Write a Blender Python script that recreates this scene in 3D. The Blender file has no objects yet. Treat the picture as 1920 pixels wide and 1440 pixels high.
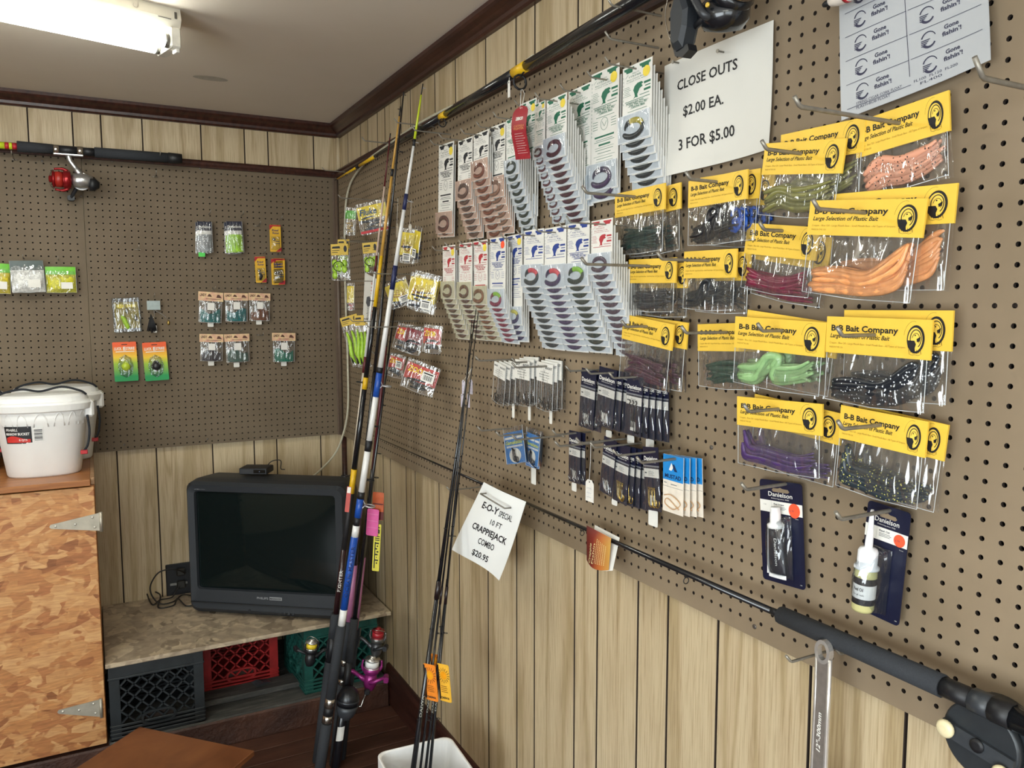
import bpy, math, random
import numpy as np
from mathutils import Vector, Matrix
random.seed(7)
SC = bpy.context.scene
COL = SC.collection
# ------------------------------------------------------------------ camera
CAM = np.array([-1.02538, -3.62698, 1.625])
YAW, PITCH, ROLL, FPX = 0.488133, -0.0933409, -0.00168869, 1488.861
def _rot():
    cy, sy, cp, sp = math.cos(YAW), math.sin(YAW), math.cos(PITCH), math.sin(PITCH)
    F = np.array([sy*cp, cy*cp, sp]); R = np.array([cy, -sy, 0.]); U = np.cross(R, F)
    c, s = math.cos(ROLL), math.sin(ROLL)
    return c*R+s*U, -s*R+c*U, F
RX, RU, RF = _rot()
cam = bpy.data.cameras.new('camera'); camo = bpy.data.objects.new('camera', cam); COL.objects.link(camo)
cam.sensor_fit = 'HORIZONTAL'; cam.sensor_width = 36.; cam.lens = 36.*FPX/1920.; cam.clip_start = .02
camo.matrix_world = Matrix(((RX[0], RU[0], -RF[0], CAM[0]), (RX[1], RU[1], -RF[1], CAM[1]), (RX[2], RU[2], -RF[2], CAM[2]), (0, 0, 0, 1)))
SC.camera = camo
# ------------------------------------------------------------------ view, world, lights
SC.view_settings.view_transform = 'Standard'; SC.view_settings.look = 'None'
SC.view_settings.gamma = 1.; SC.view_settings.use_curve_mapping = False
SC.view_settings.exposure = 0.18
SC.cycles.use_denoising = True
SC.cycles.transparent_max_bounces = 20
SC.cycles.max_bounces = 7; SC.cycles.diffuse_bounces = 3; SC.cycles.glossy_bounces = 3; SC.cycles.transmission_bounces = 4
SC.cycles.caustics_reflective = False; SC.cycles.caustics_refractive = False
w = bpy.data.worlds.new('daylight'); SC.world = w; w.use_nodes = True
wn = w.node_tree; bg = wn.nodes['Background']
sky = wn.nodes.new('ShaderNodeTexSky'); sky.sky_type = 'NISHITA'; sky.sun_elevation = math.radians(40); sky.sun_rotation = math.radians(200)
sky.sun_disc = False
wn.links.new(sky.outputs[0], bg.inputs[0]); bg.inputs[1].default_value = .12
def area(name, loc, rot, sx, sy, power, col):
    l = bpy.data.lights.new(name, 'AREA'); l.shape = 'RECTANGLE'; l.size = sx; l.size_y = sy; l.energy = power; l.color = col
    o = bpy.data.objects.new(name, l); COL.objects.link(o); o.location = loc; o.rotation_euler = rot; return o
# area lamps inside the unseen windows; left one placed to balance the walls' light
WIN_REAR = 45.; WIN_LEFT = 118.; TUBE = 24.
area('window_daylight_rear', (-1.7, -6.47, 1.5), (math.radians(90), 0, 0), 2.3, 1.45, WIN_REAR, (.86, .95, 1.))
area('window_fill_left', (-3.27, -4.65, 1.15), (math.radians(90), 0, math.radians(-90)), 2.7, 1.45, WIN_LEFT, (.88, .96, 1.))
# ------------------------------------------------------------------ pixel helpers (1920x1440 frame -> points in the room)
def ray(px, py): return RF + RX*(px-960)/FPX - RU*(py-720)/FPX
def on(px, py, ax, v):
    d = ray(px, py); k = 'xyz'.index(ax); return Vector(CAM + (v-CAM[k])/d[k]*d)
def RW(px, py, d=0.): return on(px, py, 'x', -d)      # point d in front of the right pegboard
def BW(px, py, d=0.): return on(px, py, 'y', -d)      # point d in front of the back pegboard
def pix(P):
    d = np.array(P)-CAM; z = d@RF; return 960+FPX*(d@RX)/z, 720-FPX*(d@RU)/z
def place(TL, TR, BL, d=.03, wall='R', yaw=0.):
    """rigid frame (X right, Z up, Y into the wall, origin top left), width and height of a hanging card"""
    W = (lambda p: RW(p[0], p[1], d)) if wall == 'R' else (lambda p: BW(p[0], p[1], d))
    o = W(TL)
    X = Vector((0, -1, 0)) if wall == 'R' else Vector((1, 0, 0))
    X.rotate(Matrix.Rotation(math.radians(yaw), 3, 'Z'))
    n = Vector((0, 0, 1)).cross(X)
    def hit(p):
        r = Vector(ray(*p)); c = Vector(CAM); t = (o-c).dot(n)/r.dot(n); return c+r*t
    a = hit(TR)-o; b = o-hit(BL)
    e1 = a.normalized(); e3 = b.normalized()
    m = (e1+(e3.cross(n)*-1).normalized()*0 ).normalized()
    # share the skew between both edges
    q = n.cross(e1)*-1
    if q.dot(e3) < 0: q = -q
    e3m = (q+e3).normalized(); e1m = n.cross(e3m)*-1
    if e1m.dot(e1) < 0: e1m = -e1m
    M = Matrix((( e1m.x, n.x, e3m.x, o.x), (e1m.y, n.y, e3m.y, o.y), (e1m.z, n.z, e3m.z, o.z), (0, 0, 0, 1)))
    return M, a.length, b.length
# ------------------------------------------------------------------ materials
def lin(h):
    if isinstance(h, str):
        h = h.lstrip('#'); h = [int(h[i:i+2], 16)/255. for i in (0, 2, 4)]
    return tuple(c/12.92 if c <= .04045 else ((c+.055)/1.055)**2.4 for c in h)+(1.,)
_M = {}
def nt(name):
    m = bpy.data.materials.new(name); m.use_nodes = True; t = m.node_tree; b = t.nodes['Principled BSDF']; return m, t, b
def ramp(t, stops, mode='LINEAR'):
    r = t.nodes.new('ShaderNodeValToRGB'); e = r.color_ramp.elements; r.color_ramp.interpolation = mode
    while len(e) < len(stops): e.new(.5)
    for k, (p, c) in enumerate(stops): e[k].position = p; e[k].color = c if not isinstance(c, str) else lin(c)
    return r
def coords(t, scale=(1, 1, 1), kind='Object', rot=(0, 0, 0)):
    tc = t.nodes.new('ShaderNodeTexCoord'); mp = t.nodes.new('ShaderNodeMapping')
    mp.inputs['Scale'].default_value = scale; mp.inputs['Rotation'].default_value = rot
    t.links.new(tc.outputs[kind], mp.inputs[0]); return mp.outputs[0]
def noise(t, vec, scale, detail=3, rough=.5, dist=0.):
    n = t.nodes.new('ShaderNodeTexNoise'); n.inputs['Scale'].default_value = scale; n.inputs['Detail'].default_value = detail
    n.inputs['Roughness'].default_value = rough; n.inputs['Distortion'].default_value = dist
    if vec is not None: t.links.new(vec, n.inputs['Vector'])
    return n
def mixc(t, f, a, b, mode='MIX'):
    m = t.nodes.new('ShaderNodeMix'); m.data_type = 'RGBA'; m.blend_type = mode
    for s, v in ((0, f), (6, a), (7, b)):
        if hasattr(v, 'links'): t.links.new(v, m.inputs[s])
        else: m.inputs[s].default_value = lin(v) if isinstance(v, str) else v
    return m.outputs[2]
def bump(t, b, h, strength, dist=.001):
    n = t.nodes.new('ShaderNodeBump'); n.inputs['Strength'].default_value = strength; n.inputs['Distance'].default_value = dist
    t.links.new(h, n.inputs['Height']); t.links.new(n.outputs[0], b.inputs['Normal'])
def mat(col, rough=.5, metal=0., var=.08, scale=60., bmp=0., name=None, coat=0., trans=0., emit=0.):
    """plain procedural material: base colour with slight noise mottling"""
    key = (col, rough, metal, var, scale, bmp, coat, trans, emit)
    if key in _M: return _M[key]
    m, t, b = nt(name or 'surface_'+str(col).lstrip('#'))
    c = lin(col); n = noise(t, coords(t), scale, 3)
    lo = tuple(x*(1-var) for x in c[:3])+(1,); hi = tuple(min(1, x*(1+var)) for x in c[:3])+(1,)
    r = ramp(t, [(.3, lo), (.7, hi)]); t.links.new(n.outputs[0], r.inputs[0]); t.links.new(r.outputs[0], b.inputs['Base Color'])
    b.inputs['Roughness'].default_value = rough; b.inputs['Metallic'].default_value = metal
    b.inputs['Coat Weight'].default_value = coat; b.inputs['Transmission Weight'].default_value = trans
    if emit: b.inputs['Emission Color'].default_value = c; b.inputs['Emission Strength'].default_value = emit
    if bmp: bump(t, b, n.outputs[0], bmp)
    _M[key] = m; return m
def film(name, tint='#ffffff', gloss=.12, rough=.09, wr=24., haze=.03):
    """thin clear plastic film: see-through with wrinkled gloss"""
    if name in _M: return _M[name]
    m, t, b = nt(name); t.nodes.remove(b); out = t.nodes['Material Output']
    tr = t.nodes.new('ShaderNodeBsdfTransparent'); tr.inputs[0].default_value = lin(tint)
    gl = t.nodes.new('ShaderNodeBsdfGlossy'); gl.inputs['Roughness'].default_value = rough
    df = t.nodes.new('ShaderNodeBsdfDiffuse'); df.inputs[0].default_value = lin('#dfe3e6')
    v = coords(t, (wr*2., wr*2., wr*.6)); n = noise(t, v, 1., 1.5, .4, 1.0)
    bp = t.nodes.new('ShaderNodeBump'); bp.inputs['Strength'].default_value = .9; bp.inputs['Distance'].default_value = .012
    t.links.new(n.outputs[0], bp.inputs['Height']); t.links.new(bp.outputs[0], gl.inputs['Normal'])
    fr = t.nodes.new('ShaderNodeLayerWeight'); fr.inputs[0].default_value = .25
    ad = t.nodes.new('ShaderNodeMath'); ad.operation = 'MULTIPLY_ADD'; ad.inputs[1].default_value = .5; ad.inputs[2].default_value = gloss
    t.links.new(fr.outputs['Fresnel'], ad.inputs[0])
    m1 = t.nodes.new('ShaderNodeMixShader'); m1.inputs[0].default_value = haze; t.links.new(tr.outputs[0], m1.inputs[1]); t.links.new(df.outputs[0], m1.inputs[2])
    m2 = t.nodes.new('ShaderNodeMixShader'); t.links.new(ad.outputs[0], m2.inputs[0]); t.links.new(m1.outputs[0], m2.inputs[1]); t.links.new(gl.outputs[0], m2.inputs[2])
    t.links.new(m2.outputs[0], out.inputs[0]); _M[name] = m; return m
def specks(name, base, dots, scale=260., size=.28, rough=.3):
    if name in _M: return _M[name]
    m, t, b = nt(name); v = t.nodes.new('ShaderNodeTexVoronoi'); v.inputs['Scale'].default_value = scale
    t.links.new(coords(t), v.inputs['Vector'])
    r = ramp(t, [(0, lin(dots)), (size, lin(base))], 'CONSTANT'); t.links.new(v.outputs['Distance'], r.inputs[0])
    t.links.new(r.outputs[0], b.inputs['Base Color']); b.inputs['Roughness'].default_value = rough; _M[name] = m; return m
# ------------------------------------------------------------------ mesh builder
class MB:
    def __init__(s): s.v = []; s.f = []; s.m = []; s.s = []; s.M = None; s.cur = 0; s.sm = False
    def P(s, p):
        p = Vector(p); s.v.append(tuple(s.M @ p if s.M is not None else p)); return len(s.v)-1
    def F(s, *i, m=None, sm=None): s.f.append(i); s.m.append(s.cur if m is None else m); s.s.append(s.sm if sm is None else sm)
    def quad(s, a, b, c, d): s.F(s.P(a), s.P(b), s.P(c), s.P(d))
    def box(s, a, b):
        (x0, y0, z0), (x1, y1, z1) = a, b
        i = [s.P(p) for p in ((x0, y0, z0), (x1, y0, z0), (x1, y1, z0), (x0, y1, z0), (x0, y0, z1), (x1, y0, z1), (x1, y1, z1), (x0, y1, z1))]
        for q in ((3, 2, 1, 0), (4, 5, 6, 7), (0, 1, 5, 4), (1, 2, 6, 5), (2, 3, 7, 6), (3, 0, 4, 7)): s.F(*[i[k] for k in q])
        return s
    def cbox(s, a, b, c=.003):
        """box with chamfered edges"""
        (x0, y0, z0), (x1, y1, z1) = a, b
        X = [(x0+c, y0), (x1-c, y0), (x1, y0+c), (x1, y1-c), (x1-c, y1), (x0+c, y1), (x0, y1-c), (x0, y0+c)]
        cx, cy = (x0+x1)/2, (y0+y1)/2
        def ins(p): return (p[0]+(c if p[0] < cx else -c), p[1]+(c if p[1] < cy else -c))
        Y = [ins(p) if False else (min(max(p[0], x0+c), x1-c), min(max(p[1], y0+c), y1-c)) for p in X]
        s.loft([[(p[0], p[1], z0) for p in Y], [(p[0], p[1], z0+c) for p in X], [(p[0], p[1], z1-c) for p in X], [(p[0], p[1], z1) for p in Y]], True, True)
        return s
    def loft(s, rings, cap0=True, cap1=True, closed=True, smooth=False):
        idx = [[s.P(p) for p in r] for r in rings]; n = len(rings[0])
        for a, b in zip(idx, idx[1:]):
            for k in range(n if closed else n-1): s.F(a[k], a[(k+1) % n], b[(k+1) % n], b[k], sm=smooth)
        if cap0: s.F(*reversed(idx[0]), sm=False)
        if cap1: s.F(*idx[-1], sm=False)
        return s
    def tube(s, pts, r, n=8, caps=True):
        pts = [Vector(p) for p in pts]; rr = r if isinstance(r, (list, tuple)) else [r]*len(pts)
        t0 = (pts[1]-pts[0]).normalized(); up = Vector((0, 0, 1)) if abs(t0.z) < .9 else Vector((1, 0, 0))
        a = t0.cross(up).normalized(); rings = []
        for k, p in enumerate(pts):
            t = (pts[min(k+1, len(pts)-1)]-pts[max(k-1, 0)]).normalized()
            a = (a-t*a.dot(t)).normalized(); b = t.cross(a)
            rings.append([p+(a*math.cos(2*math.pi*j/n)+b*math.sin(2*math.pi*j/n))*rr[k] for j in range(n)])
        return s.loft(rings, caps, caps, smooth=n > 4)
    def lathe(s, prof, o=(0, 0, 0), ax=(0, 0, 1), n=20, cap0=True, cap1=True, smooth=True):
        """prof: (radius, distance along the axis) pairs"""
        o = Vector(o); z = Vector(ax).normalized(); x = z.orthogonal().normalized(); y = z.cross(x)
        return s.loft([[o+z*h+(x*math.cos(2*math.pi*k/n)+y*math.sin(2*math.pi*k/n))*max(r, 1e-5) for k in range(n)] for r, h in prof], cap0, cap1, smooth=smooth)
    def prism(s, pts, f, b):
        """outline pts(x,z), extruded from y=f (front) to y=b"""
        return s.loft([[(x, b, z) for x, z in pts], [(x, f, z) for x, z in pts]])
    def grid(s, fn, nu, nv, smooth=True):
        i = [[s.P(fn(u/nu, v/nv)) for u in range(nu+1)] for v in range(nv+1)]
        for v in range(nv):
            for u in range(nu): s.F(i[v][u], i[v][u+1], i[v+1][u+1], i[v+1][u], sm=smooth)
        return s
    def sheet(s, fn, th, nu, nv, n=(0, 1, 0)):
        """thin sheet with both faces and rims; th is thickness along n"""
        n = Vector(n)*th
        f = lambda u, v: Vector(fn(u, v)); g = lambda u, v: Vector(fn(1-u, v))+n
        s.grid(f, nu, nv); s.grid(g, nu, nv)
        for e in (lambda t: f(t, 0), lambda t: f(1-t, 1)):
            for k in range(nu):
                a, b = e(k/nu), e((k+1)/nu); s.quad(b, a, a+n, b+n)
        for e in (lambda t: f(0, 1-t), lambda t: f(1, t)):
            for k in range(nv):
                a, b = e(k/nv), e((k+1)/nv); s.quad(b, a, a+n, b+n)
        return s
    def disc(s, c, r, y, n=16, ry=None):
        c = Vector((c[0], 0, c[1])); s.F(*[s.P((c.x+r*math.cos(2*math.pi*k/n), y, c.z+(ry or r)*math.sin(2*math.pi*k/n))) for k in range(n)])
    def rect(s, x0, z0, x1, z1, y): s.quad((x0, y, z0), (x1, y, z0), (x1, y, z1), (x0, y, z1))
    def poly(s, pts, y): s.F(*[s.P((p[0], y, p[1])) for p in pts])
    def stroke(s, pts, w, y, closed=False):
        pts = [Vector((p[0], p[1])) for p in pts]
        if closed: pts.append(pts[0])
        for a, b in zip(pts, pts[1:]):
            d = b-a
            if d.length < 1e-7: continue
            t = Vector((-d.y, d.x)).normalized()*w/2
            s.F(*[s.P((p.x, y, p.y)) for p in (a-t, b-t, b+t, a+t)])
    def text(s, string, x, z, h, y, bold=0., shear=0., width=None, ang=0., align='L', fn=None):
        V, Fc, w = textmesh(string, bold, shear)
        k = h/.73; sx = k if width is None else width/max(w, 1e-6)
        ox = {'L': 0, 'C': -.5, 'R': -1}[align]*w*sx
        ca, sa = math.cos(ang), math.sin(ang); b = len(s.v)
        for vx, vz in V:
            X, Z = vx*sx+ox, vz*k
            p = (x+X*ca-Z*sa, z+X*sa+Z*ca)
            s.P(fn(*p) if fn else (p[0], y, p[1]))
        for f in Fc: s.F(*[b+i for i in f])
        return w*sx
    def mesh(s, name, mats):
        me = bpy.data.meshes.new(name); me.from_pydata(s.v, [], s.f)
        for m in (mats if isinstance(mats, (list, tuple)) else [mats]): me.materials.append(m)
        me.polygons.foreach_set('material_index', s.m); me.polygons.foreach_set('use_smooth', s.s)
        me.update(); return me
_T = {}
def textmesh(string, bold, shear):
    k = (string, bold, shear)
    if k not in _T:
        c = bpy.data.curves.new('lettering', 'FONT'); c.body = string; c.size = 1; c.offset = bold; c.shear = shear; c.resolution_u = 2; c.fill_mode = 'FRONT'
        o = bpy.data.objects.new('lettering', c); me = bpy.data.meshes.new_from_object(o)
        V = [(v.co.x, v.co.y) for v in me.vertices]; Fc = [tuple(p.vertices) for p in me.polygons]
        # make every face look toward -Y of the card
        if Fc and me.polygons[0].normal.z < 0: Fc = [tuple(reversed(f)) for f in Fc]
        x0 = min([v[0] for v in V] or [0]); V = [(a-x0, b) for a, b in V]
        _T[k] = (V, Fc, max([v[0] for v in V] or [1])); bpy.data.objects.remove(o); bpy.data.curves.remove(c); bpy.data.meshes.remove(me)
    return _T[k]
# ------------------------------------------------------------------ objects
def link(name, data, parent=None, M=None):
    o = bpy.data.objects.new(name, data); COL.objects.link(o)
    if M is not None: o.matrix_world = M
    if parent is not None: o.parent = parent
    return o
def tag(o, label=None, cat=None, group=None, kind=None):
    if label: o['label'] = label
    if cat: o['category'] = cat
    if group: o['group'] = group
    if kind: o['kind'] = kind
    return o
def root(name, label, cat, M=None, group=None):
    if M is None: M = Matrix()
    elif not isinstance(M, Matrix): M = Matrix.Translation(M)
    return tag(link(name, None, None, M), label, cat, group)
def part(name, mb, mats, parent, label=None):
    o = link(name, mb if isinstance(mb, bpy.types.Mesh) else mb.mesh(name, mats), parent)
    if label: o['label'] = label
    return o
def single(name, mb, mats, label, cat, M=None, group=None):
    """one-mesh thing; mesh given in world space unless M is set"""
    me = mb if isinstance(mb, bpy.types.Mesh) else mb.mesh(name, mats)
    if M is None:
        c = sum((v.co for v in me.vertices), Vector())/max(1, len(me.vertices)); lo = min(v.co.z for v in me.vertices); c.z = lo
        me.transform(Matrix.Translation(-c)); M = Matrix.Translation(c)
    elif not isinstance(M, Matrix): M = Matrix.Translation(M)
    return tag(link(name, me, None, M), label, cat, group)
def rel(o0):
    """matrix that takes world points into the frame of a root standing at o0"""
    return Matrix.Translation(-Vector(o0))
def dup(r, M=None, label=None, group=None, sub=False):
    c = r.copy(); COL.objects.link(c)
    if M is not None: c.matrix_world = M
    if label: c['label'] = label
    if group: c['group'] = group
    for ch in r.children:
        d = ch.copy(); COL.objects.link(d); d.parent = c
        for g in ch.children:
            e = g.copy(); COL.objects.link(e); e.parent = d
    return c
def T(x=0, y=0, z=0): return Matrix.Translation((x, y, z))
def S(x=1, y=1, z=1): return Matrix.Diagonal((x, y, z, 1))
def bez(pts, n=24):
    """smooth curve through points (Catmull-Rom)"""
    P = [Vector(p) for p in pts]; P = [P[0]*2-P[1]]+P+[P[-1]*2-P[-2]]; out = []
    for i in range(1, len(P)-2):
        for k in range(n):
            t = k/n; a, b, c, d = P[i-1:i+3]
            out.append(.5*((2*b)+(c-a)*t+(2*a-5*b+4*c-d)*t*t+(3*b-a-3*c+d)*t*t*t))
    out.append(P[-2]); return out
# ================================================================== THE SETTING
CEIL = 2.455; WX = .02; WY = .02
XL, YR = -3.3, -6.5
def wood_panel():
    m, t, b = nt('wood_grain_panelling')
    oi = t.nodes.new('ShaderNodeObjectInfo'); v = coords(t, (1, 1, 1))
    ad = t.nodes.new('ShaderNodeVectorMath'); ad.operation = 'MULTIPLY_ADD'; ad.inputs[1].default_value = (17., 23., 31.)
    cb = t.nodes.new('ShaderNodeCombineXYZ')
    for k in range(3): t.links.new(oi.outputs['Random'], cb.inputs[k])
    t.links.new(cb.outputs[0], ad.inputs[0]); t.links.new(v, ad.inputs[2])
    mp = t.nodes.new('ShaderNodeMapping'); mp.inputs['Scale'].default_value = (9, 9, .55); t.links.new(ad.outputs[0], mp.inputs[0])
    big = noise(t, mp.outputs[0], 1.0, 2, .5, .6)
    wv = t.nodes.new('ShaderNodeMath'); wv.operation = 'MULTIPLY'; wv.inputs[1].default_value = 30.; t.links.new(big.outputs[0], wv.inputs[0])
    sn = t.nodes.new('ShaderNodeMath'); sn.operation = 'SINE'; t.links.new(wv.outputs[0], sn.inputs[0])
    mp2 = t.nodes.new('ShaderNodeMapping'); mp2.inputs['Scale'].default_value = (300, 300, 9); t.links.new(ad.outputs[0], mp2.inputs[0])
    fine = noise(t, mp2.outputs[0], 1.0, 3, .6)
    r1 = ramp(t, [(0., '#b09c78'), (.3, '#bfab8a'), (1., '#c8b695')]); 
    ms = t.nodes.new('ShaderNodeMapRange'); ms.inputs[1].default_value = -1; t.links.new(sn.outputs[0], ms.inputs[0]); t.links.new(ms.outputs[0], r1.inputs[0])
    r2 = ramp(t, [(.28, '#b5a284'), (.55, '#ffffff')]); t.links.new(fine.outputs[0], r2.inputs[0])
    c = mixc(t, .55, r1.outputs[0], r2.outputs[0], 'MULTIPLY')
    t.links.new(c, b.inputs['Base Color']); b.inputs['Roughness'].default_value = .42
    bump(t, b, fine.outputs[0], .15, .0006); return m
PANEL = wood_panel()
DARK = mat('#2a1d14', .8, name='dark_groove_backing')
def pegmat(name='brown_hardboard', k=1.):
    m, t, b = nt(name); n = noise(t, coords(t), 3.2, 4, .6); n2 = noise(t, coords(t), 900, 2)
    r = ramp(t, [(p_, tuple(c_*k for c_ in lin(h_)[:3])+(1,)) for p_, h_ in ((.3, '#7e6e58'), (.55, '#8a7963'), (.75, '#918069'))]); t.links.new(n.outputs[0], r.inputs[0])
    t.links.new(r.outputs[0], b.inputs['Base Color']); b.inputs['Roughness'].default_value = .62; b.inputs['Specular IOR Level'].default_value = .3
    bump(t, b, n2.outputs[0], .06, .0004); return m
PEG = pegmat(); PEGB = pegmat('shaded_brown_hardboard', .64); HOLE = mat('#2b2018', .9, name='raw_edge_hole_shade')  # back board and hole walls darkened: their shade is put into the colour
def darkwood():
    m, t, b = nt('dark_walnut_trim'); n = noise(t, coords(t, (60, 4, 60)), 1., 3); n2 = noise(t, coords(t, (4, 60, 60)), 1., 3)
    r = ramp(t, [(.3, '#2a1512'), (.7, '#47281f')]); t.links.new(n.outputs[0], r.inputs[0])
    t.links.new(mixc(t, .5, r.outputs[0], n2.outputs[0], 'OVERLAY'), b.inputs['Base Color']); b.inputs['Roughness'].default_value = .35; return m
TRIM = darkwood()
def struct(name, mb, m, label=None): o = link(name, mb.mesh(name, m)); o['kind'] = 'structure'; return o
mb = MB(); mb.box((XL-.1, YR-.1, CEIL), (.2, .2, CEIL+.1))
def ceilmat():
    m, t, b = nt('ceiling_paint'); n = noise(t, coords(t), 1.6, 4, .6); n2 = noise(t, coords(t), 220, 2)
    r = ramp(t, [(.3, '#dfd4c5'), (.7, '#e6dccf')]); t.links.new(n.outputs[0], r.inputs[0]); t.links.new(r.outputs[0], b.inputs['Base Color'])
    b.inputs['Roughness'].default_value = .5; bump(t, b, n2.outputs[0], .1, .0006); return m
ceilo = struct('ceiling', mb, ceilmat())
mb = MB(); mb.grid(lambda u, v: (-.6+.06*math.cos(6.28*u)*v, -.52+.028*math.sin(6.28*u)*v, CEIL-.0012), 20, 1)
part('patch', mb, mat('#b5b0a4', .6, name='pale_filler'), ceilo)
# floor of painted boards
def floormat():
    m, t, b = nt('brown_floor_paint'); n = noise(t, coords(t, (3, 18, 18)), 1.5, 5, .65); n2 = noise(t, coords(t), 70, 3)
    r = ramp(t, [(.3, '#402820'), (.6, '#583a2e'), (.8, '#684838')]); t.links.new(n.outputs[0], r.inputs[0]); t.links.new(r.outputs[0], b.inputs['Base Color'])
    b.inputs['Roughness'].default_value = .4; bump(t, b, n2.outputs[0], .25, .001); return m
FLOOR = floormat()
mb = MB(); mb.box((XL, YR, -.1), (.1, .1, -.012)); floor = struct('floor', mb, DARK)
y = -.616; k = 0
while y > YR:
    mb = MB(); mb.cbox((XL, max(YR, y-.0925), -.03), (.016, y-.0025, 0), .0015); part('floorboard', mb, FLOOR, floor); y -= .095
# walls: dark backing plus the separate grooved panel boards
mb = MB(); mb.box((WX+.006, YR, 0), (WX+.1, .2, CEIL)); wr = struct('wall_right', mb, DARK)
mb = MB(); mb.box((XL, WY+.006, 0), (WX+.1, WY+.1, CEIL)); wb = struct('wall_back', mb, DARK)
GR = [.02, -.116, -.30, -.40, -.523, -.613, -.793, -.89, -1.117, -1.285, -1.5, -1.685, -1.787, -1.992, -2.093, -2.252, -2.355, -2.505, -2.728, -2.905, -3.01, -3.16, -3.34, -3.57]
while GR[-1] > YR: GR.append(GR[-1]-random.choice((.1, .15, .2, .23)))
for a, b in zip(GR, GR[1:]):
    mb = MB(); mb.cbox((WX, b+.002, 0), (WX+.008, a-.002, CEIL), .0012); mb.m = [0 if all(abs(mb.v[i][0]-WX) < 1e-6 for i in f) else 1 for f in mb.f]; part('panel_board', mb, [PANEL, DARK], wr)
GB = [.02, -.098, -.298, -.397, -.573, -.798, -.948, -1.048, -1.199, -1.35, -1.45, -1.6]
while GB[-1] > XL: GB.append(GB[-1]-random.choice((.1, .15, .2, .23)))
for a, b in zip(GB, GB[1:]):
    mb = MB(); mb.cbox((b+.0014, WY, 0), (a-.0014, WY+.008, CEIL), .0012); mb.m = [0 if all(abs(mb.v[i][1]-WY) < 1e-6 for i in f) else 1 for f in mb.f]; part('panel_board', mb, [PANEL, DARK], wb)
# far walls of the shop (behind and left of the camera) with windows, the left one shaped for its light
CREAM = mat('#b3a58c', .7, name='painted_wall')
mb = MB()
for a, c in (((XL, YR-.1, 0), (-2.9, YR, CEIL)), ((-.5, YR-.1, 0), (.1, YR, CEIL)), ((-2.9, YR-.1, 0), (-.5, YR, .75)), ((-2.9, YR-.1, 2.25), (-.5, YR, CEIL))): mb.box(a, c)
struct('wall_front', mb, CREAM)
mb = MB()
for a, c in (((XL-.1, YR, 0), (XL, -6.05, CEIL)), ((XL-.1, -3.25, 0), (XL, .1, CEIL)), ((XL-.1, -6.05, 0), (XL, -3.25, .38)), ((XL-.1, -6.05, 1.92), (XL, -3.25, CEIL))): mb.box(a, c)
struct('wall_left', mb, CREAM)
GLASSW = film('window_glass', '#eef4f4', .08, .02, 3., 0.)
for nm, c0, c1 in (('window_1', (-2.9, YR-.07, .75), (-.5, YR-.02, 2.25)), ('window_2', (XL-.07, -6.05, .38), (XL-.02, -3.25, 1.92))):
    al = 0 if nm == 'window_1' else 1
    mb = MB(); w0, w1 = c0[al], c1[al]
    for a, b in ((w0, w0+.05), (w1-.05, w1), ((w0+w1)/2-.025, (w0+w1)/2+.025)):
        lo, hi = list(c0), list(c1); lo[al], hi[al] = a, b; mb.box(lo, hi)
    for z0, z1 in ((c0[2], c0[2]+.05), (c1[2]-.05, c1[2])):
        lo, hi = list(c0), list(c1); lo[2], hi[2] = z0, z1; mb.box(lo, hi)
    wo = struct(nm, mb, mat('#d8d5cc', .5, name='window_paint'))
    for a, b in ((w0+.05, (w0+w1)/2-.025), ((w0+w1)/2+.025, w1-.05)):
        lo, hi = list(c0), list(c1); lo[al], hi[al] = a, b; lo[2], hi[2] = c0[2]+.05, c1[2]-.05
        lo[1-al] = (c0[1-al]+c1[1-al])/2-.003; hi[1-al] = lo[1-al]+.006
        mb = MB(); mb.box(lo, hi); part('pane', mb, GLASSW, wo)
# crown mouldings, pegboard cap rails, corner strips, baseboard
def moulding(name, prof, axis, a, b):
    """profile (out from wall, z) swept along the wall between a and b"""
    mb = MB(); R = []
    for s_ in (a, b): R.append([((WX-o, s_, z) if axis == 'y' else (s_, WY-o, z)) for o, z in prof])
    mb.loft(R); return struct(name, mb, TRIM)
crown = [(0, 2.402), (.014, 2.402), (.02, 2.408), (.022, 2.418), (.035, 2.428), (.05, 2.436), (.056, 2.443), (.056, CEIL), (0, CEIL)]
moulding('trim_1', crown, 'y', YR, .02); moulding('trim_2', crown, 'x', XL, .02)
capr = [(.012, 2.221), (.034, 2.221), (.036, 2.226), (.033, 2.235), (.036, 2.243), (.03, 2.252), (0, 2.252), (0, 2.221)]
moulding('trim_3', capr, 'y', YR, .0); moulding('trim_4', capr, 'x', XL, .0)
base = [(0, 0), (.018, 0), (.018, .13), (.014, .15), (.006, .158), (0, .158)]
moulding('baseboard_right', base, 'y', YR, -.56)
mb = MB(); mb.lathe([(.013, .0), (.013, 1.045)], (.012, .012, 0), n=12); struct('trim_5', mb, TRIM)
mb = MB(); mb.lathe([(.011, 2.25), (.011, 2.402)], (.012, .012, 0), n=12); struct('trim_6', mb, PANEL)
mb = MB(); mb.lathe([(.01, 1.045), (.01, 2.222)], (-.006, -.006, 0), n=12); mb.box((-.022, -.004, 1.045), (-.008, 0, 2.222)); struct('trim_7', mb, mat('#6b5a4c', .45, name='corner_strip_wood'))
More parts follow.
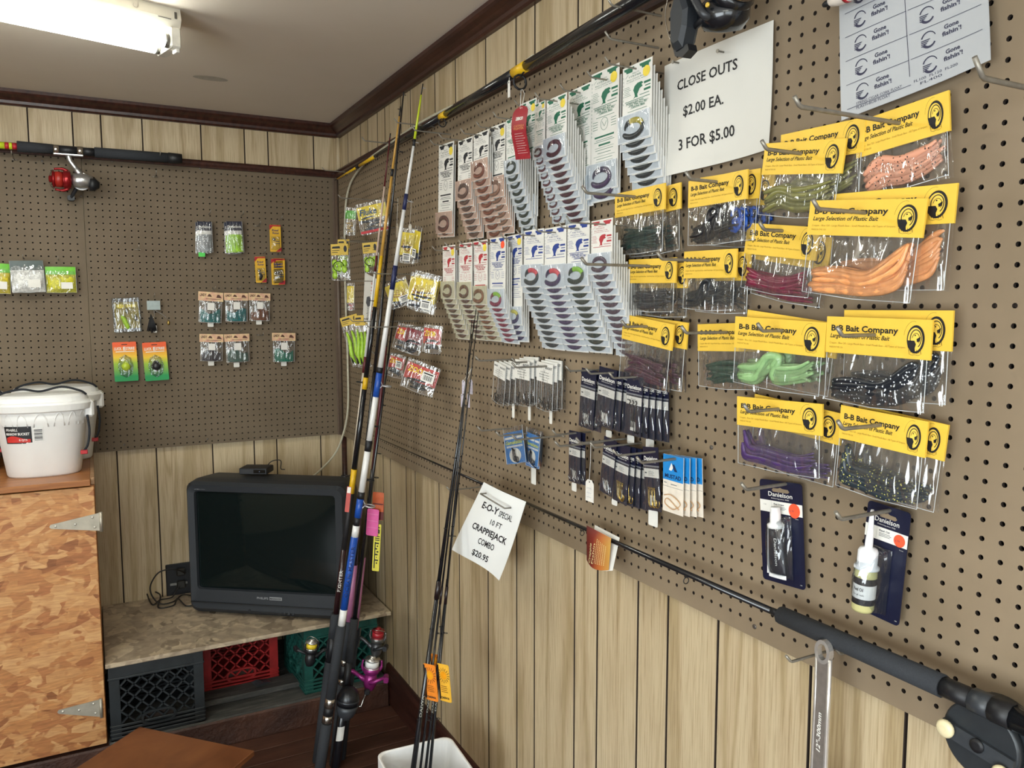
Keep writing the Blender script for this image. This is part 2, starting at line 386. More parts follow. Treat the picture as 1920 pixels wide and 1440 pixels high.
# pegboards with real holes
PITCH_IN = .0254
def pegboard(name, wall, a0, a1, z0, z1, pa, pz, label):
    """board spanning a0..a1 along the wall, lattice phase pa, pz"""
    R = .0037 if wall == 'R' else .0032; TH = .006; MI = []
    def edges(lo, hi, ph):
        k0 = math.ceil((lo+R*1.3-ph)/PITCH_IN); k1 = math.floor((hi-R*1.3-ph)/PITCH_IN); c = [ph+k*PITCH_IN for k in range(k0, k1+1)]
        e = [lo]+[(x+y)/2 for x, y in zip(c, c[1:])]+[hi]; return c, e
    ca, ea = edges(a0, a1, pa); cz, ez = edges(z0, z1, pz)
    V = []; Fc = []
    P = (lambda a, z, d: (d, a, z)) if wall == 'R' else (lambda a, z, d: (a, d, z))
    flip = wall == 'R'
    an = [math.pi/8+math.pi/4*k for k in range(8)]
    for i, x in enumerate(ca):
        for j, z in enumerate(cz):
            b = len(V); l, r, d, u = ea[i], ea[i+1], ez[j], ez[j+1]
            V += [P(r, u, 0), P(l, u, 0), P(l, d, 0), P(r, d, 0)]
            for dep in (0, TH): V += [P(x+R*math.cos(t), z+R*math.sin(t), dep) for t in an]
            o = b+4; q = b+12
            f = [(b, b+1, o+2, o+1), (b+1, b+2, o+4, o+3), (b+2, b+3, o+6, o+5), (b+3, b, o, o+7), (b, o+1, o), (b+1, o+3, o+2), (b+2, o+5, o+4), (b+3, o+7, o+6)]
            f += [(o+k, o+(k+1) % 8, q+(k+1) % 8, q+k) for k in range(8)]
            Fc += f if flip else [tuple(reversed(t)) for t in f]; MI += [0]*8+[1]*8
    def bx(p0, p1):
        b = len(V); (x0, y0, zz0), (x1, y1, zz1) = p0, p1
        V.extend([(x0, y0, zz0), (x1, y0, zz0), (x1, y1, zz0), (x0, y1, zz0), (x0, y0, zz1), (x1, y0, zz1), (x1, y1, zz1), (x0, y1, zz1)])
        Fc.extend([tuple(b+i for i in q) for q in ((3, 2, 1, 0), (4, 5, 6, 7), (0, 1, 5, 4), (1, 2, 6, 5), (2, 3, 7, 6), (3, 0, 4, 7))])
    for s0, s1 in (((a0, z0), (a1, z0+.0004)), ((a0, z1-.0004), (a1, z1)), ((a0, z0), (a0+.0004, z1)), ((a1-.0004, z0), (a1, z1))):
        p, q = P(s0[0], s0[1], .0002), P(s1[0], s1[1], TH); bx([min(a, b) for a, b in zip(p, q)], [max(a, b) for a, b in zip(p, q)])
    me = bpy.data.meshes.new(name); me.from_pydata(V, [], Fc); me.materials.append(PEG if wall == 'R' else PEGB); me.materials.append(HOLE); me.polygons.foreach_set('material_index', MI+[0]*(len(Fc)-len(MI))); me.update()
    o = link(name, me); o['kind'] = 'structure'; o['label'] = label
    p, q = P(a0+.001, z0+.001, .0172), P(a1-.001, z1-.001, .0192); mb = MB(); mb.box([min(a, b) for a, b in zip(p, q)], [max(a, b) for a, b in zip(p, q)]); part('hole_shade_sheet', mb, mat('#0b0908', .95, name='hole_shade_black'), o)  # dark sheet added behind the holes to stand in for their shade
    # furring strips that hold the board off the wall
    for z in (z0+.05, (z0+z1)/2, z1-.06):
        mb = MB(); p, q = P(a0+.004, z-.016, TH), P(a1-.004, z+.016, .017); mb.box([min(a, b) for a, b in zip(p, q)], [max(a, b) for a, b in zip(p, q)]); part('furring_strip', mb, DARK, o)
    return o
pbr = pegboard('wall_right_pegboard', 'R', -3.66, -.022, 1.040, 2.23, -2.9635, 1.8067, 'brown perforated hardboard covering the right wall')
pbr2 = pegboard('wall_right_pegboard', 'R', -4.6, -3.662, 1.040, 2.23, -2.9635, 1.8067, 'brown perforated hardboard past the right edge')
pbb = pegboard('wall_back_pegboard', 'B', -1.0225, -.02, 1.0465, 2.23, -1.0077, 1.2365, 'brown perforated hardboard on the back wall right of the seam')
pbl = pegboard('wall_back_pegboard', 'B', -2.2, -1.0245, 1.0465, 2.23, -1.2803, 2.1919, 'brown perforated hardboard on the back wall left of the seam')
# screws that hold the boards
mb = MB(); mb.lathe([(.0045, 0), (.0042, .0012), (.002, .0016)], ax=(0, -1, 0), n=10); SCR = mb.mesh('screw', mat('#6b6560', .4, .6))
for p, w, ob in (((79, 302), 'B', pbl), ((211, 302), 'B', pbb), ((375, 316), 'B', pbb), ((233, 834), 'B', pbb), ((389, 823), 'B', pbb), ((1334, 839), 'R', pbr), ((1415, 1175), 'R', pbr), ((152, 368), 'B', pbb)):
    P = RW(*p, .0) if w == 'R' else BW(*p, .0)
    o = link('screw', SCR, ob); o.location = P
    if w == 'R': o.rotation_euler.z = math.radians(-90)
# low ledge that carries the crates
def ledgemat():
    m, t, b = nt('worn_grey_paint'); n = noise(t, coords(t, (4, 30, 30)), 2., 5, .7)
    r = ramp(t, [(.3, '#2e2f2e'), (.55, '#4b4a46'), (.75, '#77726a')]); t.links.new(n.outputs[0], r.inputs[0]); t.links.new(r.outputs[0], b.inputs['Base Color'])
    b.inputs['Roughness'].default_value = .8; bump(t, b, n.outputs[0], .5, .004); return m
def stepmat():
    m, t, b = nt('rough_brown_painted_step'); n = noise(t, coords(t), 55, 5, .6); n2 = noise(t, coords(t), 7, 3)
    r = ramp(t, [(.35, '#3a231b'), (.7, '#5a392b')]); t.links.new(n2.outputs[0], r.inputs[0]); t.links.new(r.outputs[0], b.inputs['Base Color'])
    b.inputs['Roughness'].default_value = .5; bump(t, b, n.outputs[0], .9, .006); return m
mb = MB(); mb.cbox((-2.4, -.612, -.02), (.0, .02, .098), .006); st = struct('floor_step', mb, stepmat())
mb = MB(); mb.cbox((-1.03, -.606, .094), (.0, .02, .105), .004); part('ledge_top', mb, ledgemat(), st)
mb = MB(); mb.cbox((-1.03, -.50, .104), (.0, -.40, .128), .006); part('ledge_batten', mb, ledgemat(), st)
# fluorescent ceiling fixture (and its twin behind the camera)
TUBEM, t, b = nt('lit_fluorescent_tube'); b.inputs['Base Color'].default_value = (1, 1, 1, 1); b.inputs['Emission Color'].default_value = (.97, 1., .93, 1); b.inputs['Emission Strength'].default_value = TUBE
METAL = mat('#cfcabb', .45, 0., .04, 20, name='fixture_enamel')
def fixture(label, loc, rz):
    r = root('fluorescent_fixture', label, 'ceiling light', Matrix.Translation(loc) @ Matrix.Rotation(rz, 4, 'Z'), 'fluorescent fixtures on the ceiling')
    L = 1.24
    mb = MB(); mb.loft([[(x, y_, z) for y_, z in ((-.055, 0), (-.062, -.03), (-.05, -.052), (.05, -.052), (.062, -.03), (.055, 0))] for x in (-L, 0)]); ho = part('housing', mb, METAL, r)
    for q in ((.009, -.44, -.024), (.006, -.12, -.018)): mb = MB(); mb.lathe([(q[0], 0), (q[0], .0008)], (q[1], -.062, q[2]), (0, -1, .1), 14); part('knockout', mb, mat('#b6b1a4', .5), ho)
    for q in (((-.018, -.0632, -.03), (-.012, -.061, -.012)), ((-.062, -.0632, -.034), (-.028, -.061, -.0325))): mb = MB(); mb.box(*q); part('end_slot', mb, mat('#4a4640', .6), ho)
    for yy in (-.036, .036):
        mb = MB(); mb.lathe([(.012, -L+.035), (.019, -L+.04), (.019, -.04), (.012, -.035)], (0, yy, -.085), (1, 0, 0), 16); part('tube', mb, TUBEM, r)
        for x0, x1 in ((-.041, -.03), (-L+.03, -L+.041)): mb = MB(); mb.lathe([(.0195, x0), (.0195, x1)], (0, yy, -.085), (1, 0, 0), 16); part('tube_cap', mb, mat('#8d8a84', .35, .7), r)
    for x0 in (-.03, -L):
        mb = MB(); mb.cbox((x0, -.058, -.105), (x0+.03, .058, -.05), .004); part('lamp_holder', mb, mat('#d9d6cb', .5), r)
    mb = MB(); mb.cbox((-.014, -.05, -.115), (-.002, -.022, -.1), .002); part('socket', mb, mat('#e2dfd6', .5), r)
    return r
P = on(326, 22, 'z', CEIL); Q = on(0, -58, 'z', CEIL)
fixture('white fluorescent fixture with lit tubes on the ceiling near the back wall', (P.x, P.y+.03, CEIL), math.atan2(P.y-Q.y, P.x-Q.x))
fixture('white fluorescent fixture on the ceiling behind the camera', (-.9, -4.6, CEIL), 0)
fixture('white fluorescent fixture on the ceiling far left of the room', (-1.95, -2.9, CEIL), 0)
# ================================================================== LEFT: CABINET, BUCKETS, TELEVISION, CRATES
def osb(name, lo, mid, hi, dark):
    m, t, b = nt(name); cols = []
    for k, (sc, ro) in enumerate((((13, 13, 44), .38), ((15, 15, 40), -.3), ((10, 10, 36), .08))):
        v = t.nodes.new('ShaderNodeTexVoronoi'); v.inputs['Scale'].default_value = 1.; v.inputs['Randomness'].default_value = 1.
        c0 = coords(t, (1, 1, 1), rot=(0, ro, ro)); d = noise(t, c0, 9., 2)
        ad = t.nodes.new('ShaderNodeVectorMath'); ad.operation = 'MULTIPLY_ADD'; ad.inputs[1].default_value = (.03, .03, .03); t.links.new(d.outputs['Color'], ad.inputs[0]); t.links.new(c0, ad.inputs[2])
        mp = t.nodes.new('ShaderNodeMapping'); mp.inputs['Scale'].default_value = sc; mp.inputs['Location'].default_value = (k*3.1, k*1.7, k); t.links.new(ad.outputs[0], mp.inputs[0]); t.links.new(mp.outputs[0], v.inputs['Vector'])
        r = ramp(t, [(0., dark), (.18, lo), (.5, mid), (.85, hi)]); t.links.new(v.outputs['Color'], r.inputs[0]); cols.append((r.outputs[0], v))
    sel = noise(t, coords(t), 14, 2); s2 = noise(t, coords(t, (1, 1, 1), rot=(1, 1, 0)), 17, 2)
    f1 = ramp(t, [(.46, (0, 0, 0, 1)), (.5, (1, 1, 1, 1))]); t.links.new(sel.outputs[0], f1.inputs[0])
    f2 = ramp(t, [(.5, (0, 0, 0, 1)), (.54, (1, 1, 1, 1))]); t.links.new(s2.outputs[0], f2.inputs[0])
    c = mixc(t, f2.outputs[0], mixc(t, f1.outputs[0], cols[0][0], cols[1][0]), cols[2][0])
    g = noise(t, coords(t, (25, 25, 180)), 1., 3); c = mixc(t, .5, c, g.outputs[0], 'OVERLAY')
    t.links.new(c, b.inputs['Base Color']); b.inputs['Roughness'].default_value = .5
    bump(t, b, cols[0][1].outputs['Color'], .25, .0015); return m
OSB = osb('orange_strand_board', '#a86c42', '#bd8450', '#d0a06c', '#86532f')
OSB2 = osb('dusty_strand_board', '#94846f', '#a89781', '#c4b398', '#6e5f4f')
def plank(name, a, b_, sc=(3, 40, 40)):
    m, t, b = nt(name); n = noise(t, coords(t, sc), 1.2, 4, .6, .8)
    r = ramp(t, [(.3, a), (.7, b_)]); t.links.new(n.outputs[0], r.inputs[0]); t.links.new(r.outputs[0], b.inputs['Base Color']); b.inputs['Roughness'].default_value = .35; return m
VARN = plank('varnished_plywood', '#8c5328', '#b97b43')
CT = 1.055; CF = -.612; CX = -1.034      # cabinet top, front plane, right side
c = root('cabinet', 'orange strand board cabinet with strap hinges below the white buckets', 'cabinet', (-1.5, -.3, .105)); R_ = rel((-1.5, -.3, .105))
def cab(name, a, b, m, par=None, ch=.0015):
    mb = MB(); mb.M = R_; mb.cbox(a, b, ch); return part(name, mb, m, par or c)
cab('side_panel', (CX-.018, CF+.02, .106), (CX, .018, 1.03), VARN)
cab('side_panel', (-2.2, CF+.02, .106), (-2.18, .018, 1.03), VARN)
cab('back_panel', (-2.18, .006, .106), (CX-.018, .018, 1.03), VARN)
door = cab('door', (-1.9, CF, .112), (CX-.002, CF+.017, 1.028), OSB)
door['label'] = 'orange strand board door'
cab('top_board', (-2.2, CF-.012, 1.034), (CX-.012, .0, CT), VARN)
cab('end_trim', (CX-.012, CF+.02, 1.032), (CX+.001, 0, CT), plank('pale_edge_wood', '#9a7350', '#c09a72'))
GALV = mat('#b9b3a4', .45, .55, .12, 30, name='galvanised_steel')
for pz0, px_tip, tall in ((978, (95, 988), .05), (1327, (110, 1335), .05)):
    P = on(190, pz0, 'y', CF-.002); tip = on(*px_tip, 'y', CF-.002)
    mb = MB(); mb.M = R_; x1 = P.x-.006
    zc = P.z; mb.prism([(tip.x, tip.z-.006), (x1, zc-.031), (x1, zc+.031), (tip.x, tip.z+.007), (tip.x-.004, tip.z)], CF-.0035, CF)
    hg = part('strap_hinge', mb, GALV, door)
    mb = MB(); mb.M = R_; mb.lathe([(.0055, -.034), (.0055, .034)], (P.x-.001, CF-.004, zc), (0, 0, 1), 12); part('knuckle', mb, GALV, hg) if False else None
    part('hinge_knuckle', mb, GALV, door)
    for fx, fz in ((.1, 0), (.5, .0), (.86, .6), (.9, -.55)):
        mb = MB(); mb.M = R_; xx = tip.x+(x1-tip.x)*fx; mb.lathe([(.0045, 0), (.0042, .0012), (.001, .002)], (xx, CF-.0035, tip.z+(zc-tip.z)*fx+fz*.03), (0, -1, 0), 10); part('screw', mb, mat('#d7d3c8', .35, .6), door)
# ---- minnow buckets
WHITE = mat('#f1f1f0', .38, 0, .02, 15, name='white_polyethylene')
BLK = mat('#15161a', .5, name='black_plastic'); ROPE = mat('#1c1f26', .8, 0, .25, 400, .4, name='black_cord')
RED = mat('#b3202a', .45, name='red_plastic')
def oval(rx, ry, z, n=48, p=2.4):
    o = []
    for k in range(n):
        a = 2*math.pi*k/n; ca, sa = math.cos(a), math.sin(a)
        o.append((rx*math.copysign(abs(ca)**(2/p), ca), ry*math.copysign(abs(sa)**(2/p), sa), z))
    return o
def bucket(label, M, withlabel=True):
    b = root('minnow_bucket', label, 'bucket', M, 'white minnow buckets on the cabinet')
    mb = MB(); mb.loft([oval(.118, .086, 0), oval(.122, .09, .006), oval(.148, .106, .19), oval(.152, .11, .2), oval(.156, .112, .255)], True, True, smooth=True); part('body', mb, WHITE, b)
    mb = MB(); mb.loft([oval(.156, .112, .235), oval(.172, .122, .24), oval(.176, .125, .262), oval(.168, .12, .27), oval(.158, .11, .272), oval(.152, .106, .288), oval(.14, .096, .296), oval(.1, .06, .3), oval(.02, .02, .301)], True, True, smooth=False); lid = part('lid', mb, WHITE, b)
    for k in range(7):   # scalloped ribs moulded under the rim
        a = -math.pi/2+(k-3)*.34; pts = []
        for t_ in range(9):
            s_ = t_/8; aa = a+(s_-.5)*.24; zz = .185+.048*math.sin(math.pi*s_)**.5
            rr = 1.0; o = oval(.1475+(zz-.19)*.13, .1065+(zz-.19)*.13, zz, 36)
            i = (aa/(2*math.pi)*36) % 36; i0 = int(i); f_ = i-i0; p, q = Vector(o[i0]), Vector(o[(i0+1) % 36]); pts.append(p.lerp(q, f_))
        mb = MB(); mb.tube(pts, .0028, 6); part('scallop_rib', mb, WHITE, b)
    mb = MB(); mb.cbox((.14, -.055, .205), (.174, -.01, .268), .008); part('handle_lug', mb, WHITE, b)
    mb = MB(); mb.tube(bez([(-.15, -.03, .262), (-.13, -.045, .3), (-.06, -.05, .318), (.0, -.045, .308), (.07, -.05, .322), (.13, -.045, .305), (.15, -.035, .29)], 8), .0042, 8); rp = part('rope_handle', mb, ROPE, b)
    mb = MB(); mb.tube(bez([(.15, -.06, .215), (.155, -.07, .16), (.148, -.085, .11), (.135, -.098, .088)], 8), .0042, 8); part('rope_end', mb, ROPE, b)
    mb = MB(); mb.cbox((.122, -.108, .076), (.146, -.09, .09), .002); part('clip', mb, RED, b)
    if withlabel:
        def wrapp(x, z): 
            o = oval(.1495+(z-.19)*.135, .1075+(z-.19)*.135, z, 72); a = (x/.13-math.pi/2)/(2*math.pi)*72 % 72; i0 = int(a); return Vector(o[i0 % 72]).lerp(Vector(o[(i0+1) % 72]), a-i0)+Vector((x*.004, -.0012, 0))
        LX, LZ = -.108, .128
        mb = MB(); mb.grid(lambda u, v: wrapp(LX+.088*u, LZ+.062*v), 8, 1); lb = part('label', mb, mat('#1b1b1f', .4, name='label_black'), b)
        pr = MB(); f = lambda dx: (lambda x, z: wrapp(x, z)+Vector((0, -.0008-dx, 0)))
        pr.cur = 0
        pr.grid(lambda u, v: f(0)(LX+.004+.08*u, LZ+.004+(.018+.006*math.sin(5*u))*v), 8, 1)
        pr.cur = 1; pr.text('FRABILL', LX+.006, LZ+.046, .009, 0, .02, .3, fn=f(0)); pr.text('MINNOW BUCKET', LX+.005, LZ+.031, .009, 0, .03, 0, width=.078, fn=f(0)); pr.text('8 QTS', LX+.05, LZ+.01, .007, 0, .02, fn=f(.0006))
        part('lettering', pr, [mat('#d43a34', .4), mat('#f0efec', .4)], lb)['kind'] = 'stuff'
        mb = MB(); mb.grid(lambda u, v: f(-.0006)(LX+.092+.02*u, LZ+.006+.05*v), 3, 1); bc = part('barcode_label', mb, mat('#e8e8e6', .5), b)
        mb = MB()
        for k in range(9): mb.grid(lambda u, v: f(.0)(LX+.094+.016*u, LZ+.01+.0045*k+(.0012+.001*(k % 3))*v), 3, 1)
        part('barcode', mb, BLK, bc)['kind'] = 'stuff'
    return b
def bk(px, y):   # bucket standing on the cabinet top, centred on picture column px
    P = on(px, 888, 'y', y); return T(P.x, y, CT) @ S(.93, .93, .95)
bucket('white minnow bucket with red and black label, nearest on the cabinet', bk(85, -.42))
bucket('white minnow bucket hidden behind the labelled bucket', bk(113, -.135), False)
b3 = bucket('white minnow bucket cut off by the left edge of the photo', bk(-72, -.24), False)
# ---- strand board shelf and crates
SZ = .395
mb = MB(); mb.cbox((-1.03, -.612, SZ-.016), (.014, .018, SZ), .002); single('shelf_board', mb, OSB2, 'dusty strand board shelf under the television', 'shelf')
def crate(label, col, M, W, D, H, handle='low'):
    m = mat(col, .45, 0, .25, 25, .15, name='crate_plastic_'+col.strip('#'))
    r = root('milk_crate', label, 'crate', M, 'milk crates under the shelf')
    t_ = .012; b1, b2 = (.058, .045)
    mb = MB()
    for x in (0, W-.034):
        for y in (0, D-.034): mb.box((x, y, 0), (x+.034, y+.034, H))
    part('corner_post', mb, m, r)['kind'] = 'stuff'
    mb = MB(); mb.box((0, 0, 0), (W, D, .008)); part('base', mb, m, r)
    for side in range(4):
        L = W if side % 2 == 0 else D
        Mx = [Matrix(), T(W, 0, 0) @ Matrix.Rotation(math.pi/2, 4, 'Z'), T(W, D, 0) @ Matrix.Rotation(math.pi, 4, 'Z'), T(0, D, 0) @ Matrix.Rotation(-math.pi/2, 4, 'Z')][side]
        mb = MB(); mb.M = Mx; mb.box((.03, .002, H-b2), (L-.03, t_, H)); mb2 = part('rim_band', mb, m, r)
        mb = MB(); mb.M = Mx
        for k in range(4): mb.cbox((.0, -.003, .004+k*.0145), (L, .004, .013+k*.0145), .0015)
        part('base_rib', mb, m, r)['kind'] = 'stuff'
        mb = MB(); mb.M = Mx; mb.cbox((.0, -.004, H-b2-.004), (L, .004, H-b2+.004), .0015); part('rim_ledge', mb, m, r)
        mb = MB(); mb.M = Mx
        x0, x1, z0, z1 = .034, L-.034, b1, H-b2; step = .046
        for sgn in (1, -1):
            k = -20
            while k < 40:
                # line z = z0 + sgn*(x - (x0+k*step)) clipped to the window
                pts = []
                for e in (0, 1):
                    pass
                c0 = x0+k*step; k += 1
                xs = sorted((c0, c0+sgn*(z1-z0)))
                xa, xb = max(x0, xs[0]), min(x1, xs[1])
                if xb-xa < .004: continue
                za, zb = z0+sgn*(xa-c0), z0+sgn*(xb-c0)
                d = Vector((xb-xa, 0, zb-za)).normalized(); n = Vector((-d.z, 0, d.x))*.0028
                A, B = Vector((xa, 0, za)), Vector((xb, 0, zb))
                mb.loft([[A-n, A+n, A+n+Vector((0, .009, 0)), A-n+Vector((0, .009, 0))], [B-n, B+n, B+n+Vector((0, .009, 0)), B-n+Vector((0, .009, 0))]])
        part('lattice', mb, m, r)['kind'] = 'stuff'
        mb = MB(); mb.M = Mx   # oval grip
        O = []
        for k in range(24):
            a = 2*math.pi*k/24; O.append((L/2+.058*math.copysign(abs(math.cos(a))**.7, math.cos(a)), .062+.027*math.copysign(abs(math.sin(a))**.7, math.sin(a))))
        I = [(L/2+(x-L/2)*.86, .062+(z-.062)*.74) for x, z in O]
        mb.loft([[(x, -.006, z) for x, z in O], [(x, -.006, z) for x, z in I], [(x, .012, z) for x, z in I], [(x, .012, z) for x, z in O], [(x, -.006, z) for x, z in O]], False, False)
        part('grip_rim', mb, m, r)
        if side in (0,):
            mb = MB(); mb.M = Mx; mb.poly([(x, z) for x, z in I], .011); part('grip_opening', mb, DARK, r)
    return r
crate('black milk crate with lattice sides under the shelf beside the cabinet', '#23282b', T(-1.022, -.598, .105), .312, .31, .272)
crate('red milk crate set back under the shelf', '#8e1d1c', T(-.694, -.40, .105) , .292, .31, .27)
crate('green milk crate under the shelf near the right wall', '#1b5048', T(-.335, -.575, .105) @ Matrix.Rotation(math.radians(3), 4, 'Z'), .305, .3, .268)
# litter on the ledge
mb = MB(); P = on(490, 1280, 'z', .13); mb.M = Matrix.Translation(P) @ Matrix.Rotation(.3, 4, 'Z'); mb.sheet(lambda u, v: (.06*(u-.5), .05*(v-.5), .002+.004*math.sin(5*u)*v), .001, 8, 6, (0, 0, 1)); single('plastic_scrap', mb, mat('#33474c', .25, name='grey_plastic'), 'small crumpled grey plastic scrap on the ledge by the red crate', 'litter')
# ---- television
F0 = on(356, 1150, 'z', SZ+.004); F1 = on(652, 1168, 'z', SZ+.004)
e = Vector((F1.x-F0.x, F1.y-F0.y, 0)); TW = e.length; e.normalize()
tvM = Matrix.Translation((F0.x, F0.y, SZ)) @ Matrix.Rotation(math.atan2(e.y, e.x), 4, 'Z')
nrm = Vector((e.y, -e.x, 0)); r0 = Vector(ray(352, 903)); tt = (F0-Vector(CAM)).dot(nrm)/r0.dot(nrm); TH = (Vector(CAM)+r0*tt).z-SZ
tv = root('television', 'bulky black tube television with dark glass screen on the shelf', 'television', tvM)
TVM = mat('#262a2f', .5, 0, .1, 900, .12, name='charcoal_tv_plastic')
def rr(x0, z0, x1, z1, y, r=.02, n=4, bow=0.):
    o = []
    for cx, cz, a0 in ((x1-r, z1-r, 0), (x0+r, z1-r, 90), (x0+r, z0+r, 180), (x1-r, z0+r, 270)):
        for k in range(n+1):
            a = math.radians(a0+90*k/n); o.append((cx+r*math.cos(a), y, cz+r*math.sin(a)))
    if bow:
        o = [(x, yy-bow*(1-((2*x-x0-x1)/(x1-x0))**2), z) for x, yy, z in o]
    return o
W_, H_ = TW, TH; sx0, sx1, sz0, sz1 = .062*W_, W_-.068*W_, .205*H_, .925*H_
mb = MB()
mb.loft([rr(sx0, sz0, sx1, sz1, .012, .012), rr(sx0-.004, sz0-.004, sx1+.004, sz1+.004, .0, .014), rr(.012, .03, W_-.012, H_-.012, -.004, .03), rr(0, .012, W_, H_, .012, .035), rr(-.004, .004, W_+.004, H_+.004, .06, .035), rr(.0, .0, W_, H_+.004, .09, .035)], False, False, smooth=False)
part('bezel', mb, TVM, tv)
mb = MB(); mb.loft([rr(.0, .0, W_, H_+.004, .09, .035), rr(.01, .0, W_-.01, H_+.006, .16, .05), rr(.05, .0, W_-.05, H_-.02, .27, .06), rr(.11, .02, W_-.11, H_-.1, .38, .06), rr(.17, .05, W_-.17, H_-.18, .45, .05)], False, True, smooth=True); part('back_shell', mb, TVM, tv)
GLS, t, b = nt('tv_tube_glass'); n_ = noise(t, coords(t), 300, 2); rmp = ramp(t, [(.3, '#0c1414'), (.7, '#111b1b')]); t.links.new(n_.outputs[0], rmp.inputs[0]); t.links.new(rmp.outputs[0], b.inputs['Base Color']); b.inputs['Roughness'].default_value = .06; b.inputs['Specular IOR Level'].default_value = .35
mb = MB(); mb.grid(lambda u, v: (sx0+(sx1-sx0)*u, .014-.016*(1-(2*u-1)**2)*(1-(2*v-1)**2)**.5, sz0+(sz1-sz0)*v), 24, 20); part('screen', mb, GLS, tv)
mb = MB(); mb.cbox((.012, -.0095, .10*H_), (W_-.012, .004, .108*H_), .001); part('panel_seam', mb, mat('#17191c', .5), tv)
mb = MB(); mb.cbox((.38*W_, -.0085, .048*H_), (.62*W_, .0, .056*H_), .001); part('control_slot', mb, BLK, tv)
for k in range(4):
    mb = MB(); mb.lathe([(.006, 0), (.006, .004), (.004, .005)], ((.585+.027*k)*W_, -.002, .052*H_), (0, -1, 0), 12); part('button', mb, TVM, tv)
mb = MB(); mb.lathe([(.006, 0), (.005, .004)], (.39*W_, -.002, .06*H_), (0, -1, 0), 12); part('sensor', mb, BLK, tv)
mb = MB(); SIL = mat('#9a9da0', .4, .3, name='silver_print'); mb.text('PHILIPS', .44*W_, .15*H_, .009, -.0048, .03, width=.048); part('brand_lettering', mb, SIL, tv)['kind'] = 'stuff'
mb = MB(); mb.cbox((.44*W_+.053, -.0055, .15*H_-.002), (.44*W_+.106, -.003, .15*H_+.011), .0008); bd = part('brand_badge', mb, SIL, tv)
mb = MB(); mb.text('MAGNAVOX', .44*W_+.056, .15*H_+.0015, .0065, -.0058, .03, width=.047); part('badge_lettering', mb, BLK, bd)['kind'] = 'stuff'
mb = MB(); mb.text('Smart', .062*W_, .945*H_, .008, -.0015, .02, .3); mb.text('Series', .062*W_+.03, .945*H_, .005, -.0015); part('series_lettering', mb, SIL, tv)['kind'] = 'stuff'
# small converter box on top of the set
cb = root('converter_box', 'small black converter box lying on top of the television', 'set-top box', tvM @ T(.27*W_, .10, H_+.0125) @ Matrix.Rotation(.12, 4, 'Z'))
mb = MB(); mb.cbox((0, 0, 0), (.115, .085, .026), .003); part('case', mb, BLK, cb)
mb = MB(); mb.cbox((.06, -.001, .006), (.108, .001, .02), .0008); part('front_window', mb, mat('#07080a', .1), cb)
mb = MB(); mb.lathe([(.002, 0), (.002, .001)], (.085, -.001, .013), (0, -1, 0), 8); part('indicator', mb, mat('#5c6a88', .3), cb)
mb = MB(); mb.tube(bez([(.08, .085, .012), (.1, .11, .035), (.14, .1, .04), (.15, .07, .012), (.16, .09, .004)], 8), .002, 6); part('lead', mb, BLK, cb)
# wall outlet and the tangled power cords
P = BW(337, 1085, -.018)
ol = root('wall_outlet', 'black wall outlet plate with plugs left of the television', 'outlet', (P.x, WY, P.z))
mb = MB(); mb.cbox((-.055, -.008, -.07), (.055, 0, .07), .003); part('cover_plate', mb, BLK, ol)
for z in (.035, -.02):
    mb = MB(); mb.cbox((-.014, -.034, z-.014), (.02, -.008, z+.016), .004); part('plug', mb, mat('#26241f', .5), ol)
mb = MB(); mb.cbox((-.04, -.012, -.024), (.03, -.008, -.014), .001); part('strip', mb, mat('#8b8a86', .4), ol)
def cord(label, pts, r, m, name='power_cord', n=10): mb = MB(); mb.tube(bez(pts, n), r, 6); return single(name, mb, m, label, 'cord')
o_ = Vector((P.x, WY, P.z)); CORDM = mat('#1f1c1a', .55)
G = lambda px, py, z: on(px, py, 'z', SZ+z)
cord('dark power cord looping in a wide arc from outlet to shelf', [o_+Vector((.02, -.03, .03)), BW(330, 1068, .05), BW(300, 1072, .06), BW(283, 1095, .06), BW(284, 1115, .06), G(300, 1132, .01), G(325, 1128, .006), G(345, 1115, .01), tvM @ Vector((-.012, .13, .015))], .0032, CORDM)
cord('dark power cord kinked in a flat zigzag on the shelf', [G(272, 1104, .03), G(285, 1133, .004), G(300, 1125, .012), G(322, 1120, .01), G(330, 1108, .03), o_+Vector((.0, -.03, -.02))], .003, CORDM)
cord('dark power cord lying low against the side of the television', [G(272, 1104, .03), G(300, 1115, .02), G(297, 1139, .004), G(325, 1135, .004), G(333, 1122, .02), G(350, 1136, .006), tvM @ Vector((-.012, .1, .01))], .003, CORDM)
# white coaxial cable: from the top of the right wall down the corner to the set
cord('white cable sweeping from the top rail down the corner behind the television', [RW(1000, 105, -.005), RW(900, 178, .0), RW(840, 203, .01), RW(780, 235, .012), RW(730, 270, .012), RW(690, 300, .015), RW(668, 325, .012), RW(655, 350, .012), RW(648, 390, .012), RW(646, 470, .012), RW(648, 560, .012), RW(652, 680, .012), RW(652, 770, .015), RW(640, 825, .03), BW(625, 855, .05), BW(600, 882, .12), BW(585, 895, .2)], .0048, mat('#c9c4ae', .45, name='cable_jacket'), 'coaxial_cable', 8)
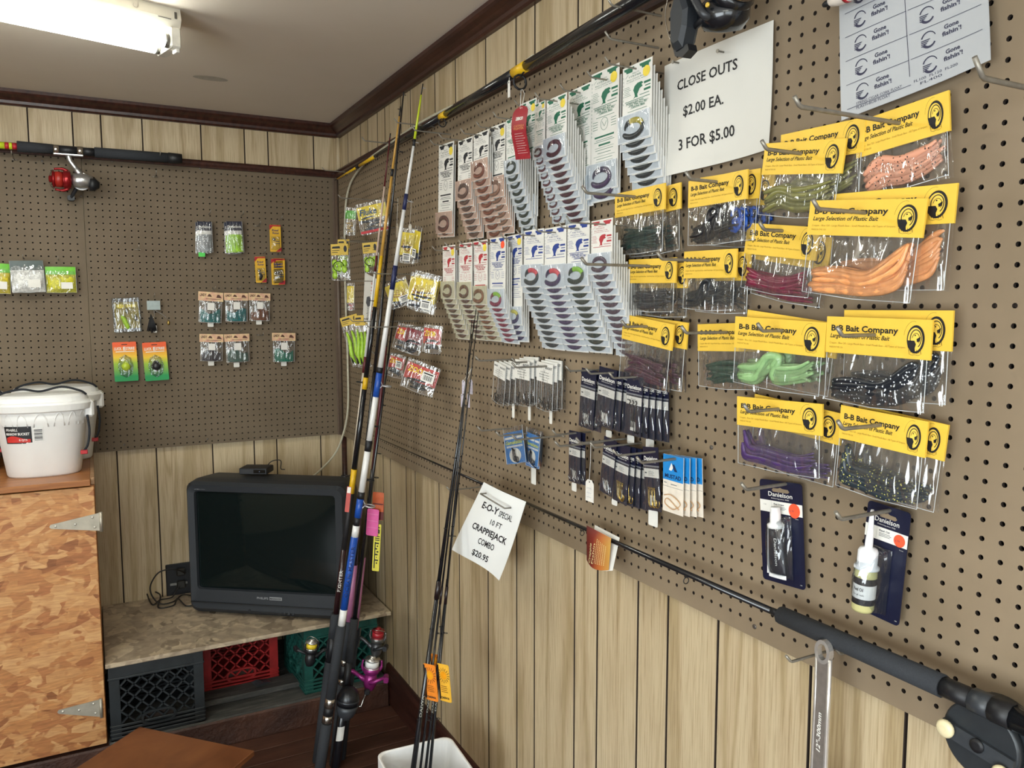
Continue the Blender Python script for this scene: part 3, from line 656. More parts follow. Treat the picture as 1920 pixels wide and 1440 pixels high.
# low brown wooden stand whose top pokes into the foreground
A, B_, C_ = on(262, 1362, 'z', .25), on(477, 1407, 'z', .25), on(135, 1438, 'z', .25)
ex = (B_-A).normalized(); ey = (ex.cross(Vector((0, 0, 1)))).normalized()
if ey.dot(C_-A) < 0: ey = -ey
sM = Matrix(((ex.x, -ey.x, 0, A.x), (ex.y, -ey.y, 0, A.y), (0, 0, 1, 0), (0, 0, 0, 1)))
stn = root('low_stand', 'low brown wooden stand in the foreground in front of the cabinet', 'stand', sM)
LW = (B_-A).length; BRN = plank('brown_stained_board', '#6b3f25', '#8a5735', (4, 4, 40))
mb = MB(); mb.cbox((0, -.5, .232), (LW, 0, .25), .002); part('top_board', mb, BRN, stn)
for x in (.03, LW-.07):
    for yy in (-.47, -.07): mb = MB(); mb.cbox((x, yy, .0), (x+.04, yy+.04, .232), .002); part('leg', mb, BRN, stn)
# ================================================================== PRODUCTS ON THE RIGHT WALL
STEEL = mat('#8f8a80', .42, .5, .15, 80, name='hook_wire'); PAPER = mat('#e9e7e0', .6, 0, .03, 40, name='white_card'); INK = mat('#17171a', .6, name='black_ink')
CLEAR = film('clear_bag_film'); CLEAR2 = film('stiff_clear_blister', '#f4f8fb', .10, .06, 25., .02)
def wirehook(base, d, wall, label, r=.0026, tipup=.012, group='wire pegboard hooks', drop=0., plate=False):
    """peg hook: back prong, straight arm out of the board, upturned tip"""
    out = Vector((-1, 0, 0)) if wall == 'R' else Vector((0, -1, 0)); al = Vector((0, -1, 0)) if wall == 'R' else Vector((1, 0, 0))
    b = Vector(base); b = Vector((0, b.y, b.z)) if wall == 'R' else Vector((b.x, 0, b.z)); up = Vector((0, 0, 1))
    mb = MB(); mb.tube([-out*.006+up*.012, -out*.008+up*.004, -out*.004, out*.004, out*(d*.5)-up*drop*.3, out*(d-.004)-up*drop, out*d+up*(.002-drop), out*(d+tipup*.75)+up*(tipup-drop)], r, 6)
    if plate: mb.tube([out*.004-al*.012, out*.004+al*.012], r*.8, 6)
    me = mb.mesh('pegboard_hook', STEEL); o = link('pegboard_hook', me, None, Matrix.Translation(b)); return tag(o, label, 'hook', group)
def hookat(card, bend, dc, wall, label, **k):
    """hook that passes through picture point `card` at depth dc and bends upward at picture point `bend`"""
    B = RW(*card, dc) if wall == 'R' else BW(*card, dc); best = None
    for i in range(20, 330):
        d = i*.001; P = Vector((-d, B.y, B.z)) if wall == 'R' else Vector((B.x, -d, B.z)); p = pix(P); e = math.hypot(p[0]-bend[0], p[1]-bend[1])
        if best is None or e < best[0]: best = (e, d)
    return wirehook(B, max(best[1], dc+.02), wall, label, **k)
def board(mb, W, H, th=.0012, r=0., x0=0., z0=0.):
    """card blank, front face at y=0, top left at (x0, z0)"""
    if r: mb.prism([(p[0], p[2]) for p in rr(x0, z0-H, x0+W, z0, 0, r, 3)], 0, th)
    else: mb.box((x0, 0, z0-H), (x0+W, th, z0))
    return mb
# ---- stacked bait cards with shingled pouches
KC = {'k': '#23252a', 'g': '#1d6a4e', 'r': '#b5333b', 'b': '#27408c'}
KT = {'k': ("KELLY'S", 'PLOW JOCKEY', 'Best In The Game'), 'g': ("KELLY'S", 'STRIPER', 'Best Catch Ever'), 'r': ("KELLY'S", 'TWO-HOOK', 'Beats All Others To The'), 'b': ("KELLY'S", 'THE TULF', 'Worm Rig')}
YDOT = mat('#f2d84a', .6, name='yellow_price_dot'); ODOT = mat('#ff5a34', .6, name='orange_price_dot')
def kellyprint(W, H, key, dot=None):
    u = W; p = MB(); Y = -.0004; VS = .64; lim = (H-.002)/VS
    def ok(s_): return s_*u < lim
    def R(x0, s0, x1, s1): 
        if ok(s1): p.rect(x0*u, -s1*u, x1*u, -s0*u, Y)
    for x0, x1 in ((.05, .4), (.58, .95)):
        p.poly([(x0*u, -.06*u), (x0*u+.02*u, -.14*u), (x0*u+.07*u, -.15*u), (x0*u+.09*u, -.22*u), (x1*u-.06*u, -.22*u), (x1*u-.05*u, -.14*u), (x1*u, -.13*u), (x1*u, -.06*u)], Y)
    a, b_, c_ = KT[key]
    p.text(a, .46*u, -.30*u, .05*u, Y, .0, 0, align='C'); p.text(b_, .43*u, -.385*u, .055*u, Y, .0, 0, width=.42*u, align='C'); p.text(c_, .46*u, -.465*u, .045*u, Y, 0, .2, width=.62*u, align='C'); p.text('LURES FOR BASS', .5*u, -.53*u, .03*u, Y, 0, 0, width=.7*u, align='C')
    p.stroke([(.1*u, -.36*u), (.2*u, -.27*u)], .01*u, Y)
    for k in range(6): R(.07, .66+k*.055, .24+.03*(k % 3), .672+k*.055)
    # leaping fish
    F_ = [(.38, 1.1), (.44, 1.02), (.42, .92), (.38, .82), (.42, .7), (.52, .63), (.66, .62), (.72, .68), (.66, .71), (.7, .78), (.6, .82), (.56, .9), (.52, .98), (.54, 1.08), (.46, 1.06)]
    if ok(1.12): p.poly([(x*u, -s_*u) for x, s_ in reversed(F_)], Y)
    R(.74, .66, .96, .73); R(.78, .79, .96, .82); R(.74, .88, .96, .95); R(.6, 1.02, .92, 1.04)
    if ok(1.42):
        for k_, (t_, x_, w_) in enumerate((('WEEDLESS RIG', .13, .6), ('Use The Pro Rig', .24, .62), ('Catches Bass', .32, .46))): p.text(t_, x_*u, -(1.215+.075*k_)*u, .055*u, Y, .03, .1, width=w_*u)
        for k_ in range(3): R(.12+.08*k_, 1.228+.075*k_, .9-.06*k_, 1.236+.075*k_)
    if False:
        p.poly([(x*u, -s_*u) for x, s_ in reversed([(.12, 1.2), (.9, 1.17), (.9, 1.27), (.8, 1.28), (.8, 1.38), (.3, 1.4), (.3, 1.32), (.12, 1.32)])], Y)
    R(.1, 1.12, .94, 1.14); R(.2, 1.46, .85, 1.475)
    if ok(1.9):
        E_ = [(.5*u+.13*u*math.cos(a), -1.7*u+.2*u*math.sin(a)) for a in [k*math.pi/8 for k in range(16)]]; p.stroke(E_, .012*u, Y, True)
        p.stroke([(.42*u, -1.62*u), (.5*u, -1.78*u), (.58*u, -1.62*u)], .012*u, Y)
    for k in range(4):
        R(.08, 1.58+.08*k, .26, 1.595+.08*k); R(.74, 1.58+.08*k, .92, 1.595+.08*k)
    R(.15, 2.06, .85, 2.115); R(.2, 2.18, .8, 2.195); R(.14, 2.235, .86, 2.25); R(.3, 2.32, .72, 2.375); R(.16, 2.43, .84, 2.44); R(.12, 2.7, .88, 2.71); R(.2, 2.87, .82, 2.88); R(.18, 2.5, .82, 2.515); R(.26, 2.6, .74, 2.615); R(.22, 2.78, .8, 2.795); R(.1, 2.95, .9, 2.965)
    for k in range(int(H/u/.12)): R(.03, .3+k*.12, .04, .36+k*.12)
    if dot:
        p.cur = 1; p.disc((.82*u, -.36*u), .12*u, -.0007, 14, .17*u)
    p.v = [(a_, b_, c_*VS) for a_, b_, c_ in p.v]
    return p
def pouch_parts(W, key, worm, accent, paper):
    """meshes shared by the cards of one stack: pouch backing, blister film, coiled worm"""
    PH = W*.56; out = []
    mb = MB(); mb.box((-.12*W, -.0012, 0), (W*.98, 0, PH)); out.append(('pouch_backing', mb.mesh('pouch_backing', paper)))
    mb = MB(); pts = []
    for k in range(26):
        a = math.radians(-150+k*13.5); rr_ = 1-.012*k
        pts.append((W*.43+W*.38*rr_*math.cos(a), -.0055, PH*.47+PH*.33*rr_*math.sin(a)))
    mb.tube(pts, [W*.04]+[W*.062]*20+[W*.055, W*.045, W*.036, W*.026, W*.015], 7); mb.v = [(a_, -.0026+(b_+.0055)*.4, c_) for a_, b_, c_ in mb.v]
    if accent: mb.m = [1 if (f % (len(mb.f)) > len(mb.f)*.45 and f < len(mb.f)*.75) else 0 for f in range(len(mb.f))]
    out.append(('worm', mb.mesh('worm', [worm]+([accent] if accent else []))))
    mb = MB(); mb.grid(lambda u, v: (W*(-.1+1.06*u), -.0015-.0042*(math.sin(math.pi*min(max(u, .001), .999))*math.sin(math.pi*(.08+.84*v)))**.45, PH*(.02+.96*v)), 10, 8); out.append(('blister', mb.mesh('blister', CLEAR2)))
    return out, PH
def kelly(TL, TR, bot, front, n, key, worm, label, accent=None, paper=None, dot=YDOT, group='hanging bait cards', d0=.01, step=.0062, hook=None):
    """stack of n cards: front card's top corners TL/TR, pixel rows of the front pouch bottom and of the rearmost pouch bottom"""
    d = d0+n*step
    f = (TL[1]-TR[1])/(TL[0]-TR[0]); M, W, Hf = place(TL, TR, (TL[0], front), d); 
    _, _, Hb = place(TL, TR, (TL[0], bot), d0)
    Hf = max(Hf, W*.8); W *= .97
    dz = (Hb-Hf)/max(1, n-1) if n > 1 else 0
    paper = paper or mat('#e6e0d4', .5); wm = mat(worm, .3, 0, .2, 120, name='soft_plastic_worm_'+worm.strip('#')); am = mat(accent, .3) if accent else None
    bmesh_ = board(MB(), W, Hf, .0008).mesh('backing_card', PAPER); pm = kellyprint(W, Hf-W*.54, key, dot).mesh('printing', [mat(KC[key], .6), dot or YDOT])
    parts_, PH = pouch_parts(W, key, wm, am, paper)
    ORD = ('first', 'second', 'third', 'fourth', 'fifth', 'sixth', 'seventh', 'eighth', 'ninth', 'tenth', 'eleventh', 'twelfth', 'thirteenth')
    for k in range(n):
        lb = ('front card, ' if k == 0 else ORD[k]+' pouch down, ')+label
        r = root('bait_card', lb, 'bait card', M @ T(0, k*step, -k*dz), group)
        b = part('backing_card', bmesh_, None, r)
        if k == 0:
            q = part('printing', pm, None, b); q['kind'] = 'stuff'
        for nm, me in parts_: 
            o = part(nm, me, None, r); o.location = (0, -.0008, -Hf+.002); o.rotation_euler.x = math.radians(2)
    if hook: hookat(hook[0], hook[1], d, 'R', 'wire hook holding the '+label, r=.0017)
TAN, DK, GRN = '#b08a78', '#4a4038', '#39443c'
PK = mat('#e0b9a4', .5, name='pinkish_card'); CRM = mat('#e4d9b8', .5, name='cream_card'); WHC = mat('#e8ebee', .45, name='cool_white_card')
K = [ # TL, TR, bottom row, front pouch bottom row, count, colour key, worm colour, label
 ((823, 273), (852, 266), 443, 439, 2, 'k', '#6d4a44', 'black-printed stack first in the top row', {'hook': ((838, 273), (812, 266)), 'paper': PK}),
 ((859, 265), (887, 256), 440, 378, 7, 'k', '#6a5148', 'black-printed stack second in the top row', {'hook': ((872, 264), (829, 247)), 'paper': PK, 'dot': None}),
 ((888, 253), (917, 242), 437, 341, 9, 'k', '#8a5444', 'black-printed stack third in the top row', {'hook': ((903, 254), (870, 243)), 'paper': PK, 'dot': None}),
 ((917, 240), (949, 230), 432, 374, 6, 'k', '#8f6a58', 'black-printed stack fourth in the top row', {'hook': ((934, 242), (903, 205)), 'paper': PK}),
 ((949, 226), (975, 214), 427, 333, 9, 'g', '#3c463f', 'stack with dark green worms left of the red tag', {'dot': None, 'hook': ((962, 224), (935, 186)), 'paper': WHC}),
 ((974, 197), (1007, 183), 408, 408, 2, 'g', '#5a5864', 'green-printed stack half covered by the red tag', {'hook': ((988, 200), (975, 165)), 'paper': WHC}),
 ((1003, 196), (1023, 188), 405, 300, 10, 'g', '#6d3f46', 'narrow green-printed stack just right of the red tag', {'paper': WHC}),
 ((1025, 189), (1064, 173), 407, 303, 11, 'g', '#5c2f3c', 'green-printed stack of maroon worms', {'hook': ((1045, 190), (1016, 141)), 'paper': WHC}),
 ((1066, 173), (1110, 152), 392, 384, 2, 'g', '#a8322c', 'green-printed stack with red coiled worm', {'dot': None, 'hook': ((1088, 174), (1064, 118)), 'paper': WHC}),
 ((1109, 141), (1163, 118), 378, 362, 2, 'g', '#4a3d57', 'glossy green-printed stack with purple coiled worm', {'hook': ((1138, 150), (1115, 100)), 'paper': WHC}),
 ((1168, 130), (1225, 107), 368, 272, 9, 'g', '#2b3236', 'green-printed stack of black worms beside the price sign', {'hook': ((1193, 129), (1150, 70)), 'paper': WHC, 'accent': '#c9b43c'}),
 ((830, 462), (854, 458), 626, 561, 9, 'r', '#7a5f4e', 'red-printed stack first in the lower row', {'hook': ((842, 470), (816, 450)), 'paper': CRM}),
 ((861, 457), (886, 454), 627, 562, 9, 'r', '#7d5a4c', 'red-printed stack second in the lower row', {'hook': ((874, 464), (840, 446)), 'paper': CRM, 'dot': None}),
 ((887, 453), (915, 448), 630, 572, 8, 'r', '#96694f', 'red-printed stack third in the lower row', {'hook': ((901, 460), (866, 438)), 'paper': CRM}),
 ((919, 447), (949, 443), 634, 578, 8, 'b', '#9c4a5e', 'blue-printed stack of rose and green worms', {'hook': ((933, 455), (900, 432)), 'paper': WHC, 'accent': '#9fcf52', 'dot': ODOT}),
 ((950, 443), (980, 436), 636, 610, 4, 'b', '#4c4468', 'short blue-printed stack of violet worms', {'hook': ((964, 448), (945, 428)), 'paper': WHC, 'accent': '#d8c95a'}),
 ((983, 433), (1021, 429), 640, 539, 11, 'b', '#4b4e50', 'blue-printed stack of grey worms with pink tails', {'hook': ((1003, 442), (975, 418)), 'paper': WHC, 'accent': '#f0616a', 'dot': None}),
 ((1021, 429), (1063, 422), 644, 542, 11, 'b', '#574b66', 'blue-printed stack of purple worms with pink tails', {'hook': ((1042, 436), (1010, 408)), 'paper': WHC, 'accent': '#f0616a', 'dot': None}),
 ((1064, 421), (1107, 414), 646, 538, 11, 'b', '#4b524a', 'blue-printed stack of green-tipped worms', {'hook': ((1086, 429), (1055, 398)), 'paper': WHC, 'accent': '#a7dd55', 'dot': None}),
 ((1109, 415), (1150, 409), 650, 516, 13, 'r', '#6a5560', 'red-printed stack beside the yellow header bags', {'hook': ((1136, 421), (1070, 402)), 'paper': WHC, 'dot': None}),
]
for a in K: kelly(*a[:8], **a[8])
# ---- clear bags with yellow headers
YEL = mat('#efc548', .5, 0, .04, 30, name='yellow_header_card')
HW, HH = .150, .0445
def bbprint():
    p = MB(); Y = -.0004; W, H = HW, HH
    p.text('B-B Bait Company', .055*W, -.385*H, .165*H, Y, .028, 0, width=.655*W)
    p.text('Large Selection of Plastic Bait', .047*W, -.575*H, .12*H, Y, .015, .28, width=.59*W)
    p.cur = 1
    p.text('Crappie - Blue Gill - Large Mouth Bass - Small Mouth Bass - All Types of Stripers', .043*W, -.745*H, .055*H, Y, 0, 0, width=.74*W); p.text('MADE IN THE USA', .043*W, -.86*H, .05*H, Y, 0, 0, width=.14*W)
    p.cur = 0
    cx, cz, rx, rz = .868*W, -.5*H, .077*W, .355*H
    ell = lambda sx, sz, dx=0, dz=0, a0=0, a1=360, n=28: [(cx+dx+rx*sx*math.cos(math.radians(a0+(a1-a0)*k/n)), cz+dz+rz*sz*math.sin(math.radians(a0+(a1-a0)*k/n))) for k in range(n+1)]
    p.poly(ell(1, 1)[:-1], Y)
    p.cur = 2; Y2 = -.0007
    p.poly(ell(.82, .84, -.0006, -.0002)[:-1], Y2)                       # pale inside of the oval
    p.cur = 0; Y3 = -.0010
    p.poly([(cx-.98*rx, cz-.1*rz), (cx-.1*rx, cz-.1*rz), (cx+.1*rx, cz-.35*rz), (cx-.02*rx, cz-.62*rz), (cx+.05*rx, cz-.95*rz), (cx-.4*rx, cz-.9*rz), (cx-.8*rx, cz-.6*rz)][::-1], Y3)   # water mass
    p.stroke(ell(.62, .64, .0004, .0006, 200, -60, 16), .0011, Y3)   # curved back of the fish
    p.stroke(ell(.42, .42, .0006, .0002, 170, -40, 12), .0006, Y3)
    p.disc((cx-.05*rx, cz+.28*rz), .0009, Y3, 10)
    p.poly([(cx+.12*rx, cz+.02*rz), (cx+.55*rx, cz+.2*rz), (cx+.5*rx, cz-.12*rz), (cx+.2*rx, cz-.2*rz)][::-1], Y3)
    for k in range(7): p.stroke([(cx+(-.7+.22*k)*rx, cz-(.72+.1*(k % 2))*rz), (cx+(-.6+.22*k)*rx, cz-(.95+.08*((k+1) % 2))*rz)], .0005, Y3)
    p.cur = 0; p.stroke(ell(1.05, 1.12, -.0035, .0022, 75, 175, 12), .00022, Y)
    p.stroke([(cx-.7*rx, cz-1.05*rz), (cx-.3*rx, cz-1.14*rz), (cx, cz-1.08*rz), (cx+.35*rx, cz-1.14*rz), (cx+.6*rx, cz-1.06*rz)], .0003, Y)
    return p.mesh('printing', [INK, mat('#a8842c', .6, name='faded_ink'), mat('#f4cf55', .6)])
BBP = bbprint()
mb = MB(); mb.loft([[(0, 0, -HH), (HW, 0, -HH), (HW, .0, -.0015), (HW, .0012, 0), (0, .0012, 0), (0, 0, -.0015)][0:4]+[], [(0, .0035, -HH), (HW, .0035, -HH), (HW, .0025, -.0015), (HW, .0012, 0)]] ) if False else mb.box((0, 0, -HH), (HW, .0032, 0)); BBH = mb.mesh('header', YEL)
WORMN = 0
def worms(W, BH, n, col, mode, seed, specked=None, rad=.0042):
    """soft baits lying in the bottom of a bag whose top left is (0, 0) and height BH"""
    rnd = random.Random(seed); out = []
    m = specks('speckled_worm_'+col.strip('#')+specked.strip('#'), col, specked, 230., .24) if specked else mat(col, .28, 0, .18, 90, name='soft_bait_'+col.strip('#'))
    for k in range(n):
        f = k/max(1, n-1); z0 = -BH+.006+f*BH*{'pile': .46, 'wave': .5, 'loop': .4}.get(mode, .34); y = -.001+.011*rnd.random()
        x0, x1 = W*(.06+.05*rnd.random()), W*(.94-.06*rnd.random())
        if mode == 'straight': P = [(x0, y, z0+.01*rnd.random()), (W*.3, y, z0+.003*rnd.random()), (W*.6, y, z0-.002+.004*rnd.random()), (x1, y, z0+.014*rnd.random())]
        elif mode == 'bend':   P = [(x0, y, z0), (W*.35, y, z0+.002), (W*.62, y, z0+.004*rnd.random()), (W*.86, y, z0+.012+.02*f), (W*.93, y, z0+.03+.045*f*rnd.random())]
        elif mode == 'hang':   P = [(x0, y, z0+BH*(.3+.35*f)), (W*.1+.01*f, y, z0+BH*.1), (W*.35, y, z0+.004), (W*.7, y, z0-.001), (x1, y, z0+.008*rnd.random())]
        elif mode == 'wave':   P = [(x0, y, z0-.004+.004*rnd.random()), (W*.28, y, z0+.006+.004*rnd.random()), (W*.5, y, z0+.004), (W*.75, y, z0+.006+.004*rnd.random()), (x1, y, z0+.016)]
        elif mode == 'loop':   P = [(x0, y, z0), (W*.3, y, z0+.004), (W*.42, y, z0+.04*rnd.random()+.01), (W*.55, y, z0+.03), (W*.5, y, z0+.006), (W*.75, y, z0+.01), (x1, y, z0+.03*rnd.random())]
        else:                  P = [(x0+W*.5*rnd.random()*.4, y, z0+.01*rnd.random()), (W*(.3+.3*rnd.random()), y, z0+.012*rnd.random()), (x1-W*.4*rnd.random()*.5, y, z0+.012*rnd.random())]
        zlim = -BH+.0035; P = [(a, b, min(max(c, zlim), -.007)) for a, b, c in P]
        pts = bez(P, 6); N = len(pts); r = [rad*(.55+.45*min(1, i/3.))*(1 if i < N*.6 else 1-.75*(i-N*.6)/(N*.4)) for i in range(N)]
        mb = MB(); mb.tube(pts, r, 7); out.append(mb.mesh('worm', m))
    return out
SEAM = mat('#cfd3d4', .25, 0, .05, 60, name='bag_seam')
def bagfilm(W, BH, seed, bulge=.008, m=None, rim=True):
    rnd = random.Random(seed); ph = [rnd.random()*6 for _ in range(4)]
    def fr(u, v):
        s_ = (math.sin(math.pi*u)**.6)*(.25+.75*math.sin(math.pi*min(1, v*1.08+.02))**.7 if v < .96 else .1)
        wr = .0012*math.sin(u*27+ph[0]+3*v)*math.sin(v*5+ph[1])+.0009*math.sin(u*44+ph[2])
        return (W*u, .001-bulge*s_*(1-.55*v)+wr*math.sin(math.pi*u), -BH*(1-v)+.0025*math.sin(u*9+ph[3])*(1-v))
    mb = MB(); mb.grid(fr, 22, 14); mb.grid(lambda u, v: (W*(1-u), .013-.004*v, -BH*(1-v)), 6, 4)
    if rim: mb.cur = 1; mb.tube([(0, .001, 0), (0, .001, -BH+.002), (W*.5, .001, -BH-.001), (W, .001, -BH+.002), (W, .001, 0)], .0006, 5)
    return mb.mesh('clear_bag', [m or CLEAR, SEAM])
def bbbag(TL, TR, HBL, BL, label, n, col, mode, seed, extra=(), d=.045, yaw=0., specked=None, hook=None, second=None, rad=.0042, gap=.016, more=None):
    M, W, Hh = place(TL, TR, HBL, d, 'R', yaw); _, _, Hb = place(TL, TR, BL, d, 'R', yaw)
    sx, sz = W/HW, Hh/HH; BH = (Hb-Hh)
    fm = bagfilm(HW*.955, BH/sz, seed); ws = worms(HW*.955, BH/sz, n+5, col, mode, seed, specked, rad)
    if more:
        cm = mat(more, .28, 0, .18, 90, name='soft_bait_'+more.strip('#')); rn = random.Random(seed)
        for k in range(7):
            c0 = Vector((HW*(.74+.14*rn.random()), .001+.006*rn.random(), -BH/sz*(.35+.3*rn.random()))); mb = MB(); mb.tube([c0+Vector((.012*math.cos(a_*.8+k)*(1-.05*a_), 0, .012*math.sin(a_*.8+k)*(1-.05*a_))) for a_ in range(9)], [.0028]*6+[.0022, .0016, .001], 6); ws.append(mb.mesh('worm', cm))
    def one(Mx, lb, full):
        r = root('bait_bag', lb, 'bait bag', Mx @ S(sx, 1, sz), 'yellow-header bags of soft plastic bait')
        h = part('header', BBH, None, r); q = part('printing', BBP, None, h); q['kind'] = 'stuff'
        f = part('clear_bag', fm, None, r); f.location = (.0225*HW, -.002, -HH)
        for i, me in enumerate(ws):
            if not full and i % 2: continue
            o = part('worm', me, None, r); o.location = (.0225*HW, -.002, -HH)
        return r
    one(M, label, True)
    for k, (dx, dz, rot) in enumerate(extra):
        one(M @ T(dx*W, gap*(k+1), dz*Hh) @ Matrix.Rotation(math.radians(rot), 4, 'Y'), label.replace('front ', '')+(', the one behind' if k == 0 else ', hindmost of three'), False)
    if hook: hookat(hook[0], hook[1], d, 'R', 'wire hook through the '+label.replace('front ', ''), r=.003)
bbbag((1153, 364), (1247, 339), (1152, 409), (1156, 479), 'front yellow-header bag of dark green worms left of the blue worm bag', 9, '#1f3a34', 'pile', 1, [(.16, -.14, -2)], hook=((1191, 369), (1100, 347)))
bbbag((1291, 340), (1402, 307), (1288, 391), (1294, 462), 'front yellow-header bag of black and blue worms below the price sign', 7, '#15181f', 'loop', 2, [(.09, .12, 2), (.2, .0, 4)], more='#1d4fa8', hook=((1344, 341), (1294, 325)))
bbbag((1179, 487), (1268, 478), (1177, 531), (1182, 582), 'front yellow-header bag of charcoal worms by the red cards', 9, '#2a2d33', 'pile', 3, [(.13, -.2, 0)], hook=((1218, 499), (1098, 481)))
bbbag((1283, 472), (1382, 460), (1280, 522), (1281, 580), 'front yellow-header bag of smoke black worms left of maroon', 8, '#22272c', 'loop', 4, [(.12, -.1, 0)], hook=((1329, 489), (1240, 469)))
bbbag((1435, 269), (1587, 260), (1428, 328), (1430, 404), 'front yellow-header bag of olive striped worms below the price sign', 8, '#7c7a48', 'wave', 5, [(.1, .28, -6)], hook=((1502, 288), (1438, 264)))
bbbag((1603, 230), (1779, 175), (1607, 297), (1616, 371), 'yellow-header bag of peach worms with black specks, topmost', 9, '#dfa084', 'wave', 6, (), d=.028, specked='#2c2420', hook=((1686, 231), (1501, 183)), rad=.0055)
bbbag((1402, 418), (1540, 402), (1390, 474), (1393, 541), 'front yellow-header bag of maroon worms behind the orange ones', 9, '#7c2340', 'straight', 7, [(.12, -.16, 2)], d=.03, gap=.01, hook=((1467, 433), (1432, 420)))
bbbag((1520, 376), (1740, 368), (1512, 440), (1516, 549), 'front yellow-header bag of bright orange worms', 10, '#f2a267', 'bend', 8, [(.13, .2, -3)], d=.06, gap=.02, hook=((1622, 399), (1533, 387)), rad=.0052)
bbbag((1169, 589), (1264, 600), (1164, 634), (1156, 707), 'front yellow-header bag of purple red worms over navy packets', 10, '#4a2238', 'pile', 9, [(.13, .0, -2)], hook=((1213, 612), (1172, 606)))
bbbag((1308, 608), (1422, 598), (1307, 658), (1319, 725), 'yellow-header bag of dark green lizards half behind the lime worm bag', 9, '#27473a', 'pile', 10, (), d=.02, hook=((1363, 623), (1285, 610)))
bbbag((1379, 593), (1550, 600), (1375, 651), (1375, 718), 'front yellow-header bag of lime green worms', 7, '#8db47c', 'loop', 11, [(.06, .22, 4)], d=.05, hook=((1466, 620), (1428, 610)), rad=.0055)
bbbag((1551, 593), (1748, 611), (1550, 660), (1536, 748), 'front yellow-header bag of black worms with white specks', 8, '#1b2028', 'bend', 12, [(.1, .18, -1)], d=.05, specked='#d7dade', hook=((1640, 628), (1577, 614)), rad=.0055)
bbbag((1382, 743), (1542, 753), (1381, 796), (1386, 870), 'front yellow-header bag of purple worms above the grease tube', 11, '#4a3266', 'hang', 13, [(.14, .1, 6)], d=.045, hook=((1460, 767), (1401, 756)))
bbbag((1577, 759), (1741, 784), (1570, 820), (1569, 912), 'front yellow-header bag of dark worms with yellow specks', 8, '#28323a', 'hang', 14, [(.13, .05, 2)], d=.045, specked='#c9c56a', hook=((1651, 797), (1577, 786)), rad=.0055)
# ================================================================== SMALLER PACKETS, RIGHT WALL
NAVY = mat('#161a33', .35, 0, .1, 40, name='navy_card'); HOOKM = mat('#3b3a3c', .25, .85, name='dark_fish_hook'); GOLD = mat('#b9a05c', .25, .9, name='gold_hook'); SILV = mat('#b9bcc0', .22, .95, name='bright_metal')
def pk(name, label, cat, TL, TR, BL, d=.03, wall='R', yaw=0., group=None):
    M, W, H = place(TL, TR, BL, d, wall, yaw); return root(name, label, cat, M, group), W, H
def fishhook(x, z, L, m, par, y=-.003, ang=0., w=.0007):
    """small J hook with eye and barb, hanging from (x, z)"""
    P = [(0, 0), (.0, -L*.55), (.0, -L*.75), (L*.06, -L*.93), (L*.2, -L), (L*.33, -L*.92), (L*.38, -L*.75), (L*.36, -L*.6)]
    ca, sa = math.cos(ang), math.sin(ang); pts = [(x+a*ca-b*sa, y, z+a*sa+b*ca) for a, b in P]
    mb = MB(); mb.tube(bez(pts, 4), w, 5); e = [(x+L*.05*math.cos(t*.785), y, z+L*.05+L*.05*math.sin(t*.785)) for t in range(9)]; mb.tube(e, w*.8, 5, False)
    return part('fish_hook', mb, m, par)
def pricetag(P, W, H, label, wall='R', d=.02, col=PAPER, group='blank price tags'):
    """white plastic price tab; P is its top left picture point"""
    p = RW(*P, d) if wall == 'R' else BW(*P, d); X = (0, -1, 0) if wall == 'R' else (1, 0, 0)
    M = Matrix.Translation(p) @ (Matrix.Rotation(math.radians(-90), 4, 'Z') if wall == 'R' else Matrix())
    mb = board(MB(), W, H, .0008, .003); return single('price_tag', mb, col, label, 'price tag', M, group)
# ---- plain hook packets with white paper label
def baitbucket(TL, TR, LBL, BL, n, label, seed, dx=.3, d=.035):
    M, W, Hl = place(TL, TR, LBL, d); _, _, Hb = place(TL, TR, BL, d); rnd = random.Random(seed)
    lab = board(MB(), W, Hl, .0006).mesh('paper_label', PAPER)
    p = MB(); p.text('BAIT', .06*W, -.3*Hl, .12*Hl, -.0004, .02, width=.3*W); p.text('BUCKET', .55*W, -.3*Hl, .12*Hl, -.0004, .02, width=.42*W); p.stroke([(.46*W, -.14*Hl), (.46*W, -.42*Hl), (.5*W, -.46*Hl), (.53*W, -.38*Hl)], .0006, -.0004)
    for k, (t_, w_) in enumerate((('1/0 Nickel', .5), ('Baitholder', .62), ('Hooks 10 ct', .6), ('New', .3))): p.text(t_, .5*W, -(.52+.13*k)*Hl, .07*Hl, -.0004, 0, 0, width=w_*W, align='C')
    pm = p.mesh('printing', INK); fl = bagfilm(W, Hb*.98, seed, .004)
    names = ('front', 'second', 'third', 'fourth')
    for k in range(n):
        r = root('hook_packet', names[k]+' '+label, 'hook packet', M @ T(dx*W*k*.5, .006*k, .004*k) @ Matrix.Rotation(math.radians(-1.5*k), 4, 'Y'), 'plain bags of fish hooks')
        f = part('clear_bag', fl, None, r); f.location = (0, -.002, -Hb*.02) if False else (0, .001, 0); f.location.z = 0; f.location.y = .0015
        b = part('paper_label', lab, None, r); q = part('printing', pm, None, b); q['kind'] = 'stuff'
        for j in range(9 if k == 0 else 4):
            fishhook(W*(.12+.6*rnd.random()), -Hb*(.72+.1*rnd.random()), Hb*.2, HOOKM, r, .004, rnd.uniform(-.8, .8), .0009)
baitbucket((927, 676), (949, 680), (923, 701), (917, 748), 4, 'hook bag with white label in the leftmost group', 3, .45)
baitbucket((966, 673), (993, 676), (965, 708), (964, 758), 3, 'hook bag with white label in the middle group', 4)
baitbucket((1007, 677), (1037, 682), (1005, 712), (1003, 766), 3, 'hook bag with white label in the rightmost group', 5, .25)
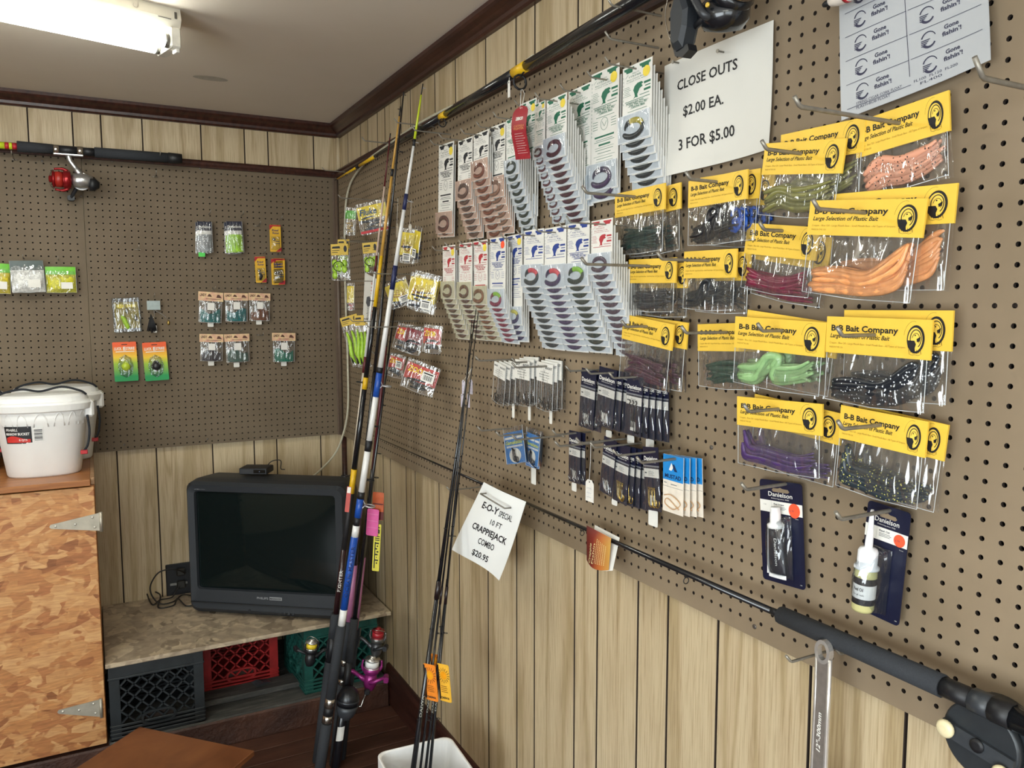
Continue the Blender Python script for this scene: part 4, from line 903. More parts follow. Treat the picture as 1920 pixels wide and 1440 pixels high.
for P, lb in (((960, 757), 'narrow white price tag under the leftmost plain hook bags'), ((990, 761), 'narrow white price tag under the middle plain hook bags'), ((1030, 766), 'narrow white price tag under the rightmost plain hook bags')): pricetag(P, .013, .038, lb)
hookat((940, 675), (897, 672), .04, 'R', 'grey wire hook holding the leftmost plain hook bags'); hookat((985, 679), (965, 676), .04, 'R', 'grey wire hook holding the middle plain hook bags'); hookat((1022, 687), (966, 677), .04, 'R', 'grey wire hook holding the rightmost plain hook bags')
# ---- blue hook packets
def gama(TL, TR, BL, label, d, yaw=0.):
    r, W, H = pk('hook_packet', label, 'hook packet', TL, TR, BL, d, 'R', yaw, 'blue carded hook packets')
    BL_ = mat('#3d7fc4', .4, name='blue_card')
    b = part('backing_card', board(MB(), W, H*.86, .0006, 0, 0, -H*.14), BL_, r)
    p = MB(); p.rect(.05*W, -.33*H, .62*W, -.27*H, -.0004); p.rect(.66*W, -.33*H, .95*W, -.27*H, -.0004); p.rect(.1*W, -.56*H, .92*W, -.51*H, -.0004)
    p.disc((.5*W, -.78*H), .3*W, -.0004, 18, .2*H); p.cur = 1; p.text('Gamakatsu', .06*W, -.47*H, .1*H, -.0006, .02, .3, width=.88*W); p.cur = 2; p.text('OCTOPUS HOOK', .14*W, -.555*H, .03*H, -.0006, 0, 0, width=.74*W)
    q = part('printing', p, [PAPER, mat('#d8e04a', .5, name='lime_ink'), BL_], b); q['kind'] = 'stuff'
    for k in range(3): fishhook(W*(.42+.07*k), -H*(.6+.03*k), H*.33, HOOKM, r, -.003-.001*k, .1*k, .0011)
    f = part('clear_bag', bagfilm(W, H, 31, .004), None, r); f.location.y = -.001
    return r
gama((943, 804), (979, 800), (952, 871), 'front blue hook packet with lime lettering', .06)
gama((988, 800), (1014, 812), (984, 866), 'second blue hook packet turned behind the front one', .045, 10)
gama((990, 803), (1015, 815), (994, 874), 'rearmost blue hook packet with dark hooks', .03, 18)
pricetag((996, 876), .024, .043, 'white price tag under the blue hook packets')
hookat((975, 814), (935, 809), .065, 'R', 'grey wire hook holding the blue hook packets'); hookat((1043, 818), (965, 808), .02, 'R', 'long empty wire hook passing the blue hook packets', plate=True); hookat((960, 803), (900, 798), .01, 'R', 'empty wire hook left of the blue hook packets')
# ---- dark navy hook packets
def dan(TL, TR, BL, n, label, seed, dx=.25, d=.04, kind='hooks', hk=None):
    M, W, H = place(TL, TR, BL, d); rnd = random.Random(seed); names = ('front', 'second', 'third', 'fourth', 'fifth', 'sixth')
    bm = board(MB(), W, H, .0008).mesh('backing_card', NAVY)
    p = MB(); Y = -.0004; p.text('Danielson', .06*W, -.215*H, .07*H, Y, .02, 0, width=.86*W); p.text('Delivering since 1930', .2*W, -.25*H, .02*H, Y, 0, 0, width=.6*W)
    p.rect(.02*W, -.48*H, .98*W, -.34*H, Y); p.cur = 1; p.rect(0, -.315*H, W, -.29*H, Y); p.cur = 2
    for k in range(4): p.rect(.3*W, -(.385+.02*k)*H, (.62+.06*(k % 2))*W, -(.38+.02*k)*H, -.0007)
    p.rect(.08*W, -.42*H, .2*W, -.4*H, -.0007)
    pm = p.mesh('printing', [PAPER, mat('#8d9198', .3, .3), mat('#55585e', .6)])
    mb = MB(); mb.grid(lambda u, v: (W*u, -.0012-.004*(math.sin(math.pi*u)**.5)*math.sin(math.pi*v)**.6-.0006*math.sin(u*23+v*9), -H*(1-.7*v)), 8, 10); fm = mb.mesh('clear_sleeve', CLEAR)
    for k in range(n):
        r = root('hook_packet', names[k]+' '+label, 'hook packet', M @ T(dx*W*k, .007*k, -.0015*k) @ Matrix.Rotation(math.radians(-1.2*k), 4, 'Y'), 'navy carded hook packets')
        b = part('backing_card', bm, None, r); q = part('printing', pm, None, b); q['kind'] = 'stuff'
        part('clear_sleeve', fm, None, r)
        if k < 2:
            w_ = MB(); w_.rect(.34*W, -.92*H, .66*W, -.76*H, -.0006); part('white_insert', w_, PAPER, r)
            for j in range(5):
                if kind == 'gold': fishhook(W*(.3+.11*j), -H*.66, H*.28, GOLD, r, -.002-.0006*j, rnd.uniform(-.2, .2), .0009)
                elif kind == 'swivel' and j < 3:
                    mb = MB(); mb.tube(bez([(W*(.28+.2*j), -.003, -H*.4), (W*(.34+.2*j), -.003, -H*.44), (W*(.28+.2*j), -.003, -H*.48), (W*(.36+.18*j), -.003, -H*.52), (W*(.4+.1*j), -.003, -H*.8), (W*(.42+.1*j), -.003, -H*.86)], 4), .0011, 5); part('swivel', mb, HOOKM, r)
                else: fishhook(W*(.25+.12*j), -H*(.74+.03*rnd.random()), H*.2, SILV if kind == 'silver' else HOOKM, r, -.002-.0005*j, rnd.uniform(-.7, .7), .0008)
    if hk: hookat(hk[0], hk[1], d, 'R', 'grey wire hook holding the '+label, r=.0023)
dan((1091, 689), (1119, 690), (1077, 793), 2, 'navy hook packet tilted left, upper row, leftmost group', 1, .28, .04, 'silver', ((1110, 694), (1067, 690)))
dan((1124, 686), (1157, 691), (1111, 791), 4, 'navy hook packet in the wide group, upper row', 2, .22, .05, 'silver', ((1150, 699), (1105, 690)))
dan((1176, 703), (1206, 707), (1169, 811), 5, 'navy swivel packet in the upper row, rightmost group', 3, .21, .05, 'swivel', ((1192, 707), (1148, 701)))
dan((1067, 806), (1089, 810), (1064, 900), 2, 'navy hook packet hanging alone in the lower row', 4, .16, .04, 'silver', ((1080, 812), (1041, 806)))
dan((1133, 817), (1157, 825), (1119, 916), 1, 'navy hook packet tilted over, lower row', 5, .2, .05, 'silver', ((1150, 825), (1085, 814)))
dan((1155, 829), (1182, 836), (1144, 933), 5, 'navy hook packet in the lower row, middle group', 6, .2, .045, 'gold', ((1170, 834), (1112, 826)))
dan((1205, 837), (1234, 840), (1212, 955), 1, 'navy hook packet with gold hooks beside the bright blue cards', 7, .2, .045, 'gold', ((1228, 847), (1155, 841)))
for P, w_, h_, lb in (((1136, 806), .022, .015, 'white price tag below the wide group of navy packets'), ((1176, 815), .024, .018, 'white price tag below the navy swivel packets'), ((1211, 822), .026, .02, 'white price tag below the right end of the navy swivel packets'), ((1072, 904), .02, .02, 'white price tag below the lone navy packet'), ((1147, 934), .02, .014, 'white price tag below the lower middle navy packets'), ((1216, 953), .03, .034, 'white price tag below the gold hook packet')): pricetag(P, w_, h_, lb)
def stringtag(top, TLp, w_, h_, label, d=.05, wall='R', col='#ece9e2', writing=True, dt=None):
    """shipping tag hung on a white thread"""
    A = RW(*top, dt if dt is not None else d); B = RW(*TLp, d)
    r = root('string_tag', label, 'price tag', Matrix.Translation(B) @ Matrix.Rotation(math.radians(-90), 4, 'Z'), 'tags hung on thread')
    mb = MB(); c_ = w_*.25; mb.prism([(0, -h_), (w_, -h_), (w_, -c_), (w_-c_, 0), (c_, 0), (0, -c_)], 0, .0008); t_ = part('card', mb, mat(col, .6), r)
    mb = MB(); mb.lathe([(.0018, 0), (.0018, .0005)], (w_/2, 0, -.005), (0, -1, 0), 8); part('eyelet', mb, INK, r)
    a = r.matrix_world.inverted() @ A; mb = MB(); mb.tube([a, a*.5+Vector((w_/2, 0, 0))*.5+Vector((.001, 0, -.002)), (w_/2, -.001, -.004)], .0006, 5); part('thread', mb, PAPER, r)
    if writing:
        p = MB(); rnd = random.Random(hash(label) % 999)
        for k in range(3): p.stroke([(w_*(.15+.1*j), -h_*(.4+.2*k)+rnd.uniform(-.0012, .0012)) for j in range(7)], .0004, -.0004)
        part('handwriting', p, mat('#5b6b9c', .6, name='blue_pen'), r)['kind'] = 'stuff'
    return r
stringtag((1108, 826), (1098, 897), .032, .05, 'white string tag with blue handwriting between the navy packets', .05)
hookat((1120, 830), (1045, 815), .03, 'R', 'long wire hook carrying the handwritten string tag')
# ---- bright blue and white snelled hook cards
M, W, H = place((1244, 850), (1282, 857), (1240, 955), .06); LBLU = mat('#1e86d0', .45, name='bright_blue_ink')
bm = board(MB(), W, H, .0012).mesh('backing_card', mat('#e9dfd0', .55, name='ivory_card'))
p = MB(); p.rect(0, -.44*H, W, 0, -.0004); p.cur = 1; p.poly([(.3*W, -.26*H), (.42*W, -.27*H), (.5*W, -.22*H), (.5*W, -.2*H), (.42*W, -.13*H)], -.0007); p.cur = 2; p.poly([(.5*W, -.22*H), (.58*W, -.27*H), (.72*W, -.27*H), (.56*W, -.15*H), (.48*W, -.15*H)], -.0007); p.text('MUSTAD', .1*W, -.4*H, .07*H, -.0007, .03, 0, width=.8*W)
p.cur = 3; p.rect(.06*W, -.5*H, .2*W, -.485*H, -.0007); p.rect(.4*W, -.51*H, .7*W, -.495*H, -.0007); p.rect(.25*W, -.55*H, .255*W, -.45*H, -.0007); p.rect(.0*W, -.555*H, W, -.55*H, -.0007)
pm = p.mesh('printing', [LBLU, PAPER, mat('#12305a', .5), mat('#7b7d80', .6)])
mb = MB(); mb.tube(bez([(.1*W, -.002, -.72*H), (.5*W, -.004, -.68*H), (.9*W, -.002, -.8*H), (.6*W, -.004, -.92*H), (.15*W, -.002, -.86*H), (.3*W, -.003, -.76*H), (.85*W, -.003, -.9*H)], 6), .0009, 5); sn = mb.mesh('snell_line', mat('#c89a6a', .3, name='amber_line'))
for k, nm in enumerate(('front', 'second', 'third', 'rearmost')):
    r = root('hook_card', nm+' bright blue and ivory hook card with snelled lines', 'hook card', M @ T(.11*W*k, .009*k, -.001*k) @ Matrix.Rotation(math.radians(-1.*k), 4, 'Y'), 'bright blue hook cards')
    b = part('backing_card', bm, None, r); part('printing', pm, None, b)['kind'] = 'stuff'; part('snell_line', sn, None, r)
hookat((1263, 861), (1200, 855), .065, 'R', 'grey wire hook holding the bright blue hook cards')
# ---- two big navy blister cards
def bigcard(TL, TR, BL, label, d, title):
    r, W, H = pk('blister_card', label, 'blister card', TL, TR, BL, d)
    mb = board(MB(), W, H, .0014, .006); b = part('backing_card', mb, NAVY, r)
    p = MB(); Y = -.0004; p.text('Danielson', .21*W, -.155*H, .045*H, Y, .008, 0, width=.57*W); p.text('Delivering since 1930', .28*W, -.18*H, .012*H, Y, 0, 0, width=.42*W)
    p.rect(0, -.315*H, W, -.2*H, Y); p.cur = 1; p.text('1 oz', .1*W, -.25*H, .014*H, -.0007); p.text(title, .34*W, -.235*H, .016*H, -.0007, .02, 0, width=.24*W)
    for k in range(3): p.rect(.34*W, -(.252+.012*k)*H, (.6+.03*(k % 2))*W, -(.248+.012*k)*H, -.0007)
    p.rect(.28*W, -.31*H, .282*W, -.205*H, -.0007); p.cur = 0; p.text('Tacoma', .83*W, -.345*H, .009*H, Y); p.text('USA', .9*W, -.965*H, .009*H, Y)
    p.cur = 2; p.disc((.82*W, -.265*H), .13*W, -.0009, 24); p.cur = 1; p.text('3.79', .72*W, -.28*H, .02*H, -.0012, 0, .2)
    part('printing', p, [PAPER, mat('#4a4c55', .6), ODOT], b)['kind'] = 'stuff'
    mb = MB(); pts = [(W*(.4+.3*k/8), -.095*H+.01*H*math.sin(k/8*math.pi)) for k in range(9)]; p2 = [(.3*W, -.095*H), (.33*W, -.075*H), (.45*W, -.073*H), (.5*W, -.062*H), (.55*W, -.073*H), (.68*W, -.075*H), (.72*W, -.095*H), (.68*W, -.11*H), (.33*W, -.11*H)]
    mb.poly(p2[::-1], -.0005); part('hang_slot', mb, PEG, b)
    return r, W, H
r, W, H = bigcard((1424, 897), (1503, 906), (1428, 1084), 'navy blister card holding a squeeze tube of reel grease', .016, 'Reel Grease')
mb = MB(); ring = lambda z, w_, t_, n=16: [(.5*W+w_*math.cos(2*math.pi*k/n), -.013+t_*math.sin(2*math.pi*k/n), z) for k in range(n)]
mb.loft([ring(-.90*H, .2*W, .002), ring(-.86*H, .2*W, .003), ring(-.6*H, .17*W, .009), ring(-.44*H, .145*W, .0105)], smooth=True); tb = part('grease_tube', mb, mat('#22222c', .35, name='tube_black'), r)
mb = MB(); mb.loft([ring(-.925*H, .205*W, .0022), ring(-.885*H, .205*W, .003)]); part('tube_crimp', mb, mat('#e8e8e8', .4), r)
mb = MB(); mb.M = Matrix(); mb.prism([(.305*W, -.89*H), (.33*W, -.89*H), (.375*W, -.45*H), (.355*W, -.45*H)], -.018, -.014); part('tube_side_stripe', mb, mat('#e8e8e8', .4), r)
mb = MB(); mb.lathe([(.145*W, 0), (.15*W, .006), (.1*W, .009), (.095*W, .024), (.085*W, .034), (.07*W, .035)], (.5*W, -.013, -.44*H), (0, 0, 1), 18); part('cap', mb, mat('#ececea', .35), r)
mb = MB(); mb.text('Danielson', .545*W, -.53*H, .07*W, -.0232, .01, 0, width=.26*H, ang=math.radians(-88)); part('tube_lettering', mb, PAPER, r)['kind'] = 'stuff'
mb = MB(); mb.grid(lambda u, v: (W*(.26+.5*u), -.002-.026*(math.sin(math.pi*u)*math.sin(math.pi*v))**.3, -H*(.93-.6*v)), 14, 14); part('blister', mb, CLEAR2, r)
hookat((1470, 908), (1394, 893), .02, 'R', 'grey wire hook holding the reel grease card', r=.003)
r, W, H = bigcard((1628, 937), (1708, 964), (1610, 1141), 'navy blister card holding a bottle of reel oil', .02, 'Reel Oil')
cx = .4*W
mb = MB(); OIL = mat('#c9c48a', .25, 0, .05, 20, name='pale_oil_bottle'); mb.lathe([(.2*W, 0), (.225*W, .004), (.225*W, .055), (.215*W, .062), (.15*W, .068)], (cx, -.026, -.92*H), (0, 0, 1), 24); part('oil_bottle', mb, OIL, r)
mb = MB(); mb.lathe([(.228*W, .012), (.228*W, .052)], (cx, -.026, -.92*H), (0, 0, 1), 24, False, False); part('bottle_label', mb, mat('#201f24', .4), r)
mb = MB(); mb.lathe([(.2295*W, .021), (.2295*W, .042)], (cx, -.026, -.92*H), (0, 0, 1), 24, False, False); lb_ = part('label_band', mb, mat('#e8e6e2', .5), r)
mb = MB(); f = lambda x, z: (cx+.2315*W*math.sin(x), -.026-.2315*W*math.cos(x), z); mb.text('Reel Oil', -.35, -.92*H+.033, .005, 0, .02, 0, width=.9, fn=f); mb.text('for all reels', -.35, -.92*H+.026, .003, 0, 0, 0, width=1.0, fn=f); part('label_lettering', mb, INK, r)['kind'] = 'stuff'
mb = MB(); mb.lathe([(.25*W, 0), (.25*W, .003), (.2*W, .006), (.2*W, .026), (.17*W, .03), (.08*W, .032), (.075*W, .045), (.04*W, .085), (.03*W, .088)], (cx, -.026, -.92*H+.064), (0, 0, 1), 24); part('nozzle_cap', mb, mat('#eceef2', .35), r)
mb = MB(); mb.grid(lambda u, v: (W*(.12+.58*u), -.002-.046*(math.sin(math.pi*u)*math.sin(math.pi*v))**.3, -H*(.95-.58*v)), 14, 14); part('blister', mb, CLEAR2, r)
hookat((1664, 958), (1570, 949), .025, 'R', 'grey wire hook holding the reel oil card', r=.003)
# ================================================================== PRODUCTS IN THE CORNER
YBAG = mat('#d8c02a', .45, 0, .08, 60, name='yellow_bag_print'); RBAG = mat('#b5382e', .45, 0, .08, 60, name='red_bag_print'); LURE = mat('#9dc43a', .35, 0, .2, 70, name='chartreuse_lure')
def barcode(par, x, z, w_, h_, y=-.0045):
    mb = MB(); mb.rect(x, z-h_, x+w_, z, y); b = part('barcode_label', mb, PAPER, par)
    mb = MB()
    for k in range(9): mb.rect(x+w_*(.15+.08*k), z-h_*.85, x+w_*(.15+.08*k+.03+.02*(k % 2)), z-h_*.35, y-.0003)
    mb.rect(x+w_*.1, z-h_*.25, x+w_*.85, z-h_*.12, y-.0003); part('barcode', mb, INK, b)['kind'] = 'stuff'
def printbag(label, TL, TR, BL, d, base, title, tcol, wcol, seed, yaw=0., frac=.55, wall='R', bar=None, extra=None, group='printed soft bait bags', tsize=.2):
    """plastic bag, upper part printed, baits showing in the clear lower part"""
    r, W, H = pk('bait_bag', label, 'bait bag', TL, TR, BL, d, wall, yaw, group)
    mb = MB(); mb.grid(lambda u, v: (W*u, .001-.003*math.sin(math.pi*u)-.0006*math.sin(17*u+seed), -H*(.12+frac*(1-v))), 10, 4); pp = part('printed_panel', mb, base, r)
    if title: p = MB(); p.text(title, .08*W, -H*(.2+tsize), H*tsize, -.0036, .02, .2, width=.6*W); part('lettering', p, tcol, pp)['kind'] = 'stuff'
    if extra == 'craw':
        p = MB()
        for k in range(3):
            cx, cz = W*(.25+.24*k), -H*(.4+.04*k); p.stroke([(cx+.07*W*math.cos(a), cz+.05*H*math.sin(a)) for a in [j*.7 for j in range(9)]], .0012, -.0036)
        p.stroke([(W*.15, -H*.5), (W*.3, -H*.6), (W*.55, -H*.66), (W*.75, -H*.56)], .003, -.0036); p.stroke([(W*.2, -H*.45), (W*.35, -H*.52), (W*.6, -H*.58)], .002, -.0036); part('printing', p, mat('#8c4a1c', .5), pp)['kind'] = 'stuff'
    f = part('clear_bag', bagfilm(W, H, seed, .007), None, r)
    for me in worms(W, H, 6, wcol, 'pile', seed, None, .0045): part('bait', me, None, r)
    if bar: barcode(r, bar[0]*W, -bar[1]*H, bar[2]*W, bar[3]*H, -.0075)
    return r, W, H
r, W, H = printbag('clear bag of grey minnow baits with yellow print in the corner', (667, 384), (720, 369), (675, 442), 0.14, YBAG, 'Fluke', mat('#20486b', .5), '#3b4654', 21, 48, .42)
mb = MB(); mb.rect(.02*W, -H*.98, W*.98, -H*.9, -.004); part('red_strip', mb, RED, r)
printbag('clear bag with bright green print at the back of the corner', (648, 388), (668, 392), (650, 440), 0.1, mat('#57a83a', .45), None, None, '#a88a4a', 22, 48, .3)
def lurebag(label, TL, TR, HBL, BL, d, yaw, kind, seed, wall='R', group='yellow-header lure bags in the corner'):
    M, W, Hh = place(TL, TR, HBL, d, wall, yaw); _, _, Hb = place(TL, TR, BL, d, wall, yaw); r = root('lure_bag', label, 'lure bag', M, group)
    h = part('header', board(MB(), W, Hh, .0015), mat('#c9a93f', .5, name='ochre_header'), r)
    p = MB(); p.poly([(.06*W, -.4*Hh), (.55*W, -.4*Hh), (.52*W, -.2*Hh), (.1*W, -.22*Hh)], -.0004); p.rect(.06*W, -.6*Hh, .5*W, -.55*Hh, -.0004); p.rect(.06*W, -.78*Hh, .4*W, -.73*Hh, -.0004)
    p.disc((.84*W, -.45*Hh), .1*W, -.0004, 10, .3*Hh); part('printing', p, INK, h)['kind'] = 'stuff'
    f = part('clear_bag', bagfilm(W, Hb-Hh, seed, .014), None, r); f.location.z = -Hh; BH = Hb-Hh; rnd = random.Random(seed)
    if kind == 'round':
        for k in range(7):
            mb = MB(); c_ = Vector((W*(.22+.28*(k % 3)), -.002-.004*rnd.random(), -Hh-BH*(.3+.24*(k//3)+.05*rnd.random()))); s_ = W*.17
            mb.loft([[c_+Vector((s_*math.sin(a)*math.cos(b), s_*.6*math.sin(a)*math.sin(b), s_*1.2*math.cos(a))) for b in [j*math.pi/5 for j in range(10)]] for a in [.05+i*.61 for i in range(6)]], smooth=True); part('lure_body', mb, LURE, r)
        mb = MB(); mb.tube([Vector((W*.5+W*.3*math.cos(a), -.015, -Hh-BH*.45+BH*.2*math.sin(a))) for a in [k*.45 for k in range(12)]], .0015, 5); part('wire_leader', mb, HOOKM, r)
    else:
        for k in range(3):
            x = W*(.2+.3*k); mb = MB(); mb.tube(bez([(x, -.004, -Hh-BH*.15), (x+.004, -.008, -Hh-BH*.4), (x-.002, -.008, -Hh-BH*.7), (x+.004, -.004, -Hh-BH*.93)], 5), [.004, .005, .006, .006, .007, .008, .008, .008, .008, .009, .009, .008, .007, .006, .004, .002][:16], 7); part('lure_body', mb, LURE, r)
            mb = MB(); mb.tube([(x-.006, -.01, -Hh-BH*.6), (x-.004, -.012, -Hh-BH*.9)], .003, 6); part('dark_stripe', mb, mat('#1d2418', .4), r)
    return r
lurebag('ochre-header bag of round chartreuse lures hanging at the corner', (620, 458), (652, 457), (621, 479), (622, 526), 0.19, 50, 'round', 41)
lurebag('ochre-header bag of chartreuse lures behind the first at the corner', (633, 449), (655, 450), (634, 466), (640, 520), 0.16, 50, 'round', 42)
lurebag('ochre-header bag of small green lures left of the leaning rods', (679, 456), (706, 449), (678, 476), (674, 512), 0.13, 50, 'round', 43)
lurebag('ochre-header bag of long chartreuse tails, lower left in the corner', (637, 597), (669, 591), (643, 613), (641, 692), 0.18, 50, 'long', 44)
lurebag('ochre-header bag of long chartreuse tails partly behind its neighbour', (664, 592), (687, 591), (666, 611), (669, 690), 0.14, 50, 'long', 45)
r, W, H = pk('lure_card', 'white lure card with red vertical lettering and a fish sketch in the corner', 'lure card', (684, 511), (709, 515), (677, 597), .11, 'R', 0)
b = part('backing_card', board(MB(), W, H, .0015), PAPER, r); p = MB(); p.text('SPIN ROYALE', .97*W, -.06*H, .2*W, -.0004, .02, 0, width=.86*H, ang=math.radians(-90)) if False else p.text('SPIN ROYALE', .72*W, -.95*H, .2*W, -.0004, .01, 0, width=.85*H, ang=math.radians(90))
p.cur = 1; p.text('Johnson', .42*W, -.95*H, .16*W, -.0004, 0, .3, width=.4*H, ang=math.radians(90)); p.poly([(.2*W, -.6*H), (.35*W, -.66*H), (.55*W, -.6*H), (.6*W, -.5*H), (.45*W, -.42*H), (.25*W, -.47*H)], -.0004); part('printing', p, [mat('#c4473c', .5), mat('#54565c', .6)], b)['kind'] = 'stuff'
printbag('narrow yellow bait bag beside the white cable', (650, 530), (664, 531), (652, 582), 0.13, YBAG, None, None, '#a33b36', 24, 48, .6)
printbag('yellow crayfish bait bag with orange dot behind the white rod', (753, 427), (782, 432), (750, 492), 0.11, YBAG, None, None, '#2a3550', 25, 48, .66, bar=(.3, .72, .5, .22), extra='craw')
printbag('yellow crayfish bait bag turned edgeways by the white rod', (779, 423), (790, 430), (775, 490), 0.095, YBAG, None, None, '#2a3550', 26, 10, .6, bar=(.3, .62, .6, .25))
printbag('yellow crayfish bait bag between the black rods', (719, 533), (760, 520), (738, 580), 0.13, YBAG, None, None, '#303a48', 27, 48, .66, bar=(.5, .66, .4, .24), extra='craw')
printbag('large yellow crayfish bait bag in front of the red-printed cards', (772, 510), (822, 525), (765, 575), 0.13, YBAG, None, None, '#2c3038', 28, 48, .66, bar=(.55, .7, .36, .26), extra='craw')
printbag('yellow crayfish bait bag behind the large one', (780, 506), (826, 528), (776, 580), 0.1, YBAG, None, None, '#2c3038', 29, 48, .6, bar=(.6, .75, .3, .22))
ZY = mat('#e6c531', .5, name='yellow_lettering')
printbag('red bait bag with barcode in the upper pair below the crayfish bags', (748, 604), (783, 618), (737, 652), 0.12, RBAG, 'ZOOM', ZY, '#3b3f44', 31, 48, .5, bar=(.45, .2, .3, .3))
printbag('dark red bait bag squeezed behind the upper pair', (765, 607), (796, 622), (760, 660), 0.1, mat('#7d1f26', .45), None, None, '#23262a', 32, 48, .5)
printbag('red bait bag with yellow sticker on the right of the upper pair', (796, 608), (829, 614), (794, 660), 0.1, RBAG, 'ZOOM', ZY, '#2c3032', 33, 48, .55)
printbag('red bait bag half hidden by the leaning rods', (733, 661), (760, 672), (728, 704), 0.11, RBAG, 'ZOOM', ZY, '#2f3437', 34, 48, .5, bar=(.5, .25, .4, .3))
printbag('large red bait bag with barcode, lowest in the corner group', (767, 670), (827, 690), (748, 722), 0.125, RBAG, 'ZOOM', ZY, '#23282b', 35, 48, .55, bar=(.55, .22, .38, .34))
for c_, b_, lb in (((700, 375), (638, 370), 'minnow bait bag'), ((690, 452), (645, 440), 'small green lure bag'), ((700, 455), (650, 450), 'ochre-header bags'), ((760, 428), (690, 418), 'upper crayfish bags'), ((800, 515), (700, 508), 'large crayfish bags'), ((740, 528), (642, 520), 'middle crayfish bag'), ((770, 602), (660, 592), 'upper red bags'), ((810, 612), (690, 600), 'right red bag'), ((640, 322), (608, 318), 'empty top corner peg'), ((760, 662), (700, 648), 'lower red bags')): hookat(c_, b_, .03, 'R', 'long wire hook in the corner carrying the '+lb, r=.0019)
wirehook(RW(815, 238, 0), .13, 'R', 'empty wire hook under the rod beside the first bait cards', r=.002)
for (px, py, nm) in ((742, 270, 'tallest leaning rod tip'), (845, 252, 'second black-printed cards'), (1240, 30, 'top end of the black reel'), (1235, 90, 'left corner of the price sign')): wirehook(RW(px, py, 0), .12, 'R', 'empty wire hook near the '+nm, r=.0022)
# ================================================================== PRODUCTS ON THE BACK WALL
def softbag(label, TL, TR, BL, d, top, body, seed, title=None):
    r, W, H = pk('bait_bag', label, 'bait bag', TL, TR, BL, d, 'B', 0, 'soft bait bags on the left of the back wall')
    mb = MB(); mb.grid(lambda u, v: (W*u, -.004*math.sin(math.pi*u), -H*.3*(1-v)), 8, 3); pp = part('printed_top', mb, mat(top, .4), r)
    if title: p = MB(); p.text(title, .12*W, -.2*H, .11*H, -.0052, .02, .2, width=.6*W); part('lettering', p, mat('#2b5a2a', .5), pp)['kind'] = 'stuff'
    mb = MB(); mb.grid(lambda u, v: (W*(.02+.96*u), -.012*(math.sin(math.pi*u)*math.sin(math.pi*v))**.5, -H*(.98-.68*v)), 10, 8); part('bait_mass', mb, mat(body, .4, 0, .25, 150, .5), r)
    mb = MB(); mb.grid(lambda u, v: (W*u, .002, -H*(1-v)), 2, 2); part('bag_back', mb, mat(body, .5), r)
    part('clear_bag', bagfilm(W, H, seed, .016), None, r); mb = MB(); mb.rect(W*.5, -H*.85, W*.88, -H*.6, -.0165); part('price_label', mb, PAPER, r); return r
softbag('lime and yellow soft bait bag cut by the left photo edge', (-30, 492), (20, 495), (-30, 549), .03, '#6cc22e', '#d3c02e', 51)
softbag('clear bag of white soft baits with dark top', (17, 489), (80, 489), (24, 549), .05, '#4d5a58', '#dcdcd8', 52)
softbag('lime and yellow soft bait bag with white sticker, right of the white one', (84, 500), (141, 501), (88, 549), .035, '#6cc22e', '#c8c322', 53)
r, W, H = pk('lure_box', 'clear boxed lime spinner lure on the back wall', 'boxed lure', (208, 559), (261, 557), (215, 625), .03, 'B')
mb = MB(); mb.cbox((0, -.0, -H), (W, .024, 0), .003); part('clear_box', mb, CLEAR2, r)
part('backing_card', board(MB(), W*.86, H*.75, .001, 0, W*.08, -H*.13), mat('#8f7d2a', .5), r).location.y = .016
mb = MB(); mb.tube(bez([(W*.3, .006, -H*.5), (W*.4, .004, -H*.65), (W*.5, .006, -H*.85), (W*.55, .008, -H*.92)], 5), [.003, .006, .008, .009, .009, .01, .01, .01, .01, .01, .009, .008, .006, .005, .003, .002], 8); part('skirt', mb, LURE, r)
for x, z, s_ in ((.5, .38, .006), (.8, .6, .008)): mb = MB(); mb.lathe([(.0005, 0), (s_*.8, .004), (s_, .012), (s_*.5, .022), (.0005, .026)], (W*x, .006, -H*z-.012), (0, 0, 1), 10); part('blade', mb, SILV, r)
p = MB(); p.disc((W*.3, -H*.24), W*.14, .0154, 14, H*.06); p.rect(W*.5, -H*.28, W*.85, -H*.2, .0154); part('printing', p, YBAG, r)['kind'] = 'stuff'
# bare spinner lure
M, W, H = place((275, 564), (300, 564), (276, 581), .03, 'B'); r = root('spinner_lure', 'spinner lure with black skirt and gold blade hanging on a small card', 'lure', M)
part('card', board(MB(), W, H, .001), mat('#8f9a98', .35, .4), r)
mb = MB(); mb.tube(bez([(W*.5, -.002, -H), (W*.5, -.004, -H*1.7), (W*.3, -.006, -H*2.0)], 4), .0008, 5); part('wire_arm', mb, SILV, r); mb = MB(); mb.tube(bez([(W*.5, -.002, -H), (W*1.1, -.004, -H*1.5), (W*1.55, -.004, -H*2.1)], 4), .0008, 5); part('wire_arm', mb, SILV, r)
mb = MB(); rnd = random.Random(4)
for k in range(14): mb.tube([(W*.25, -.006, -H*1.5), (W*(.02+.04*k), -.008+.001*(k % 3), -H*2.6), (W*(-.1+.055*k), -.006, -H*(3.3+.3*rnd.random()))], .0013, 5)
part('skirt', mb, BLK, r)['kind'] = 'stuff'
mb = MB(); mb.lathe([(.001, 0), (.006, .006), (.0065, .012), (.003, .02), (.0005, .022)], (W*1.55, -.004, -H*2.75), (0, 0, 1), 10); part('blade', mb, GOLD, r)
pricetag((283, 610), .022, .03, 'white price tag below the black-skirted spinner lure', 'B', .03)
